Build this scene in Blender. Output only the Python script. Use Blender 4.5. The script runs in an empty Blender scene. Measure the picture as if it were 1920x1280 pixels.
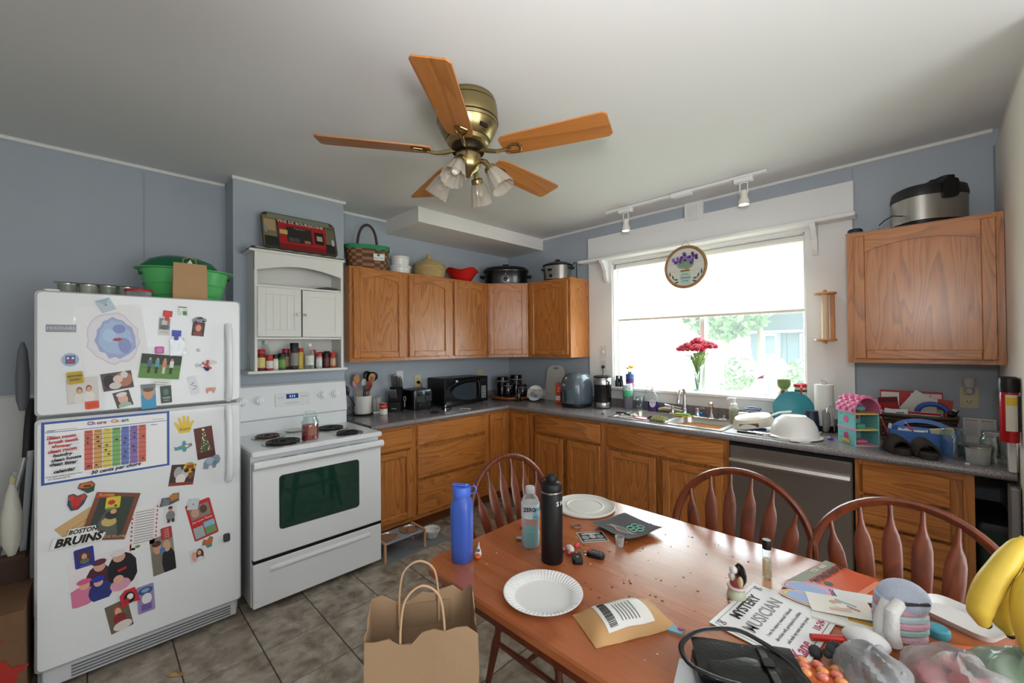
import bpy, math, random
from math import sin, cos, pi, radians as R, sqrt
from mathutils import Matrix, Vector

random.seed(7)
S = bpy.context.scene
COL = S.collection

# ------------------------------------------------------------------ camera, exposure, light
def make_camera():
    cd = bpy.data.cameras.new('camera'); cam = bpy.data.objects.new('camera', cd); COL.objects.link(cam)
    cd.sensor_width = 36.0; cd.lens = 14.626; cd.clip_start = .05
    th, pt, ro = .7822, .009, -.0099
    r = Vector((cos(th), sin(th), 0)); fw = Vector((-sin(th)*cos(pt), cos(th)*cos(pt), sin(pt))); up = r.cross(fw)
    cr = r*cos(ro) + up*sin(ro); cu = up*cos(ro) - r*sin(ro)
    m = Matrix((cr, cu, -fw)).transposed().to_4x4(); m.translation = (3.5233, -3.4881, 1.4939)
    cam.matrix_world = m
    S.camera = cam
make_camera()
S.view_settings.view_transform = 'Standard'; S.view_settings.look = 'None'
S.view_settings.gamma = 1.0; S.view_settings.use_curve_mapping = False
S.view_settings.exposure = 0.4
S.cycles.adaptive_threshold = .02; S.cycles.max_bounces = 6; S.cycles.diffuse_bounces = 3; S.cycles.glossy_bounces = 3; S.cycles.transmission_bounces = 6; S.cycles.transparent_max_bounces = 12
S.cycles.caustics_reflective = False; S.cycles.caustics_refractive = False

def make_world():
    w = bpy.data.worlds.new('sky'); S.world = w; w.use_nodes = True
    nt = w.node_tree; nt.nodes.clear()
    o = nt.nodes.new('ShaderNodeOutputWorld'); b = nt.nodes.new('ShaderNodeBackground')
    b.inputs['Color'].default_value = (.86, .93, 1.0, 1); b.inputs['Strength'].default_value = 9.5
    nt.links.new(b.outputs[0], o.inputs[0])
make_world()

def light(name, kind, loc, energy, color=(1, 1, 1), rot=None, target=None, **kw):
    d = bpy.data.lights.new(name, kind); d.energy = energy; d.color = color
    for k, v in kw.items(): setattr(d, k, v)
    o = bpy.data.objects.new(name, d); COL.objects.link(o); o.location = loc
    if target is not None: o.rotation_euler = (Vector(target)-Vector(loc)).to_track_quat('-Z', 'Y').to_euler()
    elif rot: o.rotation_euler = rot
    return o
# midday sun over the back yard, too steep to reach far into the room
light('sun', 'SUN', (0, 6, 8), 3.0, (1, .95, .87), target=(1.6, 4.0, 0), angle=R(1))
# daylight of the glazed doors and windows in the part of the room behind the camera
light('rear_daylight', 'AREA', (4.6, -5.05, 1.35), 13, (.95, .98, 1), target=(2.6, -2.0, 1.75), shape='RECTANGLE', size=1.8, size_y=2.0)
light('side_daylight', 'AREA', (5.45, -2.6, 1.4), 40, (.95, .98, 1), target=(2.8, -2.2, 1.5), shape='RECTANGLE', size=1.6, size_y=1.6)
# the photographer's flash, a hand above the lens
light('camera_flash', 'POINT', (3.60, -3.55, 1.78), 8.0, (1, .99, .98), shadow_soft_size=.06)
# the same flash bounced off the ceiling above the table
light('bounce_flash', 'SPOT', (3.55, -3.35, 1.80), 75, (1, .99, .98), target=(3.0, -2.2, 2.655), spot_size=R(120), spot_blend=1.0, shadow_soft_size=.12)
# daylight coming through the kitchen window
pl = light('window_portal', 'AREA', (2.18, .16, 1.66), 1, rot=(R(-90), 0, 0), shape='RECTANGLE', size=1.52, size_y=1.18)
pl.data.cycles.is_portal = True

# ------------------------------------------------------------------ materials
def lin(h):
    h = h.lstrip('#'); out = []
    for i in (0, 2, 4):
        c = int(h[i:i+2], 16)/255; out.append(c/12.92 if c <= .04045 else ((c+.055)/1.055)**2.4)
    return (*out, 1)
MATS = {}
def new_mat(name):
    m = bpy.data.materials.new(name); m.use_nodes = True
    return m, m.node_tree, m.node_tree.nodes['Principled BSDF']
def P(h, rough=.5, metal=0, spec=.5, trans=0, alpha=1, coat=0, bump=0, bscale=40, var=0, vscale=6, ior=1.45, emit=0, sss=0, name=None):
    """plain painted / plastic / metal surface with optional mottling and relief"""
    key = (h, rough, metal, spec, trans, alpha, coat, bump, bscale, var, vscale, ior, emit, sss)
    if key in MATS: return MATS[key]
    m, nt, b = new_mat(name or 'finish_'+h.lstrip('#'))
    i = b.inputs; i['Base Color'].default_value = lin(h); i['Roughness'].default_value = rough; i['Metallic'].default_value = metal
    i['Specular IOR Level'].default_value = spec; i['Transmission Weight'].default_value = trans; i['Alpha'].default_value = alpha
    i['Coat Weight'].default_value = coat; i['IOR'].default_value = ior
    if sss: i['Subsurface Weight'].default_value = sss
    if emit: i['Emission Color'].default_value = lin(h); i['Emission Strength'].default_value = emit
    if var or bump:
        tc = nt.nodes.new('ShaderNodeTexCoord')
    if var:
        n = nt.nodes.new('ShaderNodeTexNoise'); n.inputs['Scale'].default_value = vscale; n.inputs['Detail'].default_value = 5
        nt.links.new(tc.outputs['Object'], n.inputs['Vector'])
        mr = nt.nodes.new('ShaderNodeMapRange'); mr.inputs[1].default_value = .3; mr.inputs[2].default_value = .7
        mr.inputs[3].default_value = 1-var; mr.inputs[4].default_value = 1+var
        nt.links.new(n.outputs[0], mr.inputs[0])
        hs = nt.nodes.new('ShaderNodeHueSaturation'); hs.inputs['Color'].default_value = lin(h)
        nt.links.new(mr.outputs[0], hs.inputs['Value']); nt.links.new(hs.outputs[0], i['Base Color'])
    if bump:
        n2 = nt.nodes.new('ShaderNodeTexNoise'); n2.inputs['Scale'].default_value = bscale; n2.inputs['Detail'].default_value = 3
        nt.links.new(tc.outputs['Object'], n2.inputs['Vector'])
        bp = nt.nodes.new('ShaderNodeBump'); bp.inputs['Strength'].default_value = bump; bp.inputs['Distance'].default_value = .01
        nt.links.new(n2.outputs[0], bp.inputs['Height']); nt.links.new(bp.outputs[0], i['Normal'])
    MATS[key] = m
    return m
def ramp(nt, stops):
    r = nt.nodes.new('ShaderNodeValToRGB'); e = r.color_ramp.elements
    while len(e) < len(stops): e.new(.5)
    for el, (p, c) in zip(e, stops): el.position = p; el.color = lin(c)
    return r
def wood(name, light_c, mid_c, dark_c, axis='z', scale=1.0, rough=.35, coat=.3, rings=22):
    m, nt, b = new_mat(name); L = nt.links
    tc = nt.nodes.new('ShaderNodeTexCoord'); oi = nt.nodes.new('ShaderNodeObjectInfo')
    add = nt.nodes.new('ShaderNodeVectorMath'); add.operation = 'ADD'
    mul = nt.nodes.new('ShaderNodeVectorMath'); mul.operation = 'SCALE'; mul.inputs[0].default_value = (7.3, 5.1, 9.7)
    L.new(oi.outputs['Random'], mul.inputs['Scale']); L.new(tc.outputs['Object'], add.inputs[0]); L.new(mul.outputs[0], add.inputs[1])
    mp = nt.nodes.new('ShaderNodeMapping'); sc = {'x': (.10, 1, 1), 'y': (1, .10, 1), 'z': (1, 1, .10)}[axis]
    mp.inputs['Scale'].default_value = [v*scale for v in sc]; L.new(add.outputs[0], mp.inputs[0])
    nz = nt.nodes.new('ShaderNodeTexNoise'); nz.inputs['Scale'].default_value = 5.5; nz.inputs['Detail'].default_value = 2; nz.inputs['Distortion'].default_value = .4
    L.new(mp.outputs[0], nz.inputs['Vector'])
    mm = nt.nodes.new('ShaderNodeMath'); mm.operation = 'MULTIPLY'; mm.inputs[1].default_value = rings; L.new(nz.outputs[0], mm.inputs[0])
    fr = nt.nodes.new('ShaderNodeMath'); fr.operation = 'FRACT'; L.new(mm.outputs[0], fr.inputs[0])
    rp = ramp(nt, [(0, light_c), (.55, mid_c), (.88, dark_c), (1, light_c)]); L.new(fr.outputs[0], rp.inputs[0])
    fine = nt.nodes.new('ShaderNodeTexNoise'); fine.inputs['Scale'].default_value = 90; fine.inputs['Detail'].default_value = 3; L.new(mp.outputs[0], fine.inputs['Vector'])
    rf = ramp(nt, [(.35, mid_c), (.6, light_c)]); L.new(fine.outputs[0], rf.inputs[0])
    mx = nt.nodes.new('ShaderNodeMix'); mx.data_type = 'RGBA'; mx.inputs['Factor'].default_value = .45
    L.new(rp.outputs[0], mx.inputs[6]); L.new(rf.outputs[0], mx.inputs[7]); L.new(mx.outputs[2], b.inputs['Base Color'])
    bp = nt.nodes.new('ShaderNodeBump'); bp.inputs['Strength'].default_value = .12; bp.inputs['Distance'].default_value = .003
    L.new(fine.outputs[0], bp.inputs['Height']); L.new(bp.outputs[0], b.inputs['Normal'])
    b.inputs['Roughness'].default_value = rough; b.inputs['Coat Weight'].default_value = coat; b.inputs['Coat Roughness'].default_value = .25
    return m
OAK = ('#c27d3c', '#b0692d', '#774319')
OAKV = wood('oak_vertical', *OAK, axis='z'); OAKX = wood('oak_horizontal', *OAK, axis='x')
OAKY = wood('oak_depth', *OAK, axis='y')
CHERRY_X = wood('cherry_table', '#b2663a', '#a75c33', '#934d27', axis='x', rough=.22, coat=.5, rings=6)
CHERRY = wood('cherry_dark', '#7a3a20', '#66301a', '#4a2010', axis='z', rough=.32, coat=.25, rings=7)
FANWOOD = wood('fan_blade_wood', '#b9773a', '#a86b33', '#8a5526', axis='x', rough=.4, coat=.2, rings=9)
WHITE = P('#e9e9e7', .45, name='white_paint'); WALLP = P('#a7b0b9', .6, bump=.08, bscale=30, var=.02, name='blue_grey_paint')
CEILP = P('#dddddc', .8, bump=.03, bscale=18, name='ceiling_paint'); WALLW = P('#e4dfd8', .7, name='warm_white_paint')
ENAMEL = P('#e6e8ea', .25, coat=.3, name='white_enamel'); BLACK = P('#0c0c0e', .35, name='black_plastic'); DARK = P('#1d1d20', .45, name='charcoal_plastic')
CHROME = P('#d8dadc', .12, 1, name='chrome'); STEEL = P('#b4b2ae', .28, 1, name='brushed_steel'); BRASS = P('#a09066', .28, 1, name='antique_brass')
def glass_mat(name, h='#ffffff', rough=.02, fac=.85, milky=True, edge=None):
    """thin clear glass or plastic: lets most light through and mirrors the rest"""
    m = bpy.data.materials.new(name); m.use_nodes = True; nt = m.node_tree; nt.nodes.clear()
    o = nt.nodes.new('ShaderNodeOutputMaterial'); t = nt.nodes.new('ShaderNodeBsdfTransparent'); g = nt.nodes.new('ShaderNodeBsdfPrincipled' if milky else 'ShaderNodeBsdfGlossy')
    t.inputs[0].default_value = lin(h); g.inputs[0].default_value = lin(h); g.inputs['Roughness'].default_value = rough
    lw = nt.nodes.new('ShaderNodeLayerWeight'); lw.inputs[0].default_value = .35
    mr = nt.nodes.new('ShaderNodeMapRange'); mr.inputs[3].default_value = 1-fac; mr.inputs[4].default_value = min(1, 1-fac+(edge if edge is not None else (.6 if milky else .5)))
    mx = nt.nodes.new('ShaderNodeMixShader')
    nt.links.new(lw.outputs['Facing'], mr.inputs[0]); nt.links.new(mr.outputs[0], mx.inputs[0]); nt.links.new(t.outputs[0], mx.inputs[1]); nt.links.new(g.outputs[0], mx.inputs[2]); nt.links.new(mx.outputs[0], o.inputs[0])
    return m
CLEAR = glass_mat('clear_glass', '#f6faf9', .02, .95, False, .3)
PLASTIC = glass_mat('clear_plastic', '#eef0f0', .12, .86)

# ------------------------------------------------------------------ mesh builder
FZ = Matrix(((1, 0, 0), (0, 1, 0), (0, 0, 1)))            # (s,t,n) -> lying flat, facing up
FY = Matrix(((1, 0, 0), (0, 0, -1), (0, 1, 0)))           # upright, facing -Y
FX = Matrix(((0, 0, 1), (1, 0, 0), (0, 1, 0)))            # upright, facing +X
def smooth(pts, r, sub):
    P_ = [Vector(p) for p in pts]; N = len(P_); rs = list(r) if isinstance(r, (list, tuple)) else [r]*N; op = []; orr = []
    for i in range(N-1):
        p0, p1, p2, p3 = P_[max(i-1, 0)], P_[i], P_[i+1], P_[min(i+2, N-1)]
        for k in range(sub):
            t = k/sub; op.append(.5*((2*p1)+(p2-p0)*t+(2*p0-5*p1+4*p2-p3)*t*t+(3*p1-p0-3*p2+p3)*t**3)); a = t*t*(3-2*t); orr.append(rs[i]*(1-a)+rs[i+1]*a)
    return op+[P_[-1]], orr+[rs[-1]]
class MB:
    def __init__(s): s.v = []; s.f = []; s.mi = []; s.mats = []; s.cur = 0; s.T = None
    def m(s, mat):
        if mat not in s.mats: s.mats.append(mat)
        s.cur = s.mats.index(mat); return s
    def t(s, T): s.T = T; return s
    def add(s, vs, fs):
        o = len(s.v)
        s.v += [tuple(s.T @ Vector(p)) if s.T is not None else tuple(p) for p in vs]
        s.f += [tuple(i+o for i in f) for f in fs]; s.mi += [s.cur]*len(fs); return s
    def box(s, x0, x1, y0, y1, z0, z1, b=0.0):
        if x0 > x1: x0, x1 = x1, x0
        if y0 > y1: y0, y1 = y1, y0
        if z0 > z1: z0, z1 = z1, z0
        if b <= 0:
            vs = [(x, y, z) for z in (z0, z1) for y in (y0, y1) for x in (x0, x1)]
            return s.add(vs, [(0, 2, 3, 1), (4, 5, 7, 6), (0, 1, 5, 4), (2, 6, 7, 3), (0, 4, 6, 2), (1, 3, 7, 5)])
        b = min(b, (x1-x0)*.49, (y1-y0)*.49, (z1-z0)*.49)
        vs = []; idx = {}
        for i, (cx, dx) in enumerate(((x0, b), (x1, -b))):
            for j, (cy, dy) in enumerate(((y0, b), (y1, -b))):
                for k, (cz, dz) in enumerate(((z0, b), (z1, -b))):
                    for a, p in enumerate(((cx, cy+dy, cz+dz), (cx+dx, cy, cz+dz), (cx+dx, cy+dy, cz))):
                        idx[i, j, k, a] = len(vs); vs.append(p)
        fs = []
        q = [(0, 0), (1, 0), (1, 1), (0, 1)]
        for i in (0, 1):
            fs.append(tuple(idx[i, j, k, 0] for j, k in (q if i else q[::-1])))
            fs.append(tuple(idx[j, i, k, 1] for j, k in (q[::-1] if i else q)))
            fs.append(tuple(idx[j, k, i, 2] for j, k in (q if i else q[::-1])))
        for a in (0, 1):
            for c in (0, 1):
                f1 = (idx[a, c, 0, 0], idx[a, c, 0, 1], idx[a, c, 1, 1], idx[a, c, 1, 0]); fs.append(f1 if a != c else f1[::-1])
                f2 = (idx[a, 0, c, 0], idx[a, 0, c, 2], idx[a, 1, c, 2], idx[a, 1, c, 0]); fs.append(f2[::-1] if a != c else f2)
                f3 = (idx[0, a, c, 1], idx[0, a, c, 2], idx[1, a, c, 2], idx[1, a, c, 1]); fs.append(f3 if a != c else f3[::-1])
        for i in (0, 1):
            for j in (0, 1):
                for k in (0, 1):
                    t = (idx[i, j, k, 0], idx[i, j, k, 1], idx[i, j, k, 2]); fs.append(t if (i+j+k) % 2 else t[::-1])
        return s.add(vs, fs)
    def lathe(s, prof, n=24, c=(0, 0, 0), sx=1, sy=1, flute=0, nf=0, axis=None, a0=0):
        """profile [(r, z)] turned about a vertical axis at c (or tilted to axis)"""
        Q = Vector((0, 0, 1)).rotation_difference(Vector(axis)).to_matrix() if axis is not None else None
        vs = []; fs = []; c = Vector(c)
        for r, z in prof:
            for i in range(n):
                a = a0+2*pi*i/n; k = 1+flute*cos(nf*a) if flute else 1
                p = Vector((r*k*cos(a)*sx, r*k*sin(a)*sy, z)); p = (Q @ p if Q else p)+c; vs.append(tuple(p))
        for j in range(len(prof)-1):
            for i in range(n):
                k = (i+1) % n; fs.append((j*n+i, j*n+k, (j+1)*n+k, (j+1)*n+i))
        if prof[0][0] > 1e-5: fs.append(tuple(range(n))[::-1])
        if prof[-1][0] > 1e-5: fs.append(tuple((len(prof)-1)*n+i for i in range(n)))
        return s.add(vs, fs)
    def cyl(s, p0, p1, r0, r1=None, n=12):
        p0 = Vector(p0); p1 = Vector(p1); r1 = r0 if r1 is None else r1
        return s.lathe([(r0, 0), (r1, (p1-p0).length)], n, p0, axis=p1-p0)
    def tube(s, pts, r, n=8, closed=False, flat=1.0, sub=0):
        if sub: pts, r = smooth(pts, r, sub)
        pts = [Vector(p) for p in pts]; N = len(pts); rs = r if isinstance(r, (list, tuple)) else [r]*N
        vs = []; fs = []; prev = None
        for i, p in enumerate(pts):
            if closed: d = pts[(i+1) % N]-pts[i-1]
            else: d = pts[min(i+1, N-1)]-pts[max(i-1, 0)]
            d = d.normalized() if d.length > 1e-9 else Vector((0, 0, 1))
            if prev is None:
                u = d.cross(Vector((0, 0, 1)));  u = u if u.length > .05 else d.cross(Vector((0, 1, 0)))
            else: u = prev-d*prev.dot(d)
            u.normalize(); prev = u; w = d.cross(u)
            for k in range(n):
                a = 2*pi*k/n; vs.append(tuple(p+(u*cos(a)+w*sin(a)*flat)*rs[i]))
        for i in range(N if closed else N-1):
            j = (i+1) % N
            for k in range(n):
                l = (k+1) % n; fs.append((i*n+k, i*n+l, j*n+l, j*n+k))
        if not closed: fs.append(tuple(range(n))[::-1]); fs.append(tuple((N-1)*n+k for k in range(n)))
        return s.add(vs, fs)
    def prism(s, poly, n0, n1, F=FZ, o=(0, 0, 0), taper=1.0):
        """polygon (s,t) extruded from n0 to n1 in frame F at o; taper shrinks the far face"""
        o = Vector(o); N = len(poly)
        cx = sum(p[0] for p in poly)/N; cy = sum(p[1] for p in poly)/N
        vs = [tuple(o+F @ Vector((a, b, n0))) for a, b in poly]+[tuple(o+F @ Vector((cx+(a-cx)*taper, cy+(b-cy)*taper, n1))) for a, b in poly]
        area = sum(poly[i][0]*poly[(i+1) % N][1]-poly[(i+1) % N][0]*poly[i][1] for i in range(N))
        fs = [tuple(range(N))[::-1], tuple(range(N, 2*N))]+[(i, (i+1) % N, N+(i+1) % N, N+i) for i in range(N)]
        if area < 0: fs = [f[::-1] for f in fs]
        return s.add(vs, fs)
    def sphere(s, c, r, n=14, m=9, sc=(1, 1, 1)):
        c = Vector(c); vs = [tuple(c-Vector((0, 0, r*sc[2])))]; fs = []
        for j in range(1, m):
            p = -pi/2+pi*j/m
            for i in range(n):
                a = 2*pi*i/n; vs.append(tuple(c+Vector((r*cos(p)*cos(a)*sc[0], r*cos(p)*sin(a)*sc[1], r*sin(p)*sc[2]))))
        vs.append(tuple(c+Vector((0, 0, r*sc[2])))); L = len(vs)-1
        for i in range(n):
            k = (i+1) % n; fs.append((0, 1+k, 1+i)); fs.append((L, 1+(m-2)*n+i, 1+(m-2)*n+k))
            for j in range(m-2): fs.append((1+j*n+i, 1+j*n+k, 1+(j+1)*n+k, 1+(j+1)*n+i))
        return s.add(vs, fs)
    def loft(s, rings, cap0=True, cap1=True):
        n = len(rings[0]); vs = [tuple(p) for r in rings for p in r]; fs = []
        for j in range(len(rings)-1):
            for i in range(n):
                k = (i+1) % n; fs.append((j*n+i, j*n+k, (j+1)*n+k, (j+1)*n+i))
        if cap0: fs.append(tuple(range(n))[::-1])
        if cap1: fs.append(tuple((len(rings)-1)*n+i for i in range(n)))
        return s.add(vs, fs)
    def sheet(s, fn, nu, nv, th=.001, closed_u=False):
        """fn(u,v)->xyz on 0..1; a sheet with thickness th"""
        g = [[Vector(fn(i/nu, j/nv)) for i in range(nu+1)] for j in range(nv+1)]
        def nrm(i, j):
            a = g[j][min(i+1, nu)]-g[j][max(i-1, 0)]; b = g[min(j+1, nv)][i]-g[max(j-1, 0)][i]; k = a.cross(b)
            return k.normalized() if k.length > 1e-12 else Vector((0, 0, 1))
        W = nu+1; vs = [tuple(g[j][i]) for j in range(nv+1) for i in range(W)]+[tuple(g[j][i]-nrm(i, j)*th) for j in range(nv+1) for i in range(W)]
        K = W*(nv+1); fs = []
        for j in range(nv):
            for i in range(nu):
                a = j*W+i; fs.append((a, a+1, a+W+1, a+W)); fs.append((K+a+W, K+a+W+1, K+a+1, K+a))
        for i in range(nu):
            a = i; fs.append((K+a, K+a+1, a+1, a)); a = nv*W+i; fs.append((a, a+1, K+a+1, K+a))
        for j in range(nv):
            a = j*W; fs.append((a, a+W, K+a+W, K+a)); a = j*W+nu; fs.append((K+a, K+a+W, a+W, a))
        return s.add(vs, fs)
    def mesh(s, name, ang=38):
        me = bpy.data.meshes.new(name); me.from_pydata(s.v, [], s.f)
        for mt in s.mats: me.materials.append(mt)
        me.polygons.foreach_set('material_index', s.mi); me.polygons.foreach_set('use_smooth', [True]*len(s.f))
        me.update(); me.set_sharp_from_angle(angle=R(ang)); return me
def obj(name, mb, parent=None, loc=(0, 0, 0), rot=(0, 0, 0)):
    me = mb.mesh(name) if isinstance(mb, MB) else mb
    o = bpy.data.objects.new(name, me); COL.objects.link(o); o.location = loc; o.rotation_euler = rot
    if parent is not None: o.parent = parent
    return o
def tag(o, label=None, cat=None, group=None, kind=None):
    for k, v in (('label', label), ('category', cat), ('group', group), ('kind', kind)):
        if v: o[k] = v
    return o
def thing(name, label, cat, loc=(0, 0, 0), rz=0, group=None, rot=None):
    o = bpy.data.objects.new(name, None); COL.objects.link(o); o.empty_display_size = .05
    o.location = loc; o.rotation_euler = rot if rot else (0, 0, rz)
    return tag(o, label, cat, group)
def struct(name, mb, parent=None, label=None, **k):
    o = obj(name, mb, parent, **k)
    if parent is None: o['kind'] = 'structure'
    if label: o['label'] = label
    return o
def dup(root, loc, rz=None, label=None, group=None):
    r = root.copy(); COL.objects.link(r); r.location = loc
    if rz is not None: r.rotation_euler = (0, 0, rz)
    if label: r['label'] = label
    if group: r['group'] = group
    for ch in list(root.children):
        c = ch.copy(); COL.objects.link(c); c.parent = r
        for g in list(ch.children): d = g.copy(); COL.objects.link(d); d.parent = c
    return r
def B(m, *a, b=0.0): return MB().m(m).box(*a, b=b)
def rrect(w, h, r, n=4, cx=0, cy=0):
    pts = []
    for (x, y, a) in ((w/2-r, h/2-r, 0), (-w/2+r, h/2-r, 90), (-w/2+r, -h/2+r, 180), (w/2-r, -h/2+r, 270)):
        for i in range(n+1): t = R(a+90*i/n); pts.append((cx+x+r*cos(t), cy+y+r*sin(t)))
    return pts
def ell(a, b, n=20, cx=0, cy=0, a0=0, a1=360):
    return [(cx+a*cos(R(a0+(a1-a0)*i/(n if a1-a0 == 360 else n-1))), cy+b*sin(R(a0+(a1-a0)*i/(n if a1-a0 == 360 else n-1)))) for i in range(n)]
def text(name, s, size, mat, parent, F=FZ, o=(0, 0, 0), ang=0, depth=.0004, align='CENTER', sx=1.0, shear=0.0, bold=0.0, spacing=1.0):
    """lettering as a thin solid mesh, reading along s, up along t of frame F"""
    cu = bpy.data.curves.new(name, 'FONT'); cu.body = s; cu.size = size; cu.extrude = depth; cu.align_x = align; cu.align_y = 'CENTER'
    cu.shear = shear; cu.offset = bold; cu.resolution_u = 2; cu.space_character = spacing
    t = bpy.data.objects.new(name, cu); COL.objects.link(t)
    bpy.context.view_layer.update()
    me = bpy.data.meshes.new_from_object(t.evaluated_get(bpy.context.evaluated_depsgraph_get()))
    bpy.data.objects.remove(t); bpy.data.curves.remove(cu)
    M4 = Matrix.Translation(o) @ F.to_4x4() @ Matrix.Rotation(R(ang), 4, 'Z') @ Matrix.Diagonal((sx, 1, 1, 1))
    me.transform(M4); me.materials.clear(); me.materials.append(mat)
    return obj(name, me, parent)
# ------------------------------------------------------------------ the room
H = 2.655
def tile_mat(name, per_object=True):
    m, nt, b = new_mat(name); L = nt.links
    tc = nt.nodes.new('ShaderNodeTexCoord'); oi = nt.nodes.new('ShaderNodeObjectInfo')
    src = tc.outputs['Object']
    if per_object:
        sc = nt.nodes.new('ShaderNodeVectorMath'); sc.operation = 'SCALE'; sc.inputs[0].default_value = (31, 17, 5); L.new(oi.outputs['Random'], sc.inputs['Scale'])
        ad = nt.nodes.new('ShaderNodeVectorMath'); L.new(src, ad.inputs[0]); L.new(sc.outputs[0], ad.inputs[1]); src = ad.outputs[0]
    n1 = nt.nodes.new('ShaderNodeTexNoise'); n1.inputs['Scale'].default_value = 6; n1.inputs['Detail'].default_value = 8; n1.inputs['Roughness'].default_value = .62; n1.inputs['Distortion'].default_value = .8
    L.new(src, n1.inputs['Vector'])
    rp = ramp(nt, [(.30, '#54493d'), (.42, '#85786a'), (.54, '#a3978a'), (.64, '#bdb4a8'), (.74, '#d8d3ca')]); L.new(n1.outputs[0], rp.inputs[0])
    n2 = nt.nodes.new('ShaderNodeTexNoise'); n2.inputs['Scale'].default_value = 16; n2.inputs['Detail'].default_value = 6; L.new(src, n2.inputs['Vector'])
    r2 = ramp(nt, [(.38, '#5d5145'), (.5, '#9c8f7e'), (.6, '#b0a598')]); L.new(n2.outputs[0], r2.inputs[0])
    mx = nt.nodes.new('ShaderNodeMix'); mx.data_type = 'RGBA'; mx.inputs['Factor'].default_value = .4; L.new(rp.outputs[0], mx.inputs[6]); L.new(r2.outputs[0], mx.inputs[7])
    L.new(mx.outputs[2], b.inputs['Base Color']); b.inputs['Roughness'].default_value = .42
    bp = nt.nodes.new('ShaderNodeBump'); bp.inputs['Strength'].default_value = .25; bp.inputs['Distance'].default_value = .004; L.new(n1.outputs[0], bp.inputs['Height']); L.new(bp.outputs[0], b.inputs['Normal'])
    return m
TILE = tile_mat('stone_look_tile')
fl = struct('floor', B(P('#4b443b', .8, var=.1, vscale=30, name='grout'), -.15, 5.75, -5.35, .15, -.2, -.004), label='tan and brown stone look tile floor with dark grout lines')
tile_me = B(TILE, -.1505, .1505, -.1505, .1505, -.006, 0, b=.002).mesh('tile')
for i in range(-3, 14):
    for j in range(-9, 6):
        x = .884+.306*i+.153; y = -1.979+.306*j+.153
        if .02 < x < 4.95 and -4.75 < y < -.45: obj('tile', tile_me, fl, (x, y, 0))
wall_panel = MB().m(WALLP)
wall_panel.box(-.12, 0, -5.3, .15, 0, H)
wl = struct('wall_left', wall_panel, label='blue grey panelled wall behind the refrigerator and stove')
for y in (-3.26,):
    obj('panel_seam', B(P('#99a3ad', .6), 0, .0025, y-.004, y+.004, .2, H-.03), wl)
obj('wainscot', B(P('#dcdedd', .5, name='wainscot_white'), 0, .012, -5.2, -3.0, .0, 1.243, b=.003), wl)
obj('chair_rail', B(P('#c9cccd', .5), .0, .016, -5.2, -3.0, 1.243, 1.252), wl)
struct('wall_chimney', MB().m(WALLP).box(0, .224, -2.824, -2.072, 0, H), label='blue grey chimney breast behind the stove')
wb = MB().m(WALLP)
X0, X1, Z0, Z1 = 1.417, 2.941, 1.075, 2.262
wb.box(-.12, X0, 0, .15, 0, H).box(X1, 5.75, 0, .15, 0, H).box(X0, X1, 0, .15, 0, Z0).box(X0, X1, 0, .15, Z1, H)
wbo = struct('wall_right', wb, label='blue grey wall with the wide kitchen window')
for x in (3.20,): obj('panel_seam', B(P('#99a3ad', .6), x-.004, x+.004, -.0025, 0, .2, H-.03), wbo)
wc = struct('wall_end', MB().m(WALLW).box(3.822, 5.7, -1.15, -.001, 0, H), label='short white end wall beside the right counter')
obj('wall_board', B(P('#f0e9e0', .6), 3.808, 3.824, -1.152, -.02, 0, 2.56, b=.002), wc)
obj('corner_strip', B(P('#7d858c', .6), 3.802, 3.822, -.02, 0, 0, 2.56), wc)
struct('wall_rear', MB().m(WALLW).box(-.12, 5.75, -5.35, -5.2, 0, H), label='plain wall behind the viewer')
struct('wall_far', MB().m(WALLW).box(5.6, 5.75, -5.3, -1.15, 0, H), label='plain wall of the adjoining space')
struct('ceiling', MB().m(CEILP).box(-.12, 5.75, -5.35, .15, H, H+.12), label='off white ceiling')
struct('ceiling_soffit', MB().m(P('#e6e3de', .7, name='soffit_paint')).box(0, .55, -1.585, 0, 2.53, H), label='boxed white soffit in the ceiling corner')
tr = P('#e3e3e0', .5, name='trim_white')
def crown(name, pts, label):
    m = MB().m(tr)
    for (a, b) in pts: m.cyl((*a, H-.008), (*b, H-.008), .013, n=8)
    return struct(name, m, label=label)
crown('trim_1', [((.006, -5.2), (.006, -2.83))], 'white ceiling moulding above the refrigerator wall')
crown('trim_2', [((.230, -2.83), (.230, -2.06))], 'white ceiling moulding on the chimney breast')
crown('trim_3', [((.006, -2.06), (.006, -1.585))], 'short white ceiling moulding above the picnic basket')
crown('trim_4', [((.55, -.006), (3.80, -.006))], 'white ceiling moulding above the window wall')
struct('baseboard_left', B(WHITE, 0, .015, -5.2, -3.75, 0, .09, b=.003), label='white baseboard left of the refrigerator')

# ------------------------------------------------------------------ window
win = struct('window_1', MB().m(WHITE).box(X0, X1, -.002, .15, Z0, Z0+.012).box(X0, X1, -.002, .15, Z1-.012, Z1).box(X0, X0+.012, -.002, .15, Z0, Z1).box(X1-.012, X1, -.002, .15, Z0, Z1), label='wide white framed sliding kitchen window over the sink')
obj('casing', B(WHITE, 1.158, 1.419, -.02, 0, .92, 2.30, b=.002), win)
obj('casing', B(WHITE, 2.939, 3.198, -.02, 0, .92, 2.30, b=.002), win)
obj('head_casing', B(WHITE, 1.419, 2.939, -.02, 0, 2.260, 2.30, b=.002), win)
obj('header_board', B(WHITE, 1.154, 3.206, -.022, 0, 2.30, 2.54, b=.003), win)
obj('header_post', B(WHITE, 2.118, 2.266, -.03, -.0, 2.50, H-.001, b=.003), win)
ap = obj('apron', B(WHITE, 1.405, 2.952, -.018, 0, 1.0, 1.075), win)
obj('apron', B(WHITE, 1.405, 2.952, -.0175, 0, .93, 1.0), win)
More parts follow.
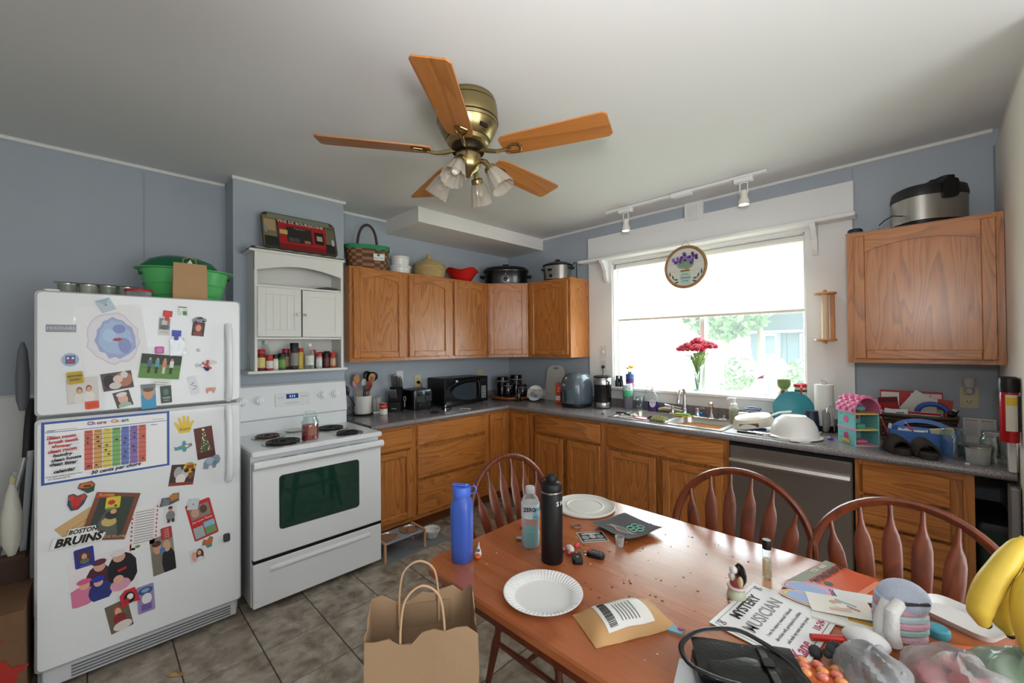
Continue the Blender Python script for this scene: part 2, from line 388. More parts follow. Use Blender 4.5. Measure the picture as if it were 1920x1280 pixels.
obj('sill', B(WHITE, 1.39, 2.965, -.05, .10, 1.070, 1.095, b=.004), win)
obj('shelf', B(WHITE, 1.115, 3.225, -.145, -.02, 2.285, 2.31, b=.006), win)
brk = [(0, 0), (-.115, 0), (-.115, -.02), (-.09, -.035), (-.078, -.06), (-.06, -.085), (-.045, -.10), (-.05, -.125), (-.04, -.15), (-.03, -.185), (-.012, -.20), (0, -.20)]
for x in (1.355, 2.985):
    m = MB().m(WHITE); m.prism([(a, b) for a, b in brk], -.016, .016, Matrix(((0, 0, 1), (1, 0, 0), (0, 1, 0))), (x+.016, -.02, 2.285)); obj('bracket', m, win)
for (x0, x1, y) in ((X0, 2.235, .075), (2.195, X1, .115)):
    s = MB().m(WHITE); w = .038
    s.box(x0, x0+w, y-.014, y+.014, Z0, Z1, b=.003).box(x1-w, x1, y-.014, y+.014, Z0, Z1, b=.003).box(x0+w, x1-w, y-.014, y+.014, Z0, Z0+w, b=.003).box(x0+w, x1-w, y-.014, y+.014, Z1-w, Z1, b=.003)
    so = obj('sash', s, win)
    gm = bpy.data.materials.get('window_glass')
    if gm is None:
        gm = bpy.data.materials.new('window_glass'); gm.use_nodes = True; nt = gm.node_tree; nt.nodes.clear()
        o_ = nt.nodes.new('ShaderNodeOutputMaterial'); t_ = nt.nodes.new('ShaderNodeBsdfTransparent'); g_ = nt.nodes.new('ShaderNodeBsdfGlossy'); d_ = nt.nodes.new('ShaderNodeBsdfTranslucent')
        t_.inputs[0].default_value = (.93, .97, .96, 1); g_.inputs['Roughness'].default_value = .02; d_.inputs[0].default_value = (.9, .93, .95, 1)
        a_ = nt.nodes.new('ShaderNodeMixShader'); a_.inputs[0].default_value = .035; c_ = nt.nodes.new('ShaderNodeMixShader'); c_.inputs[0].default_value = .05
        nt.links.new(t_.outputs[0], a_.inputs[1]); nt.links.new(d_.outputs[0], a_.inputs[2]); nt.links.new(a_.outputs[0], c_.inputs[1]); nt.links.new(g_.outputs[0], c_.inputs[2]); nt.links.new(c_.outputs[0], o_.inputs[0])
    obj('pane', B(gm, x0+w, x1-w, y-.002, y+.002, Z0+w, Z1-w), so)
# roller shade, half drawn
cloth = bpy.data.materials.new('shade_cloth'); cloth.use_nodes = True
nt = cloth.node_tree; nt.nodes.clear(); o_ = nt.nodes.new('ShaderNodeOutputMaterial'); d_ = nt.nodes.new('ShaderNodeBsdfDiffuse'); t_ = nt.nodes.new('ShaderNodeBsdfTranslucent'); a_ = nt.nodes.new('ShaderNodeMixShader')
d_.inputs[0].default_value = lin('#f1efe9'); t_.inputs[0].default_value = lin('#f6f3ec'); a_.inputs[0].default_value = .6
nt.links.new(d_.outputs[0], a_.inputs[1]); nt.links.new(t_.outputs[0], a_.inputs[2]); nt.links.new(a_.outputs[0], o_.inputs[0])
rs = thing('window_blind', 'cream roller blind half drawn over the window', 'window blind', (2.18, .03, 1.71))
obj('shade_cloth', MB().m(cloth).box(-.72, .745, -.001, .001, .012, .51), rs)
obj('roller_tube', MB().m(P('#e8e6e0', .5)).cyl((-.735, 0, .52), (.755, 0, .52), .022, n=16), rs)
obj('hem_bar', B(P('#d9d0c4', .5), -.72, .745, -.006, .006, 0, .02, b=.003), rs)
for x in (-.745, .757): obj('end_bracket', B(STEEL, x, x+.006, -.02, .02, .49, .545), rs)

# ------------------------------------------------------------------ the yard outside
GR = P('#a3ad8c', .9, var=.25, vscale=3, name='lawn')
struct('ground_outside', MB().m(GR).box(-18, 16, .16, 26, -.62, -.6), label='sunlit lawn outside the window')
FW = P('#f2f3f0', .6, name='fence_white')
fen = thing('picket_fence', 'white picket fence across the back yard', 'fence', (0, 6, -.6))
pk = MB().m(FW).prism([(-.07, 0), (.07, 0), (.07, 1.62), (0, 1.74), (-.07, 1.62)], 0, .02, FY).mesh('picket')
for i in range(44): obj('picket', pk, fen, (-4.4+i*.165, 0, 0 if i % 9 else .05))
for z in (.35, 1.35): obj('rail', B(FW, -4.5, 2.9, .0, .04, z, z+.08), fen)
sh = thing('garden_shed', 'grey garden shed with a white framed door window', 'shed', (.9, 11, -.6))
SW = P('#4b565d', .8, var=.06, vscale=4, name='shed_siding')
obj('wall', MB().m(SW).box(-1.25, 2.6, 0, 3, 0, 2.5), sh)
for i in range(12): obj('siding_board', B(SW, -1.26+i*.325, -.95+i*.325, -.02, 0, .05, 2.45, b=.01), sh)
obj('roof', MB().m(P('#414a50', .9, var=.1, vscale=8)).prism([(-1.5, 2.42), (2.8, 2.42), (2.0, 2.98), (-.5, 2.98)], -3.2, .25, FY), sh)
obj('fascia', B(P('#7a878d', .7), -1.45, 2.75, -.28, -.25, 2.38, 2.46), sh)
d = obj('door', B(P('#66757e', .6), -.94, -.44, -.06, -.02, .1, 2.44, b=.01), sh)
obj('door_window', B(P('#93a0a6', .5), -.88, -.53, -.08, -.06, 1.68, 2.38, b=.01), d)
obj('pane', B(P('#4c5a62', .2), -.83, -.58, -.085, -.08, 1.75, 2.30), d)
w2 = obj('window', B(P('#93a0a6', .5), .03, .4, -.06, -.02, 1.6, 2.36, b=.01), sh)
obj('pane', B(P('#4c5a62', .2), .08, .35, -.065, -.06, 1.68, 2.28), w2)
def leafmass(c, r, n, m, rnd, seed, size=.09, sc=(1, 1, 1)):
    rr = random.Random(seed); vs = MB().m(m)
    for k in range(n):
        while True:
            p = Vector((rr.uniform(-1, 1), rr.uniform(-1, 1), rr.uniform(-1, 1)))
            if .35 < p.length < 1: break
        p = Vector((p.x*sc[0], p.y*sc[1], p.z*sc[2]))*r + Vector(c)
        a = Vector((rr.gauss(0, 1), rr.gauss(0, 1), rr.gauss(0, 1))).normalized(); b = a.cross(Vector((rr.gauss(0, 1), rr.gauss(0, 1), rr.gauss(0, 1)))).normalized()
        s_ = size*rr.uniform(.6, 1.3)
        vs.add([p-a*s_, p+b*s_*.45, p+a*s_, p-b*s_*.45], [(0, 1, 2, 3)])
    return vs
LEAF = [P('#33502a', .7, name='leaf_a'), P('#4d6b3c', .7, name='leaf_b'), P('#5c7d45', .7, name='leaf_c')]
def tree(label, x, y, h, r, k, seed, trunk=.12, group='trees in the yard'):
    t = thing('tree', label, 'tree', (x, y, -.6), group=group)
    f_ = obj('foliage', leafmass((0, 0, h), r, 1500, LEAF[k], 0, seed, .15, (1, 1, .8)), t); f_['kind'] = 'stuff'
    obj('trunk', MB().m(P('#6a5d50', .9)).tube([(0, 0, 0), (.05, 0, h*.5), (0, .05, h)], [trunk, trunk*.8, trunk*.5], 10), t)
tree('leafy tree left of the shed', -.45, 9.0, 3.1, 1.15, 1, 3)
tree('slim tree with a bare trunk beside the shed door', .22, 9.6, 3.9, .95, 0, 4, .1)
tree('broad tree standing behind the shed', 1.4, 18.5, 4.6, 2.7, 2, 5)
def bush(label, x, y, z, r, k, seed, sc=(1, 1, 1.2), fl=None):
    t = thing('shrub', label, 'shrub', (x, y, -.6), group='shrubs by the fence')
    f_ = obj('foliage', leafmass((0, 0, z), r, 500, LEAF[k], 0, seed, .06, sc), t); f_['kind'] = 'stuff'
    obj('stem', MB().m(P('#6a5d50', .9)).tube([(0, 0, 0), (.02, 0, z)], [.03, .02], 8), t)
    if fl:
        f2 = obj('blossom', leafmass((0, 0, z+r*.45), r*.9, 420, fl, 0, seed+50, .07, sc), t); f2['kind'] = 'stuff'
bush('rounded white blossoming shrub before the fence', 1.08, 4.9, 1.55, .28, 2, 11, fl=P('#fafaf5', .7, name='white_blossom'))
bush('tall slender yellow green shrub behind the vase', 1.10, 4.2, .9, .35, 2, 12, (.7, .7, 1.6))
bush('leafy green shrub near the right window edge', 1.92, 5.2, 1.2, .42, 1, 13, (.6, .6, 1.4))
# ------------------------------------------------------------------ cabinets (local frame: X along the wall, front towards -Y)
def panel_door(parent, x0, z0, w, h, y, arch=0.0, fr=.052, rz=0, name='door', vert=True):
    d = obj(name, B(OAKV, fr-.004, w-fr+.004, -.0065, -.001, fr-.004, h-fr+.004+arch*.0), parent, (x0, y, z0), (0, 0, rz))
    for xa in (0, w-fr): obj('stile', B(OAKV, xa, xa+fr, -.019, 0, 0, h, b=.004), d)
    obj('rail', B(OAKX, fr, w-fr, -.0185, 0, 0, fr, b=.004), d)
    if arch:
        W = w-2*fr; p = [(0, h), (0, h-fr-arch)]+[(W*i/10, h-fr-arch+arch*sin(pi*i/10)**.8) for i in range(1, 10)]+[(W, h-fr-arch), (W, h)]
        obj('rail', MB().m(OAKX).prism(p, 0, .0185, FY, (fr, 0, 0)), d)
    else: obj('rail', B(OAKX, fr, w-fr, -.0185, 0, h-fr, h, b=.004), d)
    return d
def drawer_front(parent, x0, x1, z0, z1, y):
    w, h = x1-x0, z1-z0
    d = obj('drawer', MB().m(OAKX).box(0, w, -.012, 0, 0, h, b=.003), parent, (x0, y, z0))
    obj('raised_face', MB().m(OAKX).prism([(.0, .0), (w, 0), (w, h), (0, h)], .012, .020, FY, taper=.965), d)
    return d
def wall_place(wall, a): return ((0.0, a, 0.0), R(90)) if wall == 'A' else ((a, 0.0, 0.0), 0.0)
def wall_cabinet(label, wall, a0, a1, doors, z0=1.372, z1=2.134, arch=.036, group='oak wall cabinets'):
    loc, rz = wall_place(wall, a0); t = thing('wall_cabinet', label, 'cabinet', (loc[0], loc[1], z0), rz, group); w = a1-a0; h = z1-z0
    obj('body', B(OAKV, 0, w, -.303, -.001, 0, h), t)
    fr = obj('face_frame', B(OAKV, 0, .04, -.32, -.303, 0, h), t)
    obj('stile', B(OAKV, w-.04, w, -.32, -.303, 0, h), fr); obj('rail', B(OAKX, .04, w-.04, -.3195, -.303, 0, .04), fr); obj('rail', B(OAKX, .04, w-.04, -.3195, -.303, h-.04, h), fr)
    for x0, x1, y0, y1 in doors: panel_door(t, x0-a0, y0-z0, x1-x0, y1-y0, -.321, arch)
    return t
wall_cabinet('oak wall cabinet under the picnic basket, leftmost of the upper run', 'A', -2.071, -1.572, [(-2.045, -1.598, 1.402, 2.118)])
wall_cabinet('oak wall cabinet under the lidded straw basket, second of the upper run', 'A', -1.571, -1.082, [(-1.548, -1.112, 1.400, 2.112)])
wall_cabinet('narrow oak wall cabinet under the red bowl beside the corner unit', 'A', -1.081, -.612, [(-1.056, -.655, 1.398, 2.114)])
wall_cabinet('oak wall cabinet under the slow cooker, next to the window casing', 'B', .612, 1.156, [(.655, 1.135, 1.396, 2.110)])
wall_cabinet('wide oak wall cabinet right of the window under the steel cooker', 'B', 3.197, 3.806, [(3.228, 3.779, 1.395, 2.108)], arch=.042)
t = thing('corner_wall_cabinet', 'diagonal oak corner wall cabinet under the black roaster', 'cabinet', (0, 0, 1.372), 0, 'oak wall cabinets')
obj('body', MB().m(OAKV).prism([(.002, -.002), (.002, -.610), (.305, -.610), (.32, -.610), (.610, -.32), (.610, -.002)], 0, .762), t)
L_ = sqrt(2)*.29
dd = panel_door(t, .32+.012*cos(R(45))+.0008, .028, L_-.024, .712, -.610+.012*sin(R(45))-.0008, .03, rz=R(45))

def base_cabinet(label, wall, a0, a1, drawers, doors, group='oak base cabinets', stile_mid=None):
    loc, rz = wall_place(wall, a0); t = thing('base_cabinet', label, 'cabinet', loc, rz, group); w = a1-a0
    obj('body', B(OAKV, 0, w, -.595, -.02, .10, .872), t)
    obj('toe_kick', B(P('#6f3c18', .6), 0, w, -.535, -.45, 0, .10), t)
    fr = obj('face_frame', B(OAKV, 0, .036, -.612, -.595, .105, .872), t)
    obj('stile', B(OAKV, w-.036, w, -.612, -.595, .105, .872), fr)
    obj('rail', B(OAKX, .036, w-.036, -.6115, -.595, .84, .872), fr); obj('rail', B(OAKX, .036, w-.036, -.6115, -.595, .105, .145), fr)
    for x0, x1, z0, z1 in drawers: drawer_front(t, x0-a0, x1-a0, z0, z1, -.613)
    for x0, x1, z0, z1 in doors: panel_door(t, x0-a0, z0, x1-x0, z1-z0, -.613)
    return t
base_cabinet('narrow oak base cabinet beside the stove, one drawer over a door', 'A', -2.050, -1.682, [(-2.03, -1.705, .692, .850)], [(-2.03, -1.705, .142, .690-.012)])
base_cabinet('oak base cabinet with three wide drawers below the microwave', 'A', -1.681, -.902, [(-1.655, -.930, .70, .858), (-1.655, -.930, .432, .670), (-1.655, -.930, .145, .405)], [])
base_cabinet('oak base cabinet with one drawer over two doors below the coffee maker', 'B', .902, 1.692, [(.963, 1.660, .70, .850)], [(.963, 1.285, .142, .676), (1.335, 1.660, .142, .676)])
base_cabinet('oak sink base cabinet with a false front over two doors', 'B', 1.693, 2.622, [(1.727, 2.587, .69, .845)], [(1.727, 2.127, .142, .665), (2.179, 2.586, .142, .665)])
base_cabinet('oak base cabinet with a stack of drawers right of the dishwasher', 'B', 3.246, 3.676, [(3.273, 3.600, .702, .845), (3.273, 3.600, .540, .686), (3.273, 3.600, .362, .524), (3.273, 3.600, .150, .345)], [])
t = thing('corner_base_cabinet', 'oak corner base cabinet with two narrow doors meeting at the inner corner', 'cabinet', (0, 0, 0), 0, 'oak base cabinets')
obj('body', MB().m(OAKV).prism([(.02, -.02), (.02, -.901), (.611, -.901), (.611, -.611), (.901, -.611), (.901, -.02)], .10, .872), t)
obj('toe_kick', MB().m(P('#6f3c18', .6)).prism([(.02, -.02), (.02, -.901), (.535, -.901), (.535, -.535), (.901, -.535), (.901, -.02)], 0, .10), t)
panel_door(t, .613, .115, .215, .73, -.872, rz=R(90)); panel_door(t, .655, .115, .225, .73, -.613)

# ------------------------------------------------------------------ worktop, sink
def laminate():
    m, nt, b = new_mat('speckled_laminate'); L = nt.links; tc = nt.nodes.new('ShaderNodeTexCoord')
    n1 = nt.nodes.new('ShaderNodeTexNoise'); n1.inputs['Scale'].default_value = 260; n1.inputs['Detail'].default_value = 3; L.new(tc.outputs['Object'], n1.inputs['Vector'])
    rp = ramp(nt, [(.3, '#4c484a'), (.45, '#757072'), (.56, '#8b8687'), (.72, '#a9a5a3')]); L.new(n1.outputs[0], rp.inputs[0])
    L.new(rp.outputs[0], b.inputs['Base Color']); b.inputs['Roughness'].default_value = .22; b.inputs['Specular IOR Level'].default_value = .6
    return m
LAM = laminate()
ct = MB().m(LAM)
for bx in ((0.003, .635, -2.058, -.635), (0.003, 1.735, -.635, -.003), (2.545, 3.8, -.635, -.003), (1.735, 2.545, -.635, -.56), (1.735, 2.545, -.115, -.003)): ct.box(*bx, .874, .914)
ct.cyl((.635, -2.058, .894), (.635, -.635, .894), .02, n=16).cyl((.635, -.635, .894), (3.8, -.635, .894), .02, n=16)
cto = tag(obj('countertop', ct), 'grey speckled laminate countertop running along both walls', 'countertop')
obj('backsplash', MB().m(LAM).box(.001, .021, -2.058, -.021, .914, .985, b=.003), cto)
obj('backsplash', MB().m(LAM).box(.001, 3.80, -.021, -.001, .914, .985, b=.003), cto)
def rring(w, h, r, z, cx, cy, n=4): return [(x+cx, y+cy, z) for x, y in rrect(w, h, r, n)]
def loop3(pts, z): return [(x, y, z) for x, y in pts]
sk = thing('kitchen_sink', 'double bowl stainless steel sink under the window', 'sink', (2.14, -.337, .914))
SINK = P('#c3c1bd', .25, 1, name='sink_steel')
rim = MB().m(SINK)
rim.box(-.43, .43, -.245, -.205, .0005, .005, b=.002).box(-.43, .43, .19, .245, .0005, .005, b=.002).box(-.43, -.395, -.205, .19, .0005, .005, b=.002).box(.395, .43, -.205, .19, .0005, .005, b=.002).box(-.015, .02, -.205, .19, -.004, .004, b=.002)
obj('rim', rim, sk)
for cx, w in ((-.205, .38), (.2075, .375)):
    m = MB().m(SINK)
    m.loft([rring(w, .395, .05, .003, cx, -.0075), rring(w-.01, .385, .05, -.02, cx, -.0075), rring(w-.03, .365, .05, -.15, cx, -.0075), rring(w-.07, .32, .05, -.175, cx, -.0075)], cap0=False)
    bo = obj('basin', m, sk)
    obj('drain', MB().m(CHROME).lathe([(.0, .004), (.03, .004), (.042, .0), (.045, 0)], 20, (cx, -.0075, -.1745)), bo)

# ------------------------------------------------------------------ dishwasher
DW = P('#a39d98', .36, 1, var=.05, vscale=3, name='dark_stainless')
t = thing('dishwasher', 'stainless steel dishwasher between the sink cabinet and the drawers', 'dishwasher', (2.934, 0, 0))
obj('body', B(BLACK, -.308, .308, -.60, -.03, .02, .87), t)
fd = obj('door', MB().m(DW).box(-.303, .303, -.640, -.60, .11, .850, b=.006), t)
obj('handle', MB().m(P('#d0cdc9', .22, 1, name='handle_steel')).loft([[(x, y, z) for y, z in ((-.641, .742), (-.665-.006*cos(x*5), .744), (-.676-.006*cos(x*5), .760), (-.665-.006*cos(x*5), .776), (-.641, .778))] for x in [-.297+i*.0594 for i in range(11)]]), fd)
obj('control_strip', B(BLACK, -.303, .303, -.630, -.60, .851, .868), t)
obj('maker_mark', MB().m(P('#b9b4ae', .3, 1)).box(-.262, -.222, -.6415, -.640, .822, .828), fd)
obj('toe_panel', B(BLACK, -.30, .30, -.56, -.53, .0, .105), t)

# ------------------------------------------------------------------ refrigerator
FR = P('#e4e7e9', .32, coat=.25, bump=.06, bscale=220, name='fridge_enamel')
fr = thing('refrigerator', 'white top freezer refrigerator covered with magnets and photos', 'refrigerator', (.46, -3.2885, 0))
obj('body', B(P('#d5d8da', .4), -.40, .30, -.372, .372, .03, 1.742, b=.008), fr)
for z0, z1 in ((.105, 1.192), (1.206, 1.752)):
    m = MB().m(FR); m.prism(rrect(.756, z1-z0, .018, 4, 0, (z0+z1)/2), .302, .350, FX).prism(rrect(.756, z1-z0, .018, 4, 0, (z0+z1)/2), .350, .366, FX, taper=.975)
    dr = obj('door', m, fr)
    if z0 > 1:
        zs = [1.215, 1.23, 1.28, 1.40, 1.52, 1.59, 1.622]; bo = [.366, .385, .398, .402, .398, .385, .366]
    else:
        zs = [.775, .79, .83, .95, 1.08, 1.15, 1.18]; bo = [.366, .385, .398, .402, .398, .385, .366]
    obj('handle', MB().m(P('#eceeef', .25)).tube([(b_, .318, z_) for b_, z_ in zip(bo, zs)], [.016, .017, .016, .015, .016, .017, .016], 10), dr)
obj('gasket', B(P('#8b8f92', .6), .296, .303, -.368, .368, .11, 1.745), fr)
gr = obj('grille', B(P('#c9ccce', .5), .25, .335, -.36, .36, .02, .098, b=.006), fr)
for i in range(4): obj('louvre', B(P('#6b6d6f', .6), .335, .338, -.27, .33, .034+i*.014, .041+i*.014), gr)
obj('hinge_cover', MB().m(P('#dfe2e4', .4)).prism(rrect(.09, .05, .012, 4, .27, -.33), 1.752, 1.764), fr)
obj('foot', MB().m(DARK).cyl((.27, -.33, 0), (.27, -.33, .03), .02), fr); obj('foot', MB().m(DARK).cyl((.27, .33, 0), (.27, .33, .03), .02), fr)
obj('foot', MB().m(DARK).cyl((-.35, -.33, 0), (-.35, -.33, .03), .02), fr); obj('foot', MB().m(DARK).cyl((-.35, .33, 0), (-.35, .33, .03), .02), fr)
bd = obj('maker_plate', B(P('#6f7477', .4, .6), .366, .369, -.344, -.254, 1.572, 1.604, b=.001), fr)
text('lettering', 'FRIGIDAIRE', .017, P('#c9cdd0', .4), bd, FX, (.3692, -.299, 1.588))

# ------------------------------------------------------------------ stove
st = thing('stove', 'white electric range with coil burners and a dark oven window', 'stove', (.235, -2.480, 0))
obj('body', B(ENAMEL, 0, .585, -.386, .386, .03, .885, b=.004), st)
ck = obj('cooktop', B(ENAMEL, 0, .637, -.390, .390, .878, .912, b=.008), st)
BOWL = P('#3a3836', .3, .9); COIL = P('#141416', .5)
for nm, (bx, by, br) in zip('abcd', ((.495, -.185, .105), (.245, -.205, .083), (.275, .185, .098), (.525, .20, .080))):
    b_ = obj('burner', MB().m(P('#a9a7a3', .25, 1)).lathe([(br+.016, 0), (br+.014, .004), (br+.004, .003), (br*.6, -.002), (.02, -.003)], 32, (bx, by, .9125)), st)
    m = MB().m(COIL if nm != 'b' else P('#4a3426', .4))
    pts = []
    for i in range(121):
        a = i/120*2*pi*(4 if br > .09 else 3); r_ = .018+(br-.024)*i/120; pts.append((bx+r_*cos(a), by+r_*sin(a), .9215))
    m.tube(pts, .0055, 6); obj('coil', m, b_)
bg = obj('backguard', MB().m(ENAMEL).prism([(0, .905), (.075, .905), (.075, 1.0), (.085, 1.01), (.055, 1.225), (.03, 1.24), (0, 1.24)], -.385, .385, Matrix(((1, 0, 0), (0, 0, -1), (0, 1, 0)))), st)
obj('gap_line', B(BLACK, .05, .0765, -.38, .38, 1.0, 1.011), bg)
T_ = Matrix.Translation((.0715, 0, 1.115)) @ Matrix.Rotation(R(-8), 4, 'Y')
for y in (-.315, -.215, .205, .300):
    k = obj('knob', MB().m(ENAMEL).t(T_).lathe([(.031, 0), (.030, .006), (.021, .009), (.019, .022), (.0, .023)], 20, (0, y, .02), axis=(1, 0, 0)), bg)
    obj('knob_grip', MB().m(P('#f1f2f2', .3)).t(T_).box(.008, .028, y-.005, y+.005, .0, .04, b=.002), k)
cl = obj('control_panel', MB().m(P('#dcdfe0', .35)).t(T_).box(.001, .0035, -.115, .115, -.035, .055, b=.001), bg)
obj('clock_display', MB().m(P('#1c2b6b', .2)).t(T_).box(.0035, .005, -.045, .035, .015, .048), cl)
obj('clock_digits', MB().m(P('#7fb2ff', .3, emit=.6)).t(T_).box(.005, .0055, -.022, -.016, .022, .04).box(.005, .0055, -.008, -.002, .022, .04).box(.005, .0055, .006, .012, .022, .04), cl)
obj('panel_buttons', MB().m(P('#c3c7c9', .4)).t(T_).box(.0035, .0045, -.10, -.06, .02, .03).box(.0035, .0045, .05, .10, .02, .03).box(.0035, .0045, -.05, .04, -.02, -.012), cl)
od = obj('oven_door', B(ENAMEL, .588, .627, -.384, .384, .302, .848, b=.006), st)
obj('oven_glass', MB().m(P('#123b30', .06, spec=.9, coat=.6, name='oven_glass')).prism(rrect(.467, .30, .018, 4, -.012, .598), .627, .6295, FX), od)  # green base colour paints in the teal reflection seen on the glass
obj('glass_border', MB().m(P('#34393b', .2)).prism(rrect(.479, .312, .02, 4, -.012, .598), .6265, .6283, FX), od)
hd = obj('handle', MB().m(P('#eaecec', .3)).prism([(.627, .805), (.655, .812), (.668, .828), (.668, .846), (.655, .858), (.627, .858)], -.386, .386, Matrix(((1, 0, 0), (0, 0, -1), (0, 1, 0)))), od)
vm = MB().m(BLACK)
for i in range(40):
    y = -.24+i*.012
    if abs(i-8) < 2 or abs(i-32) < 2: continue
    vm.box(.634, .645, y, y+.006, .8572, .8590)
vs_ = obj('vent_slots', vm, hd); vs_['kind'] = 'stuff'
obj('gap_line', B(BLACK, .58, .622, -.382, .382, .284, .302), st)
dw = obj('storage_drawer', B(ENAMEL, .585, .625, -.384, .384, .035, .284, b=.006), st)
obj('drawer_grip', MB().m(ENAMEL).loft([[(.626+d_, y, z) for d_, z in ((-.002, .215), (.006*e, .222), (.009*e, .234), (.004*e, .245), (-.002, .25))] for y, e in ((-.30, .1), (-.26, 1), (0, 1.1), (.26, 1), (.30, .1))]), dw)
for y in (-.33, .33):
    for x in (.05, .54): obj('foot', MB().m(BLACK).cyl((x, y, 0), (x, y, .035), .018), st)

# ------------------------------------------------------------------ white cabinet over the stove
WC = P('#e2e1db', .4, name='cabinet_white')
wc_ = thing('spice_cabinet', 'white wooden wall cabinet with arched top over the stove', 'cabinet', (.225, -2.452, 1.31))
for y in (-.292, .276): obj('side_panel', B(WC, 0, .185, y, y+.016, .03, .82), wc_)
obj('back_panel', B(WC, 0, .006, -.276, .276, .03, .81), wc_)
for z, x1 in ((.240, .180), (.590, .180)): obj('shelf', B(WC, .006, x1, -.276, .276, z, z+.014), wc_)
obj('bottom_shelf', B(WC, 0, .205, -.335, .315, 0.012, .030, b=.003), wc_); obj('top_board', B(WC, 0, .20, -.325, .305, .82, .836, b=.003), wc_)
W = .584
obj('valance', MB().m(WC).prism([(0, .82), (0, .70)]+[(W*(.03+.94*i/12), .70+.045*sin(pi*i/12)) for i in range(13)]+[(W, .70), (W, .82)], .170, .187, FX, (0, -.308+.016, 0)), wc_)
for (y, sgn, rz) in ((-.276, 1, 0), (.276, -1, R(-5))):
    w = .268
    d_ = obj('door', B(WC, -.006, .006, 0 if sgn > 0 else -w, w if sgn > 0 else 0, 0, .33, b=.002), wc_, (.188, y, .257), (0, 0, rz))
    s0 = .0 if sgn > 0 else -w
    for (a0, a1, z0, z1) in ((s0, s0+.045, 0, .33), (s0+w-.045, s0+w, 0, .33), (s0+.045, s0+w-.045, 0, .045), (s0+.045, s0+w-.045, .285, .33)):
        obj('frame_strip', B(WC, .006, .0095, a0, a1, z0, z1, b=.001), d_)
    if sgn > 0:
        for i in range(4): obj('bead_board', B(WC, .006, .008, s0+.049+i*.043, s0+.049+i*.043+.040, .047, .283, b=.0015), d_)
    ky = s0+w-.022 if sgn > 0 else s0+.022
    obj('knob', MB().m(P('#e9e7e1', .25)).lathe([(.005, 0), (.005, .008), (.011, .014), (.011, .02), (.0, .025)], 14, (.009, ky, .155), axis=(1, 0, 0)), d_)
obj('hair_tie', MB().m(P('#c98fa0', .6)).tube([(.21+.002*cos(a), -.008+.03*cos(a), .412+.008*sin(a)) for a in [2*pi*i/16 for i in range(16)]], .002, 6, True), wc_)

# ------------------------------------------------------------------ table and chairs
tb = thing('dining_table', 'cherry wood dining table with rounded corners, cluttered with things', 'table', (3.04, -2.22, 0))
obj('tabletop', MB().m(CHERRY_X).prism(rrect(1.53, .945, .07, 6), .722, .742).prism(rrect(1.53, .945, .07, 6), .742, .750, taper=.992), tb)
for y0, y1 in ((-.40, -.38), (.38, .40)): obj('apron', B(CHERRY, -.67, .67, y0, y1, .632, .722), tb)
for x0, x1 in ((-.69, -.67), (.67, .69)): obj('apron', B(CHERRY, x0, x1, -.40, .40, .632, .722), tb)
legp = [(.028, 0), (.022, .04), (.030, .20), (.036, .34), (.026, .44), (.038, .47), (.026, .50)]
for x in (-.675, .675):
    for y in (-.385, .385):
        m = MB().m(CHERRY); m.lathe(legp, 16, (x, y, 0)).box(x-.036, x+.036, y-.036, y+.036, .50, .722, b=.004); obj('leg', m, tb)
def make_chair(name, label):
    c = thing(name, label, 'chair', group='bow back chairs round the table')
    seat = rrect(.46, .44, .13, 6); seat = [(x*(1-.10*(y > 0)*(y/.22)), y) for x, y in seat]
    m = MB().m(CHERRY); m.prism([(x*.94, y*.94) for x, y in seat], .425, .437, taper=1.06).prism(seat, .437, .458).prism(seat, .458, .466, taper=.97); obj('seat', m, c)
    hp = []
    for i in range(33):
        a = pi*i/32; x = .262*cos(a); z = .68+.262*sin(a)
        hp.append((x, .20+.11*(z-.46)/.48+.0, z))
    low = [(.205, .185, .45), (.225, .20, .53), (.25, .225, .61)]
    pts = low+hp+[(-a, b, d) for a, b, d in low[::-1]]
    obj('back_hoop', MB().m(CHERRY).tube(pts, .0185, 10, flat=.75), c)
    for i in range(6):
        fx = -1+2*i/5; xb = fx*.135; xt = fx*.205
        zt = .68+sqrt(max(0, .262**2-xt**2))-.005; n = 9; rings = []
        prof = [.009, .012, .019, .024, .0265, .0255, .020, .011, .0078, .007]; tt = [0, .12, .3, .48, .64, .74, .80, .86, .91, 1]
        for pw, k in zip(prof, tt):
            x = xb+(xt-xb)*k; z = .45+(zt-.45)*k; y = .182+.128*(z-.46)/.48; d_ = .0055 if pw > .01 else .0065
            rings.append([(x+pw*cos(q), y+d_*sin(q), z) for q in [2*pi*j/10 for j in range(10)]])
        obj('spindle', MB().m(CHERRY).loft(rings), c)
    lp = [.014, .017, .021, .014, .020, .015, .012]; lk = [0, .2, .38, .45, .55, .8, 1]
    feet = {}
    for sx in (-1, 1):
        for sy in (-1, 1):
            a = Vector((sx*.155, sy*.14, .43)); b_ = Vector((sx*.215, sy*.205, 0)); feet[sx, sy] = (a, b_)
            obj('leg', MB().m(CHERRY).tube([a+(b_-a)*k for k in lk], lp, 10), c)
    mids = []
    for sx in (-1, 1):
        p = feet[sx, -1][0].lerp(feet[sx, -1][1], .55); q = feet[sx, 1][0].lerp(feet[sx, 1][1], .55); mids.append((p+q)/2)
        obj('stretcher', MB().m(CHERRY).tube([p, (p+q)/2, q], [.009, .014, .009], 8), c)
    obj('stretcher', MB().m(CHERRY).tube([mids[0], (mids[0]+mids[1])/2, mids[1]], [.009, .014, .009], 8), c)
    return c
ch = make_chair('dining_chair', 'bow back wooden chair at the left end of the table')
ch.location = (2.345, -2.055, 0); ch.rotation_euler = (0, 0, R(90))
dup(ch, (2.958, -1.845, 0), 0, 'bow back wooden chair in front of the dishwasher')
dup(ch, (3.470, -1.845, 0), 0, 'dark bow back wooden chair nearest the bananas, before the oak drawers')

